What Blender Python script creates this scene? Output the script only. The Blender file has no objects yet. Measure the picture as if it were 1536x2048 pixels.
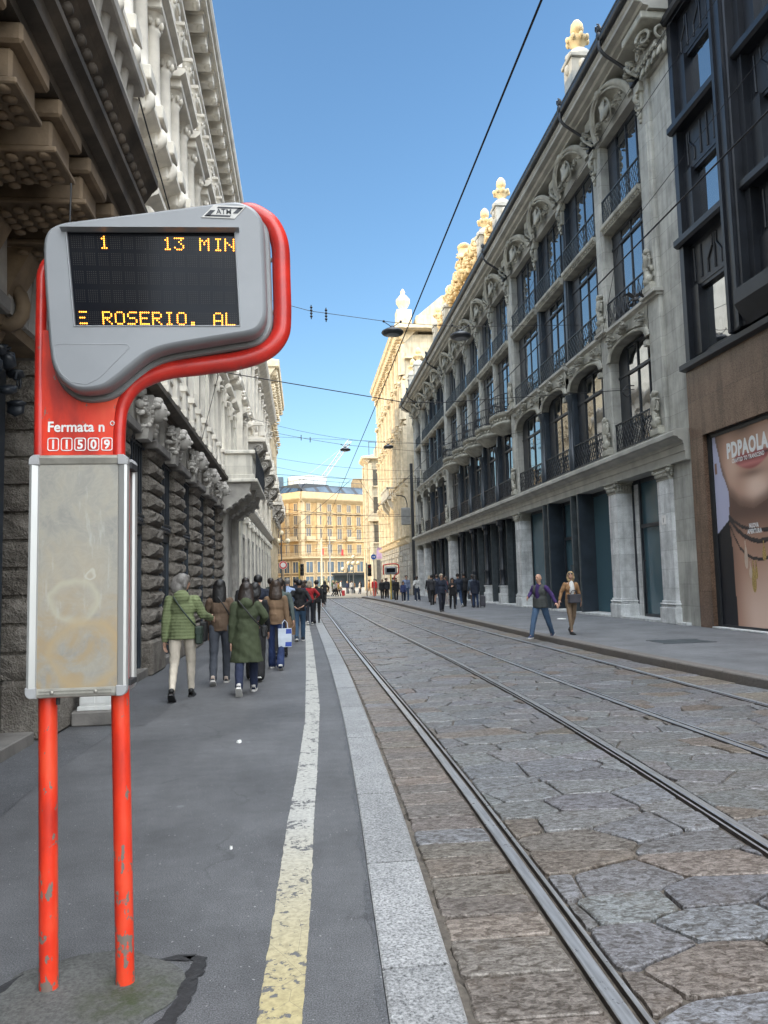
import bpy, bmesh, math, random
from mathutils import Vector, Matrix, noise as mnoise
R=math.radians; PI=math.pi; sin=math.sin; cos=math.cos
random.seed(7)
S=bpy.context.scene; COL=S.collection
# ------------------------------------------------------------------ camera, sky, sun, exposure
CAMZ=1.55
cd=bpy.data.cameras.new("camera"); cam=bpy.data.objects.new("camera",cd); COL.objects.link(cam); S.camera=cam
cd.sensor_fit='VERTICAL'; cd.sensor_height=36; cd.lens=36*1538/2048; cd.clip_start=.05; cd.clip_end=3000
_yaw,_pit,_rol=R(6.0406),R(5.0921),R(1.4)
_f=Vector((sin(_yaw)*cos(_pit),cos(_yaw)*cos(_pit),sin(_pit))); _r=Vector((cos(_yaw),-sin(_yaw),0)); _u=_r.cross(_f)
_r2=_r*cos(_rol)-_u*sin(_rol); _u2=_u*cos(_rol)+_r*sin(_rol)
cam.matrix_world=Matrix((( _r2.x,_u2.x,-_f.x,0),(_r2.y,_u2.y,-_f.y,0),(_r2.z,_u2.z,-_f.z,CAMZ),(0,0,0,1)))
SUN_EL,SUN_AZ=R(12),R(-106)          # azimuth measured clockwise from +Y: the sun stands left and a little behind
w=bpy.data.worlds.new("World"); S.world=w; w.use_nodes=True
nt=w.node_tree; nt.nodes.clear()
sky=nt.nodes.new('ShaderNodeTexSky'); sky.sky_type='NISHITA'; sky.sun_disc=False
sky.sun_elevation=SUN_EL; sky.sun_rotation=SUN_AZ; sky.air_density=1.0; sky.dust_density=.6; sky.ozone_density=2.2
bg=nt.nodes.new('ShaderNodeBackground'); bg.inputs[1].default_value=.15
ow=nt.nodes.new('ShaderNodeOutputWorld')
hs_=nt.nodes.new('ShaderNodeHueSaturation'); hs_.inputs['Saturation'].default_value=1.1; hs_.inputs['Value'].default_value=1.22; nt.links.new(sky.outputs[0],hs_.inputs['Color'])
# unseen bright cloud added overhead and behind, as fill for the shaded street
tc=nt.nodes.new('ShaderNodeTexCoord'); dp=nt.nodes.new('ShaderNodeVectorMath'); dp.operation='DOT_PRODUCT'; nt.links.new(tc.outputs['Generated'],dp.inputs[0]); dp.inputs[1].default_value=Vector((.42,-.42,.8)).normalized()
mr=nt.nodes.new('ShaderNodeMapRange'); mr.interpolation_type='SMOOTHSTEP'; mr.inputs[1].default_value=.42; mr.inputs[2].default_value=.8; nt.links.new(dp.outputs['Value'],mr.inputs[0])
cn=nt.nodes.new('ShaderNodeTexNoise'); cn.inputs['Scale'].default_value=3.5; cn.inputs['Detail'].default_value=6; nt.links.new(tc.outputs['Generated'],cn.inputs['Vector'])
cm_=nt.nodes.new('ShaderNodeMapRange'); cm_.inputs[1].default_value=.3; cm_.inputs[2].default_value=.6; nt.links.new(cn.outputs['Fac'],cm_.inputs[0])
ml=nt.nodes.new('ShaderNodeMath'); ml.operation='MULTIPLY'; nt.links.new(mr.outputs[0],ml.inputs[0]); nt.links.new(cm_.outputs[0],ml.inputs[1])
FILL_CLOUD=34.0
mx_=nt.nodes.new('ShaderNodeMix'); mx_.data_type='RGBA'; nt.links.new(ml.outputs[0],mx_.inputs[0]); nt.links.new(hs_.outputs[0],mx_.inputs[6]); mx_.inputs[7].default_value=(FILL_CLOUD*.93,FILL_CLOUD*.97,FILL_CLOUD,1)
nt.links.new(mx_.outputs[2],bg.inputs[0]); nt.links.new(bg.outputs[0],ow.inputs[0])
sd=bpy.data.lights.new("sun",'SUN'); sd.energy=2.0; sd.angle=R(.53); sd.color=(1,.82,.56)
so=bpy.data.objects.new("sun",sd); COL.objects.link(so); so.location=(-40,-10,40)
so.rotation_euler=Vector((sin(SUN_AZ)*cos(SUN_EL),cos(SUN_AZ)*cos(SUN_EL),sin(SUN_EL))).to_track_quat('Z','Y').to_euler()
S.view_settings.view_transform='Standard'; S.view_settings.look='None'; S.view_settings.gamma=1
S.view_settings.exposure=0.95
S.render.engine='CYCLES'; S.cycles.use_denoising=True; S.cycles.max_bounces=7; S.cycles.diffuse_bounces=4; S.cycles.glossy_bounces=3
S.cycles.caustics_reflective=False; S.cycles.caustics_refractive=False; S.cycles.sample_clamp_indirect=6

# ------------------------------------------------------------------ materials
MAT={}
def nodes(name):
    m=bpy.data.materials.new(name); m.use_nodes=True; t=m.node_tree
    b=t.nodes['Principled BSDF']; MAT[name]=m
    return m,t,b
def nd(t,ty,**k):
    n=t.nodes.new(ty)
    for a,v in k.items(): setattr(n,a,v)
    return n
def rgb(c): return (c[0],c[1],c[2],1)
def noise_n(t,vec,scale,detail=5,rough=.55,dist=0):
    n=nd(t,'ShaderNodeTexNoise'); n.inputs['Scale'].default_value=scale; n.inputs['Detail'].default_value=detail
    n.inputs['Roughness'].default_value=rough; n.inputs['Distortion'].default_value=dist
    if vec is not None: t.links.new(vec,n.inputs['Vector'])
    return n.outputs['Fac']
def ramp(t,fac,stops,interp='LINEAR'):
    r=nd(t,'ShaderNodeValToRGB'); e=r.color_ramp; e.interpolation=interp
    while len(e.elements)<len(stops): e.elements.new(.5)
    for el,(p,c) in zip(e.elements,stops):
        el.position=p; el.color=rgb(c) if hasattr(c,'__len__') else (c,c,c,1)
    t.links.new(fac,r.inputs[0]); return r.outputs[0]
def mixc(t,fac,a,b,mode='MIX'):
    m=nd(t,'ShaderNodeMix',data_type='RGBA',blend_type=mode)
    for i,v in ((0,fac),(6,a),(7,b)):
        if hasattr(v,'is_output'): t.links.new(v,m.inputs[i])
        else: m.inputs[i].default_value=v if i==0 else rgb(v)
    return m.outputs[2]
def pos(t,scale=None):
    g=nd(t,'ShaderNodeNewGeometry').outputs['Position']
    if scale:
        mp=nd(t,'ShaderNodeMapping'); mp.inputs['Scale'].default_value=scale; t.links.new(g,mp.inputs[0]); return mp.outputs[0]
    return g
def bump(t,b,h,strength=.3,dist=.02,prev=None):
    n=nd(t,'ShaderNodeBump'); n.inputs['Strength'].default_value=strength; n.inputs['Distance'].default_value=dist
    t.links.new(h,n.inputs['Height'])
    if prev: t.links.new(prev,n.inputs['Normal'])
    t.links.new(n.outputs[0],b.inputs['Normal']); return n.outputs[0]
def M(name,col,rough=.6,var=.2,scale=2.5,bmp=0,bscale=25,metal=0,col2=None,ior=None,stretch=None,bdist=.01,attr=False,lo=.35,hi=.65):
    m,t,b=nodes(name); p=pos(t,stretch)
    n=noise_n(t,p,scale,6)
    a=col2 if col2 else tuple(c*(1+var) for c in col); c0=col if col2 else tuple(c*(1-var) for c in col)
    c=ramp(t,n,[(lo,c0),(hi,a)])
    if attr:
        at=nd(t,'ShaderNodeAttribute',attribute_name='Col'); c=mixc(t,1.0,c,at.outputs['Color'],'MULTIPLY')
    t.links.new(c,b.inputs['Base Color'])
    b.inputs['Roughness'].default_value=rough; b.inputs['Metallic'].default_value=metal
    if ior: b.inputs['IOR'].default_value=ior
    if bmp: bump(t,b,noise_n(t,p,bscale,6),bmp,bdist)
    return m
def Mstone(name,col,bw=.9,bh=.42,plane='yz',rough=.75,var=.18,mort=.6,bmp=.25,speck=0,scale=1.6,bscale=30):
    """ashlar stone with thin joints, laid in a world plane"""
    m,t,b=nodes(name); g=pos(t); sp=nd(t,'ShaderNodeSeparateXYZ'); t.links.new(g,sp.inputs[0])
    cb=nd(t,'ShaderNodeCombineXYZ')
    if plane=='yz':
        ad=nd(t,'ShaderNodeMath',operation='ADD'); t.links.new(sp.outputs[0],ad.inputs[0]); t.links.new(sp.outputs[1],ad.inputs[1])
        t.links.new(ad.outputs[0],cb.inputs[0]); t.links.new(sp.outputs[2],cb.inputs[1])
    else:
        t.links.new(sp.outputs[0],cb.inputs[0]); t.links.new(sp.outputs[2],cb.inputs[1])
    br=nd(t,'ShaderNodeTexBrick'); t.links.new(cb.outputs[0],br.inputs['Vector'])
    br.inputs['Scale'].default_value=1; br.inputs['Brick Width'].default_value=bw; br.inputs['Row Height'].default_value=bh
    br.inputs['Mortar Size'].default_value=.006; br.inputs['Mortar Smooth'].default_value=.2; br.inputs['Bias'].default_value=0
    br.inputs['Color1'].default_value=rgb(tuple(c*.9 for c in col)); br.inputs['Color2'].default_value=rgb(tuple(c*1.1 for c in col))
    br.inputs['Mortar'].default_value=rgb(tuple(c*mort for c in col))
    n=noise_n(t,g,scale,7,.62); dirt=ramp(t,n,[(.3,1-var*1.6),(.62,1+var*.5)])
    c=mixc(t,1.0,br.outputs['Color'],dirt,'MULTIPLY')
    st=noise_n(t,pos(t,(3,3,.35)),1.4,5); c=mixc(t,1.0,c,ramp(t,st,[(.34,.72),(.55,1.02)]),'MULTIPLY')
    if speck:
        c=mixc(t,1.0,c,ramp(t,noise_n(t,g,90,2),[(.4,1-speck),(.6,1+speck)]),'MULTIPLY')
    t.links.new(c,b.inputs['Base Color']); b.inputs['Roughness'].default_value=rough
    h=nd(t,'ShaderNodeMath',operation='MULTIPLY_ADD'); t.links.new(br.outputs['Fac'],h.inputs[0]); h.inputs[1].default_value=-.8
    t.links.new(noise_n(t,g,bscale,5),h.inputs[2]); bump(t,b,h.outputs[0],bmp,.012)
    return m
def Memit(name,col,s):
    m,t,b=nodes(name); b.inputs['Base Color'].default_value=rgb(col); b.inputs['Emission Color'].default_value=rgb(col); b.inputs['Emission Strength'].default_value=s
    return m
def Mvcol(name,rough=.5,bmp=0,bscale=40):
    m,t,b=nodes(name); at=nd(t,'ShaderNodeAttribute',attribute_name='Col'); t.links.new(at.outputs['Color'],b.inputs['Base Color'])
    b.inputs['Roughness'].default_value=rough
    if bmp: bump(t,b,noise_n(t,pos(t),bscale),bmp,.01)
    return m

# ------------------------------------------------------------------ mesh builder
def vround(p): return (p[0],p[1],p[2])
class MB:
    """collects shapes; T maps the authoring coordinates to world ones"""
    def __init__(s,T=None): s.v=[];s.f=[];s.mi=[];s.sm=[];s.T=T;s.c=[];s.cur=(1,1,1,1);s.mat=0
    def add(s,vs,fs,smooth=False):
        o=len(s.v); T=s.T
        s.v+= [T(*p) for p in vs] if T else [tuple(p) for p in vs]
        for f in fs: s.f.append(tuple(o+i for i in f)); s.mi.append(s.mat); s.sm.append(smooth); s.c.append(s.cur)
        return s
    def box(s,a0,a1,b0,b1,c0,c1,bev=0):
        if bev:
            e=min(bev,(a1-a0)*.45,(b1-b0)*.45,(c1-c0)*.45)
            vs=[]
            for x,sx in ((a0,1),(a1,-1)):
                for y,sy in ((b0,1),(b1,-1)):
                    for z,sz in ((c0,1),(c1,-1)):
                        vs+=[(x+sx*e,y+sy*e,z),(x+sx*e,y,z+sz*e),(x,y+sy*e,z+sz*e)]
            i=lambda x,y,z,k:((x*2+y)*2+z)*3+k
            fs=[]
            for z in (0,1): fs.append((i(0,0,z,0),i(1,0,z,0),i(1,1,z,0),i(0,1,z,0)))
            for y in (0,1): fs.append((i(0,y,0,1),i(1,y,0,1),i(1,y,1,1),i(0,y,1,1)))
            for x in (0,1): fs.append((i(x,0,0,2),i(x,1,0,2),i(x,1,1,2),i(x,0,1,2)))
            for y in (0,1):
                for z in (0,1): fs.append((i(0,y,z,0),i(1,y,z,0),i(1,y,z,1),i(0,y,z,1)))
            for x in (0,1):
                for z in (0,1): fs.append((i(x,0,z,0),i(x,1,z,0),i(x,1,z,2),i(x,0,z,2)))
            for x in (0,1):
                for y in (0,1): fs.append((i(x,y,0,1),i(x,y,1,1),i(x,y,1,2),i(x,y,0,2)))
            for x in (0,1):
                for y in (0,1):
                    for z in (0,1): fs.append((i(x,y,z,0),i(x,y,z,1),i(x,y,z,2)))
            return s.add(vs,fs)
        vs=[(x,y,z) for x in (a0,a1) for y in (b0,b1) for z in (c0,c1)]
        return s.add(vs,[(0,1,3,2),(4,6,7,5),(0,4,5,1),(2,3,7,6),(0,2,6,4),(1,5,7,3)])
    def quad(s,*p): return s.add(p,[tuple(range(len(p)))])
    def loft(s,rings,closed=True,caps=True,smooth=True):
        n=len(rings[0]); vs=[p for r in rings for p in r]; fs=[]
        for i in range(len(rings)-1):
            for j in range(n if closed else n-1):
                k=(j+1)%n; fs.append((i*n+j,i*n+k,(i+1)*n+k,(i+1)*n+j))
        s.add(vs,fs,smooth)
        if caps and closed:
            s.add(rings[0],[tuple(range(n))[::-1]]); s.add(rings[-1],[tuple(range(n))])
        return s
    def lathe(s,cx,cy,prof,n=16,a0=0,a1=2*PI,smooth=True,caps=True,sx=1,sy=1):
        full=abs(a1-a0-2*PI)<1e-6; m=n if full else n+1
        rings=[[(cx+r*sx*cos(a0+(a1-a0)*j/n),cy+r*sy*sin(a0+(a1-a0)*j/n),z) for j in range(m)] for r,z in prof]
        return s.loft(rings,full,caps and full,smooth)
    def tube(s,pts,r,n=8,closed=False,smooth=True,caps=True):
        P=[Vector(p) for p in pts]; N=len(P); rr=r if hasattr(r,'__len__') else [r]*N
        rings=[]; up=None
        for i in range(N):
            a=P[(i-1)%N] if (closed or i>0) else P[i]; b=P[(i+1)%N] if (closed or i<N-1) else P[i]
            d=(b-a); d=d.normalized() if d.length>1e-9 else Vector((0,0,1))
            if up is None: up=Vector((0,0,1)) if abs(d.z)<.9 else Vector((0,1,0))
            x=d.cross(up); x=x.normalized() if x.length>1e-6 else d.orthogonal().normalized(); up=x.cross(d).normalized()
            rings.append([tuple(P[i]+(x*cos(2*PI*j/n)+up*sin(2*PI*j/n))*rr[i]) for j in range(n)])
        if closed: rings.append(rings[0])
        return s.loft(rings,True,caps and not closed,smooth)
    def ell(s,c,r,rot=None,n=10,m=7):
        vs=[];fs=[]
        for i in range(m+1):
            th=PI*i/m
            for j in range(n):
                ph=2*PI*j/n; p=Vector((r[0]*sin(th)*cos(ph),r[1]*sin(th)*sin(ph),r[2]*cos(th)))
                if rot: p=rot@p
                vs.append((p.x+c[0],p.y+c[1],p.z+c[2]))
        for i in range(m):
            for j in range(n):
                k=(j+1)%n; fs.append((i*n+j,(i+1)*n+j,(i+1)*n+k,i*n+k))
        return s.add(vs,fs,True)
    def cap(s,p0,p1,r0,r1,n=10,fl=(1,1)):
        """tapered capsule"""
        a=Vector(p0);b=Vector(p1);d=b-a;L=d.length or 1e-4;d/=L
        x=d.orthogonal().normalized()
        if abs(d.z)>.7: x=Vector((1,0,0)); x=(x-d*x.dot(d)).normalized()
        y=d.cross(x); rings=[]
        for k in (0,1,2): t=PI/2*(1-k/3); rings.append((a-d*r0*sin(t),max(r0*cos(t),r0*.05)))
        rings.append((a,r0)); rings.append((b,r1))
        for k in (1,2,3): t=PI/2*k/3; rings.append((b+d*r1*sin(t),max(r1*cos(t),r1*.05)))
        return s.loft([[tuple(c+(x*cos(2*PI*j/n)*fl[0]+y*sin(2*PI*j/n)*fl[1])*q) for j in range(n)] for c,q in rings])
    def extr(s,prof,u0,u1,smooth=False,caps=True):
        """profile [(v,z)] extruded along the first axis"""
        return s.loft([[(u,v,z) for v,z in prof] for u in (u0,u1)],True,caps,smooth)
    def mesh(s,name,mats,off=(0,0,0),vcol=False):
        me=bpy.data.meshes.new(name)
        me.from_pydata([(x-off[0],y-off[1],z-off[2]) for x,y,z in s.v],[],s.f)
        for m in (mats if isinstance(mats,(list,tuple)) else [mats]): me.materials.append(MAT[m])
        me.polygons.foreach_set('material_index',s.mi); me.polygons.foreach_set('use_smooth',s.sm)
        if vcol:
            ca=me.color_attributes.new('Col','FLOAT_COLOR','CORNER'); buf=[]
            for p,c in zip(me.polygons,s.c): buf+=list(c)*p.loop_total
            ca.data.foreach_set('color',buf)
        me.update(); return me
    def build(s,name,mats,parent=None,vcol=False,fix=True):
        off=wloc(parent) if parent else (0,0,0)
        me=s.mesh(name,mats,off,vcol)
        if fix:
            b=bmesh.new(); b.from_mesh(me); bmesh.ops.recalc_face_normals(b,faces=b.faces); b.to_mesh(me); b.free()
        return link(name,me,parent)
def wloc(o):
    v=Vector((0,0,0))
    while o: v+=o.location; o=o.parent
    return v
def link(name,me,parent=None,loc=(0,0,0),rz=0,sc=None):
    o=bpy.data.objects.new(name,me); COL.objects.link(o); o.parent=parent; o.location=loc; o.rotation_euler=(0,0,rz)
    if sc: o.scale=sc
    return o
def tag(o,label=None,cat=None,group=None,kind=None):
    for k,v in (('label',label),('category',cat),('group',group),('kind',kind)):
        if v: o[k]=v
    return o
def thing(name,label,cat,loc=(0,0,0),rz=0,group=None):
    return tag(link(name,None,None,loc,rz),label,cat,group)
def put(name,me,parent,w,rz=0,sc=None):
    """link a shared mesh at a world place under an unrotated parent"""
    return link(name,me,parent,Vector(w)-wloc(parent),rz,sc)
def text(mb,s,x,z,h,sx=1,y=0,bold=0,ext=.002,align='LEFT',sp=1,tf=None,res=3):
    """upright lettering facing -Y; tf maps (x,z) offsets to authoring coordinates"""
    cu=bpy.data.curves.new('letters','FONT'); cu.body=s; cu.size=1; cu.offset=bold; cu.extrude=0; cu.align_x=align; cu.resolution_u=res; cu.space_character=sp
    o=bpy.data.objects.new('letters',cu); COL.objects.link(o)
    dg=bpy.context.evaluated_depsgraph_get(); me=bpy.data.meshes.new_from_object(o.evaluated_get(dg))
    k=h/.69
    P=[(v.co.x*k*sx,v.co.y*k) for v in me.vertices]
    tf=tf or (lambda a,b:(x+a,y,z+b))
    mb.add([tf(a,b) for a,b in P],[tuple(p.vertices) for p in me.polygons])
    bpy.data.objects.remove(o); bpy.data.curves.remove(cu); bpy.data.meshes.remove(me)
def interp(pts,y):
    if y<=pts[0][1]: a,b=pts[0],pts[1]
    elif y>=pts[-1][1]: a,b=pts[-2],pts[-1]
    else:
        for a,b in zip(pts,pts[1:]):
            if a[1]<=y<=b[1]: break
    t=(y-a[1])/(b[1]-a[1]); return a[0]+(b[0]-a[0])*t
def smoothcurve(pts,y):
    return sum(interp(pts,y+d)*wt for d,wt in ((-1.2,.25),(0,.5),(1.2,.25)))
def spline(P,n=6,closed=True):
    out=[];N=len(P)
    for i in range(N if closed else N-1):
        p=[Vector(P[(i+k)%N] if closed else P[min(max(i+k,0),N-1)]) for k in (-1,0,1,2)]
        for j in range(n):
            t=j/n; out.append(tuple(.5*((2*p[1])+(p[2]-p[0])*t+(2*p[0]-5*p[1]+4*p[2]-p[3])*t*t+(3*p[1]-p[0]-3*p[2]+p[3])*t**3)))
    if not closed: out.append(tuple(P[-1]))
    return out
# ------------------------------------------------------------------ street materials
def mat_asphalt(name,col,warm=.0):
    m,t,b=nodes(name); g=pos(t)
    c=ramp(t,noise_n(t,g,.9,6),[(.3,tuple(x*.7 for x in col)),(.7,tuple(x*1.22 for x in col))]); c=mixc(t,1.0,c,ramp(t,noise_n(t,g,7,6,.7),[(.3,.82),(.7,1.14)]),'MULTIPLY')
    c=mixc(t,1.0,c,ramp(t,noise_n(t,g,160,2,.7),[(.36,.45),(.5,1),(.66,1.7)]),'MULTIPLY')
    sp=noise_n(t,g,48,1); c=mixc(t,ramp(t,sp,[(.735,0),(.75,.75)]),c,(.38,.38,.37))
    v=nd(t,'ShaderNodeTexVoronoi'); v.inputs['Scale'].default_value=2.2; t.links.new(g,v.inputs['Vector'])
    gum=ramp(t,v.outputs['Distance'],[(.055,1),(.075,0)]); msk=nd(t,'ShaderNodeMath',operation='MULTIPLY'); t.links.new(gum,msk.inputs[0])
    t.links.new(ramp(t,noise_n(t,g,1.7,2),[(.5,0),(.56,.55)]),msk.inputs[1])
    c=mixc(t,msk.outputs[0],c,(.2,.21,.215))
    wv=nd(t,'ShaderNodeVectorMath',operation='MULTIPLY_ADD'); nn=nd(t,'ShaderNodeTexNoise'); nn.inputs['Scale'].default_value=2.2; nn.inputs['Detail'].default_value=7; t.links.new(g,nn.inputs['Vector']); t.links.new(nn.outputs['Color'],wv.inputs[0]); wv.inputs[1].default_value=(.7,.7,0); t.links.new(g,wv.inputs[2])
    ck=nd(t,'ShaderNodeTexVoronoi',feature='DISTANCE_TO_EDGE'); ck.inputs['Scale'].default_value=.42; t.links.new(wv.outputs[0],ck.inputs['Vector'])
    cm2=nd(t,'ShaderNodeMath',operation='MULTIPLY'); t.links.new(ramp(t,ck.outputs['Distance'],[(.002,.5),(.0045,0)]),cm2.inputs[0]); t.links.new(ramp(t,noise_n(t,g,.8,2),[(.5,0),(.55,1)]),cm2.inputs[1])
    c=mixc(t,cm2.outputs[0],c,(.035,.035,.036))
    t.links.new(c,b.inputs['Base Color']); b.inputs['Roughness'].default_value=.62
    bump(t,b,noise_n(t,g,190,3,.7),.5,.004); return m
mat_asphalt('asphalt',(.105,.106,.111)); mat_asphalt('asphalt_dark',(.085,.087,.093)); mat_asphalt('asphalt_right',(.15,.155,.165))
m,t,b=nodes('kerb_granite'); g=pos(t)
c=ramp(t,noise_n(t,g,75,3,.75),[(.33,(.05,.05,.05)),(.45,(.23,.23,.23)),(.6,(.39,.39,.39)),(.72,(.56,.56,.56))])
c=mixc(t,1.0,c,ramp(t,noise_n(t,g,3,5),[(.3,.8),(.7,1.1)]),'MULTIPLY')
at=nd(t,'ShaderNodeAttribute',attribute_name='Col'); c=mixc(t,1.0,c,at.outputs['Color'],'MULTIPLY')
t.links.new(c,b.inputs['Base Color']); b.inputs['Roughness'].default_value=.5; bump(t,b,noise_n(t,g,70,4),.35,.004)
m,t,b=nodes('kerb_dark'); g=pos(t)
c=ramp(t,noise_n(t,g,60,3,.7),[(.35,(.09,.082,.075)),(.6,(.2,.18,.165))]); t.links.new(c,b.inputs['Base Color']); b.inputs['Roughness'].default_value=.7; bump(t,b,noise_n(t,g,25,4),.4,.01)
# road stones: tooled porphyry and gneiss slabs, brown in the wear, with a worn shine
m,t,b=nodes('road_stone'); g=pos(t); at=nd(t,'ShaderNodeAttribute',attribute_name='Col')
n1=noise_n(t,g,3.2,6,.6); n2=noise_n(t,pos(t,(1,1.7,1)),24,6,.7,.8); n3=noise_n(t,g,110,3,.7)
c=mixc(t,ramp(t,n2,[(.4,0),(.6,1)]),(.058,.051,.045),(.235,.238,.245))
c=mixc(t,ramp(t,n1,[(.52,0),(.78,.42)]),c,(.125,.097,.072))
c=mixc(t,1.0,c,ramp(t,n3,[(.3,.62),(.7,1.4)]),'MULTIPLY'); c=mixc(t,1.0,c,at.outputs['Color'],'MULTIPLY')
t.links.new(c,b.inputs['Base Color'])
t.links.new(ramp(t,n2,[(.35,.5),(.62,.3)]),b.inputs['Roughness'])
h=nd(t,'ShaderNodeMath',operation='MULTIPLY_ADD'); t.links.new(n2,h.inputs[0]); h.inputs[1].default_value=1.0
n4=noise_n(t,g,6,3); t.links.new(n4,h.inputs[2]); bump(t,b,h.outputs[0],.7,.014)
M('road_joint',(.105,.088,.072),.9,.4,9,.6,60,bdist=.01)
M('mud',(.1,.085,.07),.9,.35,14,.8,40,bdist=.01)
M('ground_far',(.32,.28,.22),.8,.15,.4,.3,30)
m,t,b=nodes('rail_steel'); g=pos(t)
c=ramp(t,noise_n(t,pos(t,(30,1.2,1)),2,4),[(.3,(.36,.36,.37)),(.7,(.6,.6,.61))]); t.links.new(c,b.inputs['Base Color']); b.inputs['Metallic'].default_value=.7
t.links.new(ramp(t,noise_n(t,g,25,4),[(.3,.26),(.7,.42)]),b.inputs['Roughness'])
M('rail_rust',(.05,.04,.034),.7,.4,12,.3,60)
m,t,b=nodes('line_paint'); g=pos(t); sp=nd(t,'ShaderNodeSeparateXYZ'); t.links.new(g,sp.inputs[0])
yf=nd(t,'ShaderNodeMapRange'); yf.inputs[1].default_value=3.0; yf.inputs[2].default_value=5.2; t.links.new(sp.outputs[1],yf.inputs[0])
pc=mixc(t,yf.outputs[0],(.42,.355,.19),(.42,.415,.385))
pc=mixc(t,1.0,pc,ramp(t,noise_n(t,g,35,4,.7),[(.3,.7),(.6,1.1)]),'MULTIPLY')
chip=noise_n(t,g,22,6,.7); thr=noise_n(t,g,3.5,3)
ad=nd(t,'ShaderNodeMath',operation='MULTIPLY_ADD'); t.links.new(thr,ad.inputs[0]); ad.inputs[1].default_value=.7; t.links.new(chip,ad.inputs[2])
br=nd(t,'ShaderNodeTexVoronoi',feature='DISTANCE_TO_EDGE'); br.inputs['Scale'].default_value=5; t.links.new(g,br.inputs['Vector'])
fac=nd(t,'ShaderNodeMath',operation='MULTIPLY'); t.links.new(ramp(t,ad.outputs[0],[(.73,0),(.765,1)]),fac.inputs[0]); t.links.new(ramp(t,br.outputs['Distance'],[(.003,.6),(.008,1)]),fac.inputs[1])
t.links.new(mixc(t,fac.outputs[0],(.12,.12,.125),pc),b.inputs['Base Color']); b.inputs['Roughness'].default_value=.6; bump(t,b,fac.outputs[0],.5,.004)

# ------------------------------------------------------------------ ground, pavements, kerbs, road
KIN=[(.24,0),(.27,2.84),(.31,4),(.35,5.1),(.38,6.5),(.43,9.2),(.46,14),(.45,20),(.42,27),(.4,40),(.4,75)]
KOUT=[(.48,0),(.55,2.8),(.6,4),(.64,5.1),(.67,7),(.71,9.2),(.76,14),(.75,20),(.7,27),(.68,40),(.68,75)]
RAILS=[[(1.1,0),(1.17,2.8),(1.2,4),(1.23,6),(1.24,8.5),(1.22,13),(1.2,20),(1.2,33),(1.17,53),(1.1,80)],
 [(2.5,0),(2.6,3),(2.67,4.4),(2.78,6.3),(2.89,9.4),(2.91,15),(2.8,22),(2.68,28),(2.64,35),(2.5,53),(2.4,80)],
 [(4.15,0),(4.05,6.5),(3.98,8.3),(3.93,11),(3.9,16),(3.9,22),(3.9,30),(3.84,43),(3.7,80)],
 [(5.6,0),(5.53,9),(5.52,12),(5.5,17),(5.35,28),(5.27,40),(5.12,60),(5,80)]]
KR=[(6.6,0),(6.3,10),(6.2,11.8),(6.08,15),(5.97,20),(5.95,31),(5.99,41),(6.02,56),(5.75,68),(5.5,72)]
ZR=-.06; ZRP=.07
def ys(a,b,d):
    n=max(1,int(round((b-a)/d))); return [a+(b-a)*i/n for i in range(n+1)]
def strip(mb,f0,f1,yy,z,z1=None):
    for a,b in zip(yy,yy[1:]): mb.quad((f0(a),a,z),(f1(a),a,z if z1 is None else z1),(f1(b),b,z if z1 is None else z1),(f0(b),b,z))
g=MB(); g.quad((-900,-700,-.2),(900,-700,-.2),(900,1500,-.2),(-900,1500,-.2)); tag(g.build('ground','ground_far'),kind='structure')
p=MB(); strip(p,lambda y:-900 if y>75 else -3.4,lambda y:900,[75,400],-.03); tag(p.build('plaza_paving','ground_far'),kind='structure')
p=MB(); strip(p,lambda y:-3.6,lambda y:smoothcurve(KIN,y)-.012,ys(-6,75,1),0); tag(p.build('left_pavement','asphalt'),kind='structure')
p=MB(); strip(p,lambda y:-3.5,lambda y:-2.0+.12*sin(y*.7)-max(0,(4.5-y))*.15,ys(4.2,9.0,.4),.004)
strip(p,lambda y:-2.95,lambda y:-1.75+.05*sin(y*2)-(y-9)*.03,ys(9.0,40,.5),.004); tag(p.build('pavement_patch','asphalt_dark'),kind='structure')
p=MB(); strip(p,lambda y:smoothcurve(KR,y)+.26,lambda y:13,ys(-6,74,1),ZRP); tag(p.build('right_pavement','asphalt_right'),kind='structure')
p=MB(); strip(p,lambda y:smoothcurve(KIN,y)-.03,lambda y:smoothcurve(KR,y)+.1,ys(-6,75,1),ZR-.022); tag(p.build('road_bed','road_joint'),kind='structure')
# kerb stones
def kerb(mb,fin,fout,top,bot,y0,y1,lo,hi,rnd):
    y=y0
    while y<y1:
        L=rnd.uniform(lo,hi); e=.0085; cc=rnd.uniform(.86,1.1); mb.cur=(cc,cc,cc,1); r=.018
        yy=ys(y+e,y+L-e,.35); rings=[]
        for q in yy:
            a,b_=fin(q),fout(q); s=1 if b_>a else -1; j=.003*sin(q*37)
            rings.append([(a,q,bot),(a,q,top-.004),(a+s*.01,q,top),(b_-s*(r+j),q,top),(b_-s*.005,q,top-r*.6),(b_,q,top-r*1.4),(b_,q,bot)])
        mb.loft(rings,False,False,False)
        for rg in (rings[0],rings[-1]): mb.add(rg,[tuple(range(7))])
        y+=L
rk=random.Random(3)
k=MB(); kerb(k,lambda y:smoothcurve(KIN,y),lambda y:smoothcurve(KOUT,y),.004,-.12,-1.35,75,1.15,2.05,rk); tag(k.build('left_kerb','kerb_granite',vcol=True),kind='structure')
k=MB(); kerb(k,lambda y:smoothcurve(KR,y)+.25,lambda y:smoothcurve(KR,y),ZRP+.004,-.14,-1,72.5,1.0,1.7,rk); tag(k.build('right_kerb','kerb_dark'),kind='structure')
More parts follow.
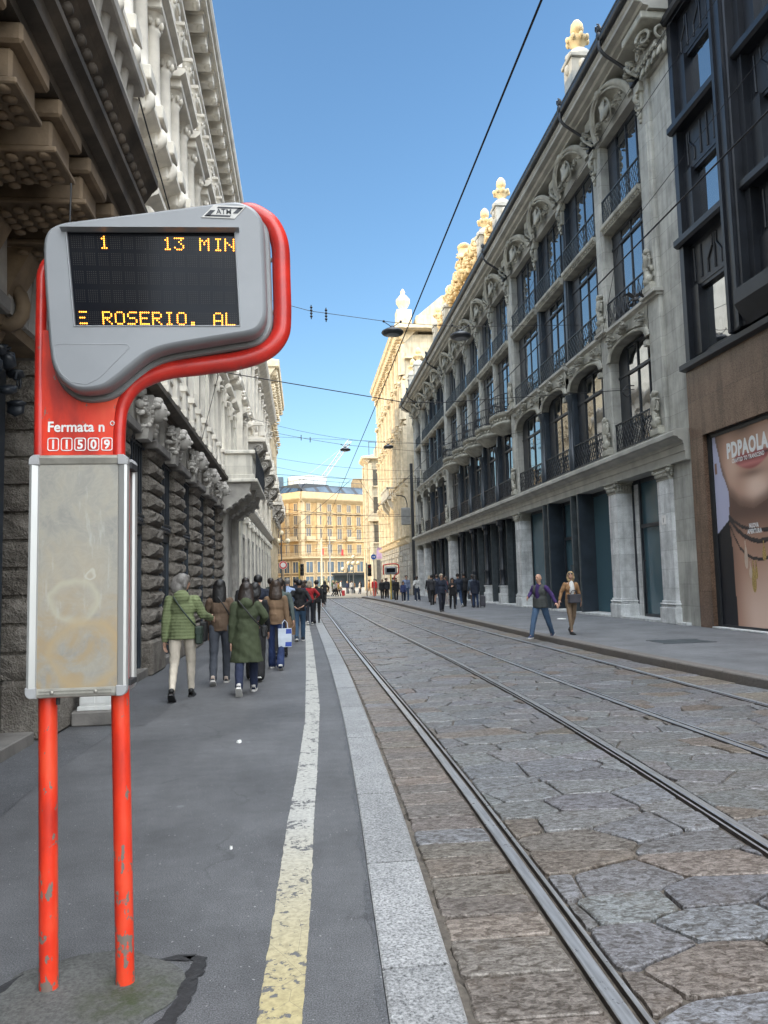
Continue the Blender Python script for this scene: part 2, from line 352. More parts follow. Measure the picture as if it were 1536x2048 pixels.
# dirt seam along the kerb foot
k=MB(); strip(k,lambda y:smoothcurve(KOUT,y),lambda y:smoothcurve(KOUT,y)+.05+.025*sin(y*9)+.02*sin(y*23),ys(0,40,.12),ZR-.006,ZR-.012); tag(k.build('gutter_dirt','mud'),kind='structure')
k=MB(); strip(k,lambda y:smoothcurve(KIN,y)-.03-.012*sin(y*7)-.01*sin(y*19),lambda y:smoothcurve(KIN,y)-.004,ys(0,30,.1),.002); tag(k.build('kerb_seam','asphalt_dark'),kind='structure')
# road stones
def clip(poly,nx,ny,d):
    out=[]
    for i in range(len(poly)):
        a,b=poly[i],poly[(i+1)%len(poly)]; da=a[0]*nx+a[1]*ny-d; db=b[0]*nx+b[1]*ny-d
        if da>=0: out.append(a)
        if da*db<0:
            t=da/(da-db); out.append((a[0]+(b[0]-a[0])*t,a[1]+(b[1]-a[1])*t))
    return out
def area(p): return abs(sum(p[i-1][0]*p[i][1]-p[i][0]*p[i-1][1] for i in range(len(p))))/2
rs=random.Random(11); road=MB()
def stone(poly,tint,gap):
    if len(poly)<3 or area(poly)<.006: return
    cx=sum(q[0] for q in poly)/len(poly); cy=sum(q[1] for q in poly)/len(poly)
    def ins(g):
        P=poly; sgn=1 if sum(P[i-1][0]*P[i][1]-P[i][0]*P[i-1][1] for i in range(len(P)))>0 else -1
        out=list(P)
        for i in range(len(P)):
            a,b=P[i],P[(i+1)%len(P)]; ex,ey=b[0]-a[0],b[1]-a[1]; L=math.hypot(ex,ey)
            if L<1e-5: continue
            nx,ny=-ey/L*sgn,ex/L*sgn; out=clip(out,nx,ny,nx*a[0]+ny*a[1]+g)
            if len(out)<3: return None
        return out
    o=ins(gap); 
    if not o: return
    near=cy<16
    if near:   # wobble the outline a little and round the corners
        q=[]
        for i in range(len(o)):
            a,b=o[i-1],o[i]; c_=o[(i+1)%len(o)]
            la=math.hypot(a[0]-b[0],a[1]-b[1]); lc=math.hypot(c_[0]-b[0],c_[1]-b[1])
            ra=min(.018,la*.2)/max(la,1e-6); rc=min(.018,lc*.2)/max(lc,1e-6)
            q.append((b[0]+(a[0]-b[0])*ra,b[1]+(a[1]-b[1])*ra)); q.append((b[0]+(c_[0]-b[0])*rc,b[1]+(c_[1]-b[1])*rc))
            if lc>.16:
                for tt in (.4,.62):
                    q.append((b[0]+(c_[0]-b[0])*tt+rs.uniform(-.007,.007),b[1]+(c_[1]-b[1])*tt+rs.uniform(-.007,.007)))
        o=q
    zt=ZR+rs.uniform(-.006,.004); tx,ty=rs.uniform(-.014,.014),rs.uniform(-.014,.014)
    zf=lambda x,y:zt+(x-cx)*tx+(y-cy)*ty
    sh=lambda k:[(cx+(x-cx)*k,cy+(y-cy)*k) for x,y in o]
    v=rs.uniform(.84,1.14); road.cur=(tint[0]*v*rs.uniform(.96,1.04),tint[1]*v,tint[2]*v*rs.uniform(.95,1.05),1)
    rings=[[(x,y,ZR-.026) for x,y in o],[(x,y,zf(x,y)-.006) for x,y in sh(.988)],[(x,y,zf(x,y)) for x,y in sh(.955)]]
    if near: rings.append([(x,y,zf(x,y)+.001) for x,y in sh(.5)])
    road.loft(rings,True,False,False); road.add(rings[-1],[tuple(range(len(o)))],False)
y=-.5
GREY=(1.02,1.02,1.04); BROWN=(1.02,.88,.76)
while y<73:      # single course between kerb and first rail
    L=rs.uniform(.2,.34)
    l0,l1=smoothcurve(KOUT,y)+.035,smoothcurve(KOUT,y+L)+.035; r0,r1=smoothcurve(RAILS[0],y)-.075,smoothcurve(RAILS[0],y+L)-.075
    a,b_=rs.uniform(-.02,.02),rs.uniform(-.02,.02)
    stone([(l0,y+a),(r0,y+b_),(r1,y+L+b_),(l1,y+L+a)],BROWN if rs.random()<.85 else GREY,.007); y+=L
def field(fl,fr,y0,y1,ang,rw,bl,tint):
    ca,sa=cos(ang),sin(ang)
    pts={}
    n=int((y1-y0)/rw)+30; mm=int(9/bl)+int(80*abs(sa)/bl)+4
    for i in range(-16,n):
        for j in range(-mm,mm):
            u=(j+(.5 if i%2 else 0))*bl+rs.uniform(-.2,.2)*bl; v=i*rw+rs.uniform(-.2,.2)*rw
            if rs.random()<.14: continue
            pts[(i,j)]=(u*ca-v*sa+3,u*sa+v*ca+y0)
    for (i,j),(cx,cy) in pts.items():
        if cy<y0-.5 or cy>y1+.5: continue
        L=fl(cy)+.075; Rr=fr(cy)-.075
        if cx<L-bl or cx>Rr+bl: continue
        q=[(cx-1,cy-1),(cx+1,cy-1),(cx+1,cy+1),(cx-1,cy+1)]
        for di in (-2,-1,0,1,2):
            for dj in (-2,-1,0,1,2):
                o=pts.get((i+di,j+dj))
                if o is None or (di==0 and dj==0): continue
                # anisotropic cells: distances across the course count double
                nx_,ny_=(cx-o[0]),(cy-o[1]); 
                uu,vv=nx_*ca+ny_*sa,-nx_*sa+ny_*ca; vv*=1.9; nx,ny=uu*ca-vv*1.9*0-(vv*1.9)*sa*1.0,uu*sa+(vv*1.9)*ca
                mx_,my_=(cx+o[0])/2,(cy+o[1])/2
                q=clip(q,nx,ny,nx*mx_+ny*my_)
                if len(q)<3: break
            if len(q)<3: break
        if len(q)<3: continue
        dl=(fl(cy+.5)-fl(cy-.5)); dr=(fr(cy+.5)-fr(cy-.5))
        q=clip(q,1,-dl,L-dl*cy); q=clip(q,-1,dr,-(Rr-dr*cy)) if len(q)>2 else q
        if len(q)>2:
            wear=abs(cx-(L+Rr)/2)/(Rr-L)
            tn=BROWN if (rs.random()<.04+(.25 if wear>.42 else 0)) else tint
            stone(q,tn,.008)
field(lambda y:smoothcurve(RAILS[0],y),lambda y:smoothcurve(RAILS[1],y),-.5,73,R(12),.32,.54,GREY)
field(lambda y:smoothcurve(RAILS[1],y),lambda y:smoothcurve(RAILS[2],y),1.5,73,R(-8),.32,.58,(1,1,1.02))
field(lambda y:smoothcurve(RAILS[2],y),lambda y:smoothcurve(RAILS[3],y),4.5,73,R(10),.32,.56,(1,1,1.03))
y=6.5
while y<72:
    L=rs.uniform(.3,.55)
    l0,l1=smoothcurve(RAILS[3],y)+.075,smoothcurve(RAILS[3],y+L)+.075; r0,r1=smoothcurve(KR,y)-.01,smoothcurve(KR,y+L)-.01
    stone([(l0,y),(r0,y),(r1,y+L),(l1,y+L)],(1.15,1.02,.86) if rs.random()<.6 else GREY,.008); y+=L
tag(road.build('road','road_stone',vcol=True,fix=False),kind='structure')
# tram rails: head, groove and guard lip
RAIL_LAB=['polished grooved tram rail nearest the left kerb','second tram rail from the left kerb, inner rail of the near track',
 'third tram rail from the left kerb, inner rail of the far track','dark tram rail nearest the right hand kerb']
for i,rc in enumerate(RAILS):
    r0=MB(); yy=ys(-1,90,.5); s=1 if i in (0,2) else -1
    pr=[(-.062,-.03),(-.06,.0),(-.055,.004),(.0,.005),(.006,0),(.008,-.028),(.036,-.028),(.038,0),(.042,.003),(.058,.002),(.062,-.03)]
    rings=[[(smoothcurve(rc,q)+s*a,q,ZR+.004+z) for a,z in pr] for q in yy]
    n=len(pr); vs=[v for rg in rings for v in rg]
    for j in range(n-1):
        r0.mat=1 if j in (4,5,6,9,0) else 0
        r0.add([v for rg in rings for v in (rg[j],rg[j+1])],[(2*k_,2*k_+1,2*k_+3,2*k_+2) for k_ in range(len(rings)-1)])
    tag(r0.build('tram_rail',['rail_steel','rail_rust']),RAIL_LAB[i],'tram rail',group='tram rails in the stone road')
# painted line
LL=[(-.21,1.5),(-.19,2.9),(-.16,3.95),(-.13,5.2),(-.08,6.4),(-.01,8.95),(.01,13.3),(.02,20),(.0,27),(.0,45)]
LR=[(-.05,1.5),(-.03,2.88),(.01,3.92),(.04,5.17),(.08,6.35),(.17,9.7),(.19,13.3),(.2,20),(.17,26),(.17,45)]
k=MB(); strip(k,lambda y:interp(LL,y)+.006*mnoise.noise((y*9,0,0))+.004*mnoise.noise((y*31,3,0)),lambda y:interp(LR,y)+.006*mnoise.noise((y*9,5,0))+.004*mnoise.noise((y*31,7,0)),ys(0,44,.03),.004)
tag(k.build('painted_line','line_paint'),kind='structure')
# plaza kerb and traffic island in the sun
k=MB(); k.box(-3,3.2,84,86,-.03,.12,.02); tag(k.build('plaza_kerb','kerb_granite',vcol=True),kind='structure')
# small litter
M('paper',(.7,.7,.68),.7,.05)
def litter(x,y,sx,sy,lab,z=.0):
    m_=MB(); rr=random.Random(int(x*100)+int(y*10)); ring=[]
    for j in range(9):
        a=2*PI*j/9; r_=rr.uniform(.7,1.2); ring.append((x+sx*r_*cos(a),y+sy*r_*sin(a)))
    m_.loft([[(a,b_,z+.001) for a,b_ in ring],[(x+(a-x)*.8,y+(b_-y)*.8,z+.012+rr.uniform(0,.01)) for a,b_ in ring]],True,True,False)
    tag(m_.build('litter_scrap','paper'),lab,'litter')
litter(-.66,7.85,.03,.05,'crumpled white paper scrap on the asphalt in front of the walkers')
litter(8.9,26.2,.16,.22,'flat white paper on the right pavement by the stone pier',ZRP)
litter(-.9,2.62,.012,.018,'tiny white cigarette end at the foot of the red poles')
litter(-.45,4.75,.008,.012,'white fleck of paper on the asphalt beside the painted line')
# ------------------------------------------------------------------ tram stop sign
M('red_paint',(.62,.03,.012),.34,.12,6,.05,60,lo=.3,hi=.7)
m=MAT['red_paint']; t=m.node_tree; b=t.nodes['Principled BSDF']; g=pos(t)
sp=nd(t,'ShaderNodeSeparateXYZ'); t.links.new(g,sp.inputs[0])
hz=nd(t,'ShaderNodeMapRange'); hz.inputs[1].default_value=.0; hz.inputs[2].default_value=1.0; hz.inputs[3].default_value=.13; hz.inputs[4].default_value=0; t.links.new(sp.outputs[2],hz.inputs[0])
ch=nd(t,'ShaderNodeMath',operation='ADD'); t.links.new(noise_n(t,pos(t,(1,1,.5)),34,5,.6),ch.inputs[0]); t.links.new(hz.outputs[0],ch.inputs[1])
grime=ramp(t,noise_n(t,pos(t,(1,1,.3)),9,5),[(.35,(.40,.022,.012)),(.5,(.66,.035,.012)),(.68,(.70,.075,.03))])
c=mixc(t,ramp(t,ch.outputs[0],[(.665,0),(.68,1)]),grime,(.17,.13,.11)); t.links.new(c,b.inputs['Base Color'])
m,t,b=nodes('red_dirty'); g=pos(t)
c=ramp(t,noise_n(t,g,6,6,.6),[(.32,(.33,.018,.014)),(.55,(.52,.022,.014)),(.75,(.58,.05,.03))]); c=mixc(t,ramp(t,noise_n(t,g,34,3),[(.7,0),(.72,.7)]),c,(.16,.1,.08))
t.links.new(c,b.inputs['Base Color']); b.inputs['Roughness'].default_value=.33
M('grey_shell',(.225,.235,.25),.36,.05,4,.02,80)
M('grey_back',(.2,.205,.21),.4,.1,5)
M('rubber',(.018,.018,.02),.7,.2)
M('white_print',(.72,.7,.68),.5,.06,20)
M('badge_metal',(.48,.47,.45),.4,.1,30)
M('badge_dark',(.02,.022,.03),.5,.1)
m,t,b=nodes('screen_glass'); b.inputs['Base Color'].default_value=(.008,.009,.012,1); b.inputs['Roughness'].default_value=.1; b.inputs['IOR'].default_value=1.25
M('led_off',(.02,.0175,.016),.5,.2)
Memit('led_on',(1,.33,.03),2.2)
m,t,b=nodes('alu_panel'); g=pos(t)
n1=noise_n(t,g,3.4,5,.6,1.6); n2=noise_n(t,pos(t,(1,1,.16)),26,5,.65); n3=noise_n(t,g,9,6,.65,2.4)
c=ramp(t,n1,[(.3,(.21,.21,.205)),(.5,(.30,.285,.25)),(.7,(.35,.31,.245))])
c=mixc(t,ramp(t,n3,[(.44,0),(.5,.22),(.58,0)]),c,(.42,.385,.32))
spz=nd(t,'ShaderNodeSeparateXYZ'); t.links.new(g,spz.inputs[0])
lo_=nd(t,'ShaderNodeMapRange'); lo_.inputs[1].default_value=1.62; lo_.inputs[2].default_value=1.35; t.links.new(spz.outputs[2],lo_.inputs[0])
mm=nd(t,'ShaderNodeMath',operation='MULTIPLY'); t.links.new(lo_.outputs[0],mm.inputs[0]); t.links.new(ramp(t,noise_n(t,g,6,5,.6,2),[(.42,0),(.6,.9)]),mm.inputs[1])
c=mixc(t,mm.outputs[0],c,(.35,.265,.165))
c=mixc(t,ramp(t,n2,[(.6,0),(.72,.5)]),c,(.46,.455,.43))
for cx,cz,rad,wd,cl in ((-.905,1.5,.085,.028,(.42,.39,.31)),(-.845,1.6,.018,.008,(.5,.48,.43)),(-.86,1.29,.13,.045,(.40,.30,.175))):
    dx=nd(t,'ShaderNodeVectorMath',operation='DISTANCE'); wv=nd(t,'ShaderNodeVectorMath',operation='MULTIPLY_ADD')
    nn=nd(t,'ShaderNodeTexNoise'); nn.inputs['Scale'].default_value=11; t.links.new(g,nn.inputs['Vector'])
    t.links.new(nn.outputs['Color'],wv.inputs[0]); wv.inputs[1].default_value=(.06,0,.06); t.links.new(g,wv.inputs[2])
    t.links.new(wv.outputs[0],dx.inputs[0]); dx.inputs[1].default_value=(cx+.03,3.168,cz+.03)
    c=mixc(t,ramp(t,dx.outputs['Value'],[(max(0,rad-wd),0),(rad,.75),(rad+wd*.6,0)]),c,cl)
t.links.new(c,b.inputs['Base Color']); b.inputs['Metallic'].default_value=.35; b.inputs['Roughness'].default_value=.46
M('alu_frame',(.40,.40,.39),.36,.08,8,metal=.45,stretch=(1,1,.2)); M('alu_frame_worn',(.3,.285,.25),.42,.2,12,metal=.4)
M('plastic_corner',(.3,.3,.305),.45,.08,9)

def deep(q,Y): k=Y/3.2; return (q[0]*k,1.55+(q[1]-1.55)*k)
sign=thing('tram_stop_sign','tall red two legged tram stop sign with grey dot matrix display on the left pavement','sign',(-.86,3.25,0))
for px,pt,nm in ((-1.006,-1.026,'pole'),(-.718,-.746,'pole')):
    k=MB(); k.tube([(px,3.25,-.02),((px+pt)/2,3.25,.6),(pt,3.25,1.2),(pt,3.25,2.05)],.0355,20); k.build(nm,'red_paint',sign)
# red tube hoop
hoop=[(-1.054,2.06),(-1.056,2.4),(-1.056,2.75),(-1.05,2.86),(-1.0,2.93),(-.93,2.96),(-.6,3.01),(-.34,3.09),(-.22,3.133),(-.15,3.108),(-.107,3.065),(-.08,2.985),(-.076,2.85),(-.075,2.67),(-.088,2.59),(-.143,2.527),(-.25,2.485),(-.4,2.461),(-.558,2.436),(-.672,2.38),(-.727,2.297),(-.742,2.2),(-.744,2.06)]
P=spline([deep(q,3.33)+(0,) for q in hoop],6,False)
nP=len(P); rad=[.0225+.0175*min(1,max(0,(i/nP-.22)/.1))-.013*min(1,max(0,(i/nP-.78)/.14)) for i in range(nP)]
k=MB(); k.tube([(x,3.33,z) for x,z,_ in P],rad,18); k.build('tube_frame','red_dirty',sign)
k=MB(); pl=[deep(q,3.33) for q in [(-1.06,2.07),(-1.05,2.6),(-1.0,2.6),(-.9,2.52),(-.7,2.5),(-.62,2.41),(-.71,2.34),(-.745,2.26),(-.757,2.18),(-.757,2.07)]]
k.loft([[(x,3.312,z) for x,z in pl],[(x,3.345,z) for x,z in pl]],True,True,False)
pl=k.build('red_plate','red_paint',sign)
# writing on the plate
k=MB(); text(k,'Fermata n',-1.062,2.206,.042,.95,3.309,.022,.0)
k.tube([(-.797+.008*cos(q*.5),3.3085,2.241+.009*sin(q*.5)) for q in range(13)],.0022,4)
k.build('lettering','white_print',pl)
k=MB()
for i,chh in enumerate('11509'):
    x0=-1.060+i*.0545; x1=x0+.047; z0,z1=2.124,2.18; r_=.009
    def rr(a0,a1,c0,c1,r): return [(cx+r*cos(a),cz+r*sin(a)) for cx,cz,st in ((a1-r,c0+r,-PI/2),(a1-r,c1-r,0),(a0+r,c1-r,PI/2),(a0+r,c0+r,PI)) for a in (st,st+PI/4,st+PI/2)]
    o_=rr(x0,x1,z0,z1,r_); n_=rr(x0+.004,x1-.004,z0+.004,z1-.004,r_-.003)
    k.loft([[(x,3.309,z) for x,z in o_],[(x,3.309,z) for x,z in n_]],True,False,False)
    text(k,chh,(x0+x1)/2,z0+.0095,.037,.95,3.309,.03,.0,'CENTER')
k.build('stop_number','white_print',pl)
# display housing
hs=[(-1.053,2.93),(-1.05,2.99),(-1.03,3.035),(-.985,3.062),(-.93,3.074),(-.8,3.095),(-.62,3.123),(-.45,3.151),(-.31,3.174),(-.245,3.175),(-.19,3.15),(-.158,3.11),(-.147,3.06),(-.144,2.95),(-.14,2.8),(-.139,2.70),(-.146,2.655),(-.168,2.617),(-.205,2.594),(-.3,2.576),(-.45,2.549),(-.55,2.529),(-.625,2.5),(-.69,2.448),(-.745,2.4),(-.8,2.362),(-.86,2.349),(-.92,2.354),(-.975,2.392),(-1.008,2.45),(-1.022,2.52),(-1.034,2.65),(-1.046,2.8)]
OUT=[(x,z) for x,z,_ in spline([q+(0,) for q in hs],5)]
def inset(P,d):
    n=len(P); o=[]
    for i in range(n):
        a,b=P[i-1],P[(i+1)%n]; ex,ez=b[0]-a[0],b[1]-a[1]; L=math.hypot(ex,ez) or 1
        o.append((P[i][0]+ez/L*-d*-1*SG,P[i][1]-ex/L*-d*-1*SG))
    return o
SG=1
_t=inset(OUT,.02)
if area(_t)>area(OUT): SG=-1
ring=lambda d,y:[(x,y,z) for x,z in inset(OUT,d)]
SCR=[(-.955,3.022),(-.272,3.036),(-.252,2.628),(-.917,2.62)]
k=MB()
rg=[ring(.004,3.285),ring(0,3.27),ring(0,3.215),ring(.003,3.2),ring(.008,3.19),ring(.013,3.184),ring(.019,3.181)]
k.loft(rg,True,False,True)
# front face with a hole for the screen
fr=[(x,3.181,z) for x,z in inset(OUT,.019)]
bmf=bmesh.new(); vo=[bmf.verts.new(p_) for p_ in fr]; eo=[bmf.edges.new((vo[i-1],vo[i])) for i in range(len(vo))]
vi=[bmf.verts.new((x,3.181,z)) for x,z in SCR]; ei=[bmf.edges.new((vi[i-1],vi[i])) for i in range(4)]
bmesh.ops.triangle_fill(bmf,use_beauty=True,edges=eo+ei)
bmf.verts.index_update(); k.add([v.co[:] for v in bmf.verts],[[v.index for v in f.verts] for f in bmf.faces]); bmf.free()
k.loft([[(x,3.181,z) for x,z in SCR],[(x,3.196,z) for x,z in SCR]],True,False,False)
house=k.build('display_housing','grey_shell',sign)
k=MB(); k.loft([ring(.012,3.27),ring(.012,3.31)],True,False,True); k.build('gasket','rubber',house)
k=MB(); k.loft([ring(-.012,3.295),ring(-.019,3.302),ring(-.019,3.35),ring(.01,3.37)],True,True,True)
for x,z in ((-.128,2.98),(-.122,2.74),(-.5,2.517),(-.3,2.558),(-.71,2.40)): k.ell((x,3.335,z),(.012,.012,.012),None,8,5)
k.build('back_shell','grey_back',sign)
# hood lip above the screen, and a pressed outline below it
k=MB(); k.loft([[( -.975,3.181,3.022+.018),(-.975,3.150,3.022+.004),(-.975,3.181,3.019)],[(-.25,3.181,3.037+.018),(-.25,3.150,3.037+.004),(-.25,3.181,3.034)]],True,True,False)
k.tube([(-.958,3.181,3.018),(-.92,3.181,2.618)],.0035,6); k.tube([(-.92,3.181,2.618),(-.25,3.181,2.626)],.0035,6); k.tube([(-.25,3.181,2.626),(-.269,3.181,3.034)],.0035,6)
k.tube([(x,3.1815,z) for x,z in ((-.70,2.535),(-.71,2.545),(-.99,2.543),(-1.0,2.53),(-.99,2.47),(-.97,2.42),(-.93,2.385),(-.87,2.375),(-.82,2.40),(-.70,2.53))],.0022,5)
k.build('housing_trim','grey_shell',house)
k=MB(); k.quad(*[(x,3.194,z) for x,z in SCR]); scr=k.build('screen','screen_glass',sign)
FONT={'1':'00100 01100 00100 00100 00100 00100 01110','3':'11111 00010 00100 00010 00001 10001 01110','M':'10001 11011 10101 10101 10001 10001 10001','I':'01110 00100 00100 00100 00100 00100 01110','N':'10001 10001 11001 10101 10011 10001 10001',
'E':'11111 10000 10000 11110 10000 10000 11111','R':'11110 10001 10001 11110 10100 10010 10001','O':'01110 10001 10001 10001 10001 10001 01110','S':'01111 10000 10000 01110 00001 00001 11110','.':'00000 00000 00000 00000 00000 01100 01100','A':'01110 10001 10001 10001 11111 10001 10001','L':'10000 10000 10000 10000 10000 10000 11111'}
off=MB(); PT=.0083
def scrx(u,z):  # the screen leans a little: left edge slides with height
    tt=(z-2.62)/.41; return u+(-.038*tt*(1-(u+.95)/.7)) if True else u
def dot(mb,x,z,r): mb.add([(x+r*cos(a),3.1915,z+r*sin(a)) for a in (0,PI/3,2*PI/3,PI,4*PI/3,5*PI/3)],[(0,1,2,3,4,5)])
rows=[(2.957,[(2.15,'1'),(7.1,'1'),(8,'3'),(10,'M'),(11.1,'I'),(12,'N')]),(2.884,[]),(2.806,[]),(2.726,[]),(2.634,[(0,'E'),(2,'R'),(3,'O'),(4,'S'),(5,'E'),(6,'R'),(7,'I'),(8,'O'),(9,'.'),(11,'A'),(12,'L')])]
for ri,(zb,chs) in enumerate(rows):
    lit=set()
    lastc=-9; on=None
    for c0,chh in chs:
        if on: on.build('led_character','led_on',scr)
        on=MB()
        lastc=c0
        for rr_,line in enumerate(FONT[chh].split()):
            for cc_,bit in enumerate(line):
                if bit=='1':
                    if chh=='E' and c0==0 and cc_==0: continue
                    x=-.905+c0*PT*6+cc_*PT; z=zb+(6-rr_)*PT*.98; dot(on,scrx(x,z),z,.0034); lit.add((round(c0*6)+cc_,rr_))
    if on: on.build('led_character','led_on',scr)
    for cc_ in range(78):
        if ri<4 and cc_%6==5: continue
        for rr_ in range(7):
            if (cc_,rr_) in lit: continue
            x=-.905+cc_*PT; z=zb+(6-rr_)*PT*.98
            if x<-.262: dot(off,scrx(x,z),z,.0017)
off.build('led_grid','led_off',scr)
# operator badge: a slanted plate with a broken frame and letters
k=MB(); q=[(-.415,3.098),(-.243,3.106),(-.222,3.152),(-.385,3.142)]
q=[(-.407,3.094),(-.269,3.091),(-.221,3.147),(-.356,3.149)]
k.loft([[(x,3.180,z) for x,z in q],[(x,3.177,z) for x,z in q]],True,True,False); bdg=k.build('badge','badge_metal',house)
k=MB(); sk=lambda a,c_:(-.395+a*.123+c_*.041,3.1755,3.099+c_*.043-a*.002)
for A in ([(.0,.0),(.86,.0),(.86,.16),(.14,.16)],[(.0,.0),(.17,.0),(.17,.62),(.0,.62)],[(.14,1),(1.0,1),(1.0,.84),(.14,.84)],[(.84,.38),(1.0,.38),(1.0,1),(.84,1)]):
    k.quad(*[sk(a,c_) for a,c_ in A])
text(k,'ATM',-.313,3.1095,.0225,.95,3.1755,.012,.0,'CENTER',1.02)
k.build('badge_mark','badge_dark',bdg)
# antenna stub
k=MB(); k.tube([(-.975,3.28,3.05),(-.972,3.28,3.10)],.012,8); k.tube([(-.972,3.28,3.09),(-.968,3.28,3.28)],.004,6); k.build('antenna','rubber',sign)
# metal notice panel with snap frame
def panel(y,x0,x1,z0,z1,lab):
    k=MB(); k.box(x0+.03,x1-.03,y-.004,y+.014,z0+.03,z1-.03); pn=k.build('notice_panel','alu_panel',sign)
    s=-1
    prof=[(0,0),(.004,-.012),(.014,-.016),(.036,-.009),(.04,-.004),(.04,.016),(0,.016)]
    for a,b_,ax in (((x0,z0+.04),(x0,z1-.035),'l'),((x1,z0+.04),(x1,z1-.035),'r')):
        k=MB(); d=1 if ax=='l' else -1
        k.loft([[(a[0]+d*p_[0],y+p_[1],zz) for p_ in prof] for zz in (a[1],b_[1])],True,True,False); k.build('frame_rail','alu_frame',pn)
    for zz,d in ((z0,1),(z1,-1)):
        k=MB(); k.loft([[(xx,y+p_[1]*(.5 if d==1 else 1),zz+d*p_[0]) for p_ in prof] for xx in (x0+.035,x1-.04)],True,True,False)
        if d==1:
            k.box(x0+.05,x1-.06,y-.011,y-.006,z0+.014,z0+.018); k.box(x0+.05,x1-.06,y-.0115,y-.0065,z0+.026,z0+.029)
            for xx in (x0+.1,x1-.12): k.ell((xx,y-.012,z0+.021),(.008,.004,.008),None,8,5)
        k.build('frame_rail','alu_frame_worn',pn)
    for cx,sx in ((x0,1),(x1,-1)):
        for cz,sz in ((z0,1),(z1,-1)):
            k=MB(); pts=[(0,.042),(0,.02),(.006,.008),(.018,0),(.042,0),(.042,.042)]
            f=lambda q,dy,sc_:[(cx+sx*(.021+(a-.021)*sc_),y+dy,cz+sz*(.021+(c_-.021)*sc_)) for a,c_ in q]
            k.loft([f(pts,.017,1),f(pts,-.013,1),f(pts,-.018,.86)],True,True,False); k.build('corner_cap','plastic_corner',pn)
panel(3.172,-1.083,-.698,1.125,2.083,1)
panel(3.315,-1.117,-.697,1.13,2.085,2)
k=MB(); k.box(-1.05,-.69,3.19,3.30,2.03,2.055); k.box(-1.05,-.69,3.19,3.30,1.16,1.18); k.tube([(-.97,3.2,1.128),(-.97,3.2,1.095)],.008,6); k.build('bracket','rubber',sign)
# concrete footing grown over with moss
m,t,b=nodes('footing'); g=pos(t)
c=ramp(t,noise_n(t,g,60,5,.75),[(.35,(.055,.056,.052)),(.62,(.125,.125,.12))]); dd=nd(t,'ShaderNodeVectorMath',operation='DISTANCE'); t.links.new(g,dd.inputs[0]); dd.inputs[1].default_value=(-.68,3.14,0); ms=nd(t,'ShaderNodeMath',operation='MULTIPLY'); t.links.new(ramp(t,dd.outputs['Value'],[(.05,1),(.24,0)]),ms.inputs[0]); t.links.new(ramp(t,noise_n(t,g,16,5,.7),[(.4,.2),(.6,.95)]),ms.inputs[1]); c=mixc(t,ms.outputs[0],c,(.04,.052,.02))
t.links.new(c,b.inputs['Base Color']); b.inputs['Roughness'].default_value=.95; bump(t,b,noise_n(t,g,80,4),.8,.01)
k=MB(); rf=random.Random(5); ro=[]; ri_=[]
for j in range(48):
    a=2*PI*j/48; r_=1+.14*mnoise.noise((2*cos(a),2*sin(a),3))
    ro.append((-.86+.36*r_*cos(a),3.2+.34*r_*sin(a),.003)); ri_.append((-.86+.27*r_*cos(a),3.22+.24*r_*sin(a),.012))
k.loft([ro,ri_],True,False,True); k.add(ri_,[tuple(range(48))]); tag(k.build('footing_patch','footing'),kind='structure')
M('tar',(.022,.022,.024),.9,.3,30,.8,60)
k=MB(); cr=[(-.50,3.44),(-.455,3.40),(-.46,3.30),(-.47,3.2),(-.475,3.1),(-.50,3.0),(-.53,2.9),(-.56,2.75),(-.6,2.6)]
cr=[(a,b_,0) for a,b_ in cr]; C_=spline(cr,5,False); L_=[];R_=[]
for i,(x,yv,_) in enumerate(C_):
    wd=.03+.022*mnoise.noise((i*.45,2,0)); L_.append((x-wd,yv,.006)); R_.append((x+wd*1.1+.012*mnoise.noise((i*1.3,9,0)),yv,.006))
for i in range(len(L_)-1): k.quad(L_[i],R_[i],R_[i+1],L_[i+1])
for (xa,ya),(xb,yb) in (((-1.32,3.12),(-1.14,3.36)),((-1.42,2.96),(-1.28,3.02))):
    k.quad((xa-.02,ya,.006),(xa+.03,ya-.02,.006),(xb+.03,yb-.01,.006),(xb-.01,yb+.03,.006))
k.quad((-.62,3.43,.006),(-.5,3.40,.006),(-.47,3.45,.006),(-.55,3.46,.006))
tag(k.build('tar_seam','tar'),kind='structure')
# ------------------------------------------------------------------ right hand side: ornate stone building
XR=10.8
Mstone('stone_pier',(.41,.405,.37),2.2,.62,bmp=.2)
Mstone('stone_base',(.60,.61,.61),1.6,.56,bmp=.3,speck=.25,scale=3)
M('stone_carved',(.34,.33,.285),.8,.28,2.2,.35,45,bdist=.015)
M('stone_plain',(.37,.36,.325),.75,.16,1.4,.2,40)
M('stone_sunlit',(.60,.46,.26),.75,.15,1.5,.3,40)  # roofline copy of the stone, warm sunlight put into its colour
M('iron',(.017,.021,.028),.42,.3,3,.1,60)
M('iron_blue',(.025,.034,.046),.35,.25,2)
M('iron_grey',(.05,.062,.07),.5,.25,4)
M('zinc',(.02,.022,.027),.4,.3,3)
m,t,b=nodes('window_glass'); g=pos(t); b.inputs['Base Color'].default_value=(.014,.019,.025,1); b.inputs['Roughness'].default_value=.03; b.inputs['IOR'].default_value=4.6
bump(t,b,noise_n(t,g,.7,2),.06,.15)
m,t,b=nodes('shop_glass'); g=pos(t); b.inputs['Base Color'].default_value=(.058,.115,.145,1); b.inputs['Roughness'].default_value=.13; b.inputs['IOR'].default_value=1.6
M('interior_dark',(.012,.013,.015),.8)
def TR(u,v,z): return (XR-v,u,z)
def FR(): return MB(TR)
bR=thing('stone_building','grey stone arcaded building with iron window bays and a sun-coloured roofline along the right side','building',(XR+.5,47.2,0))
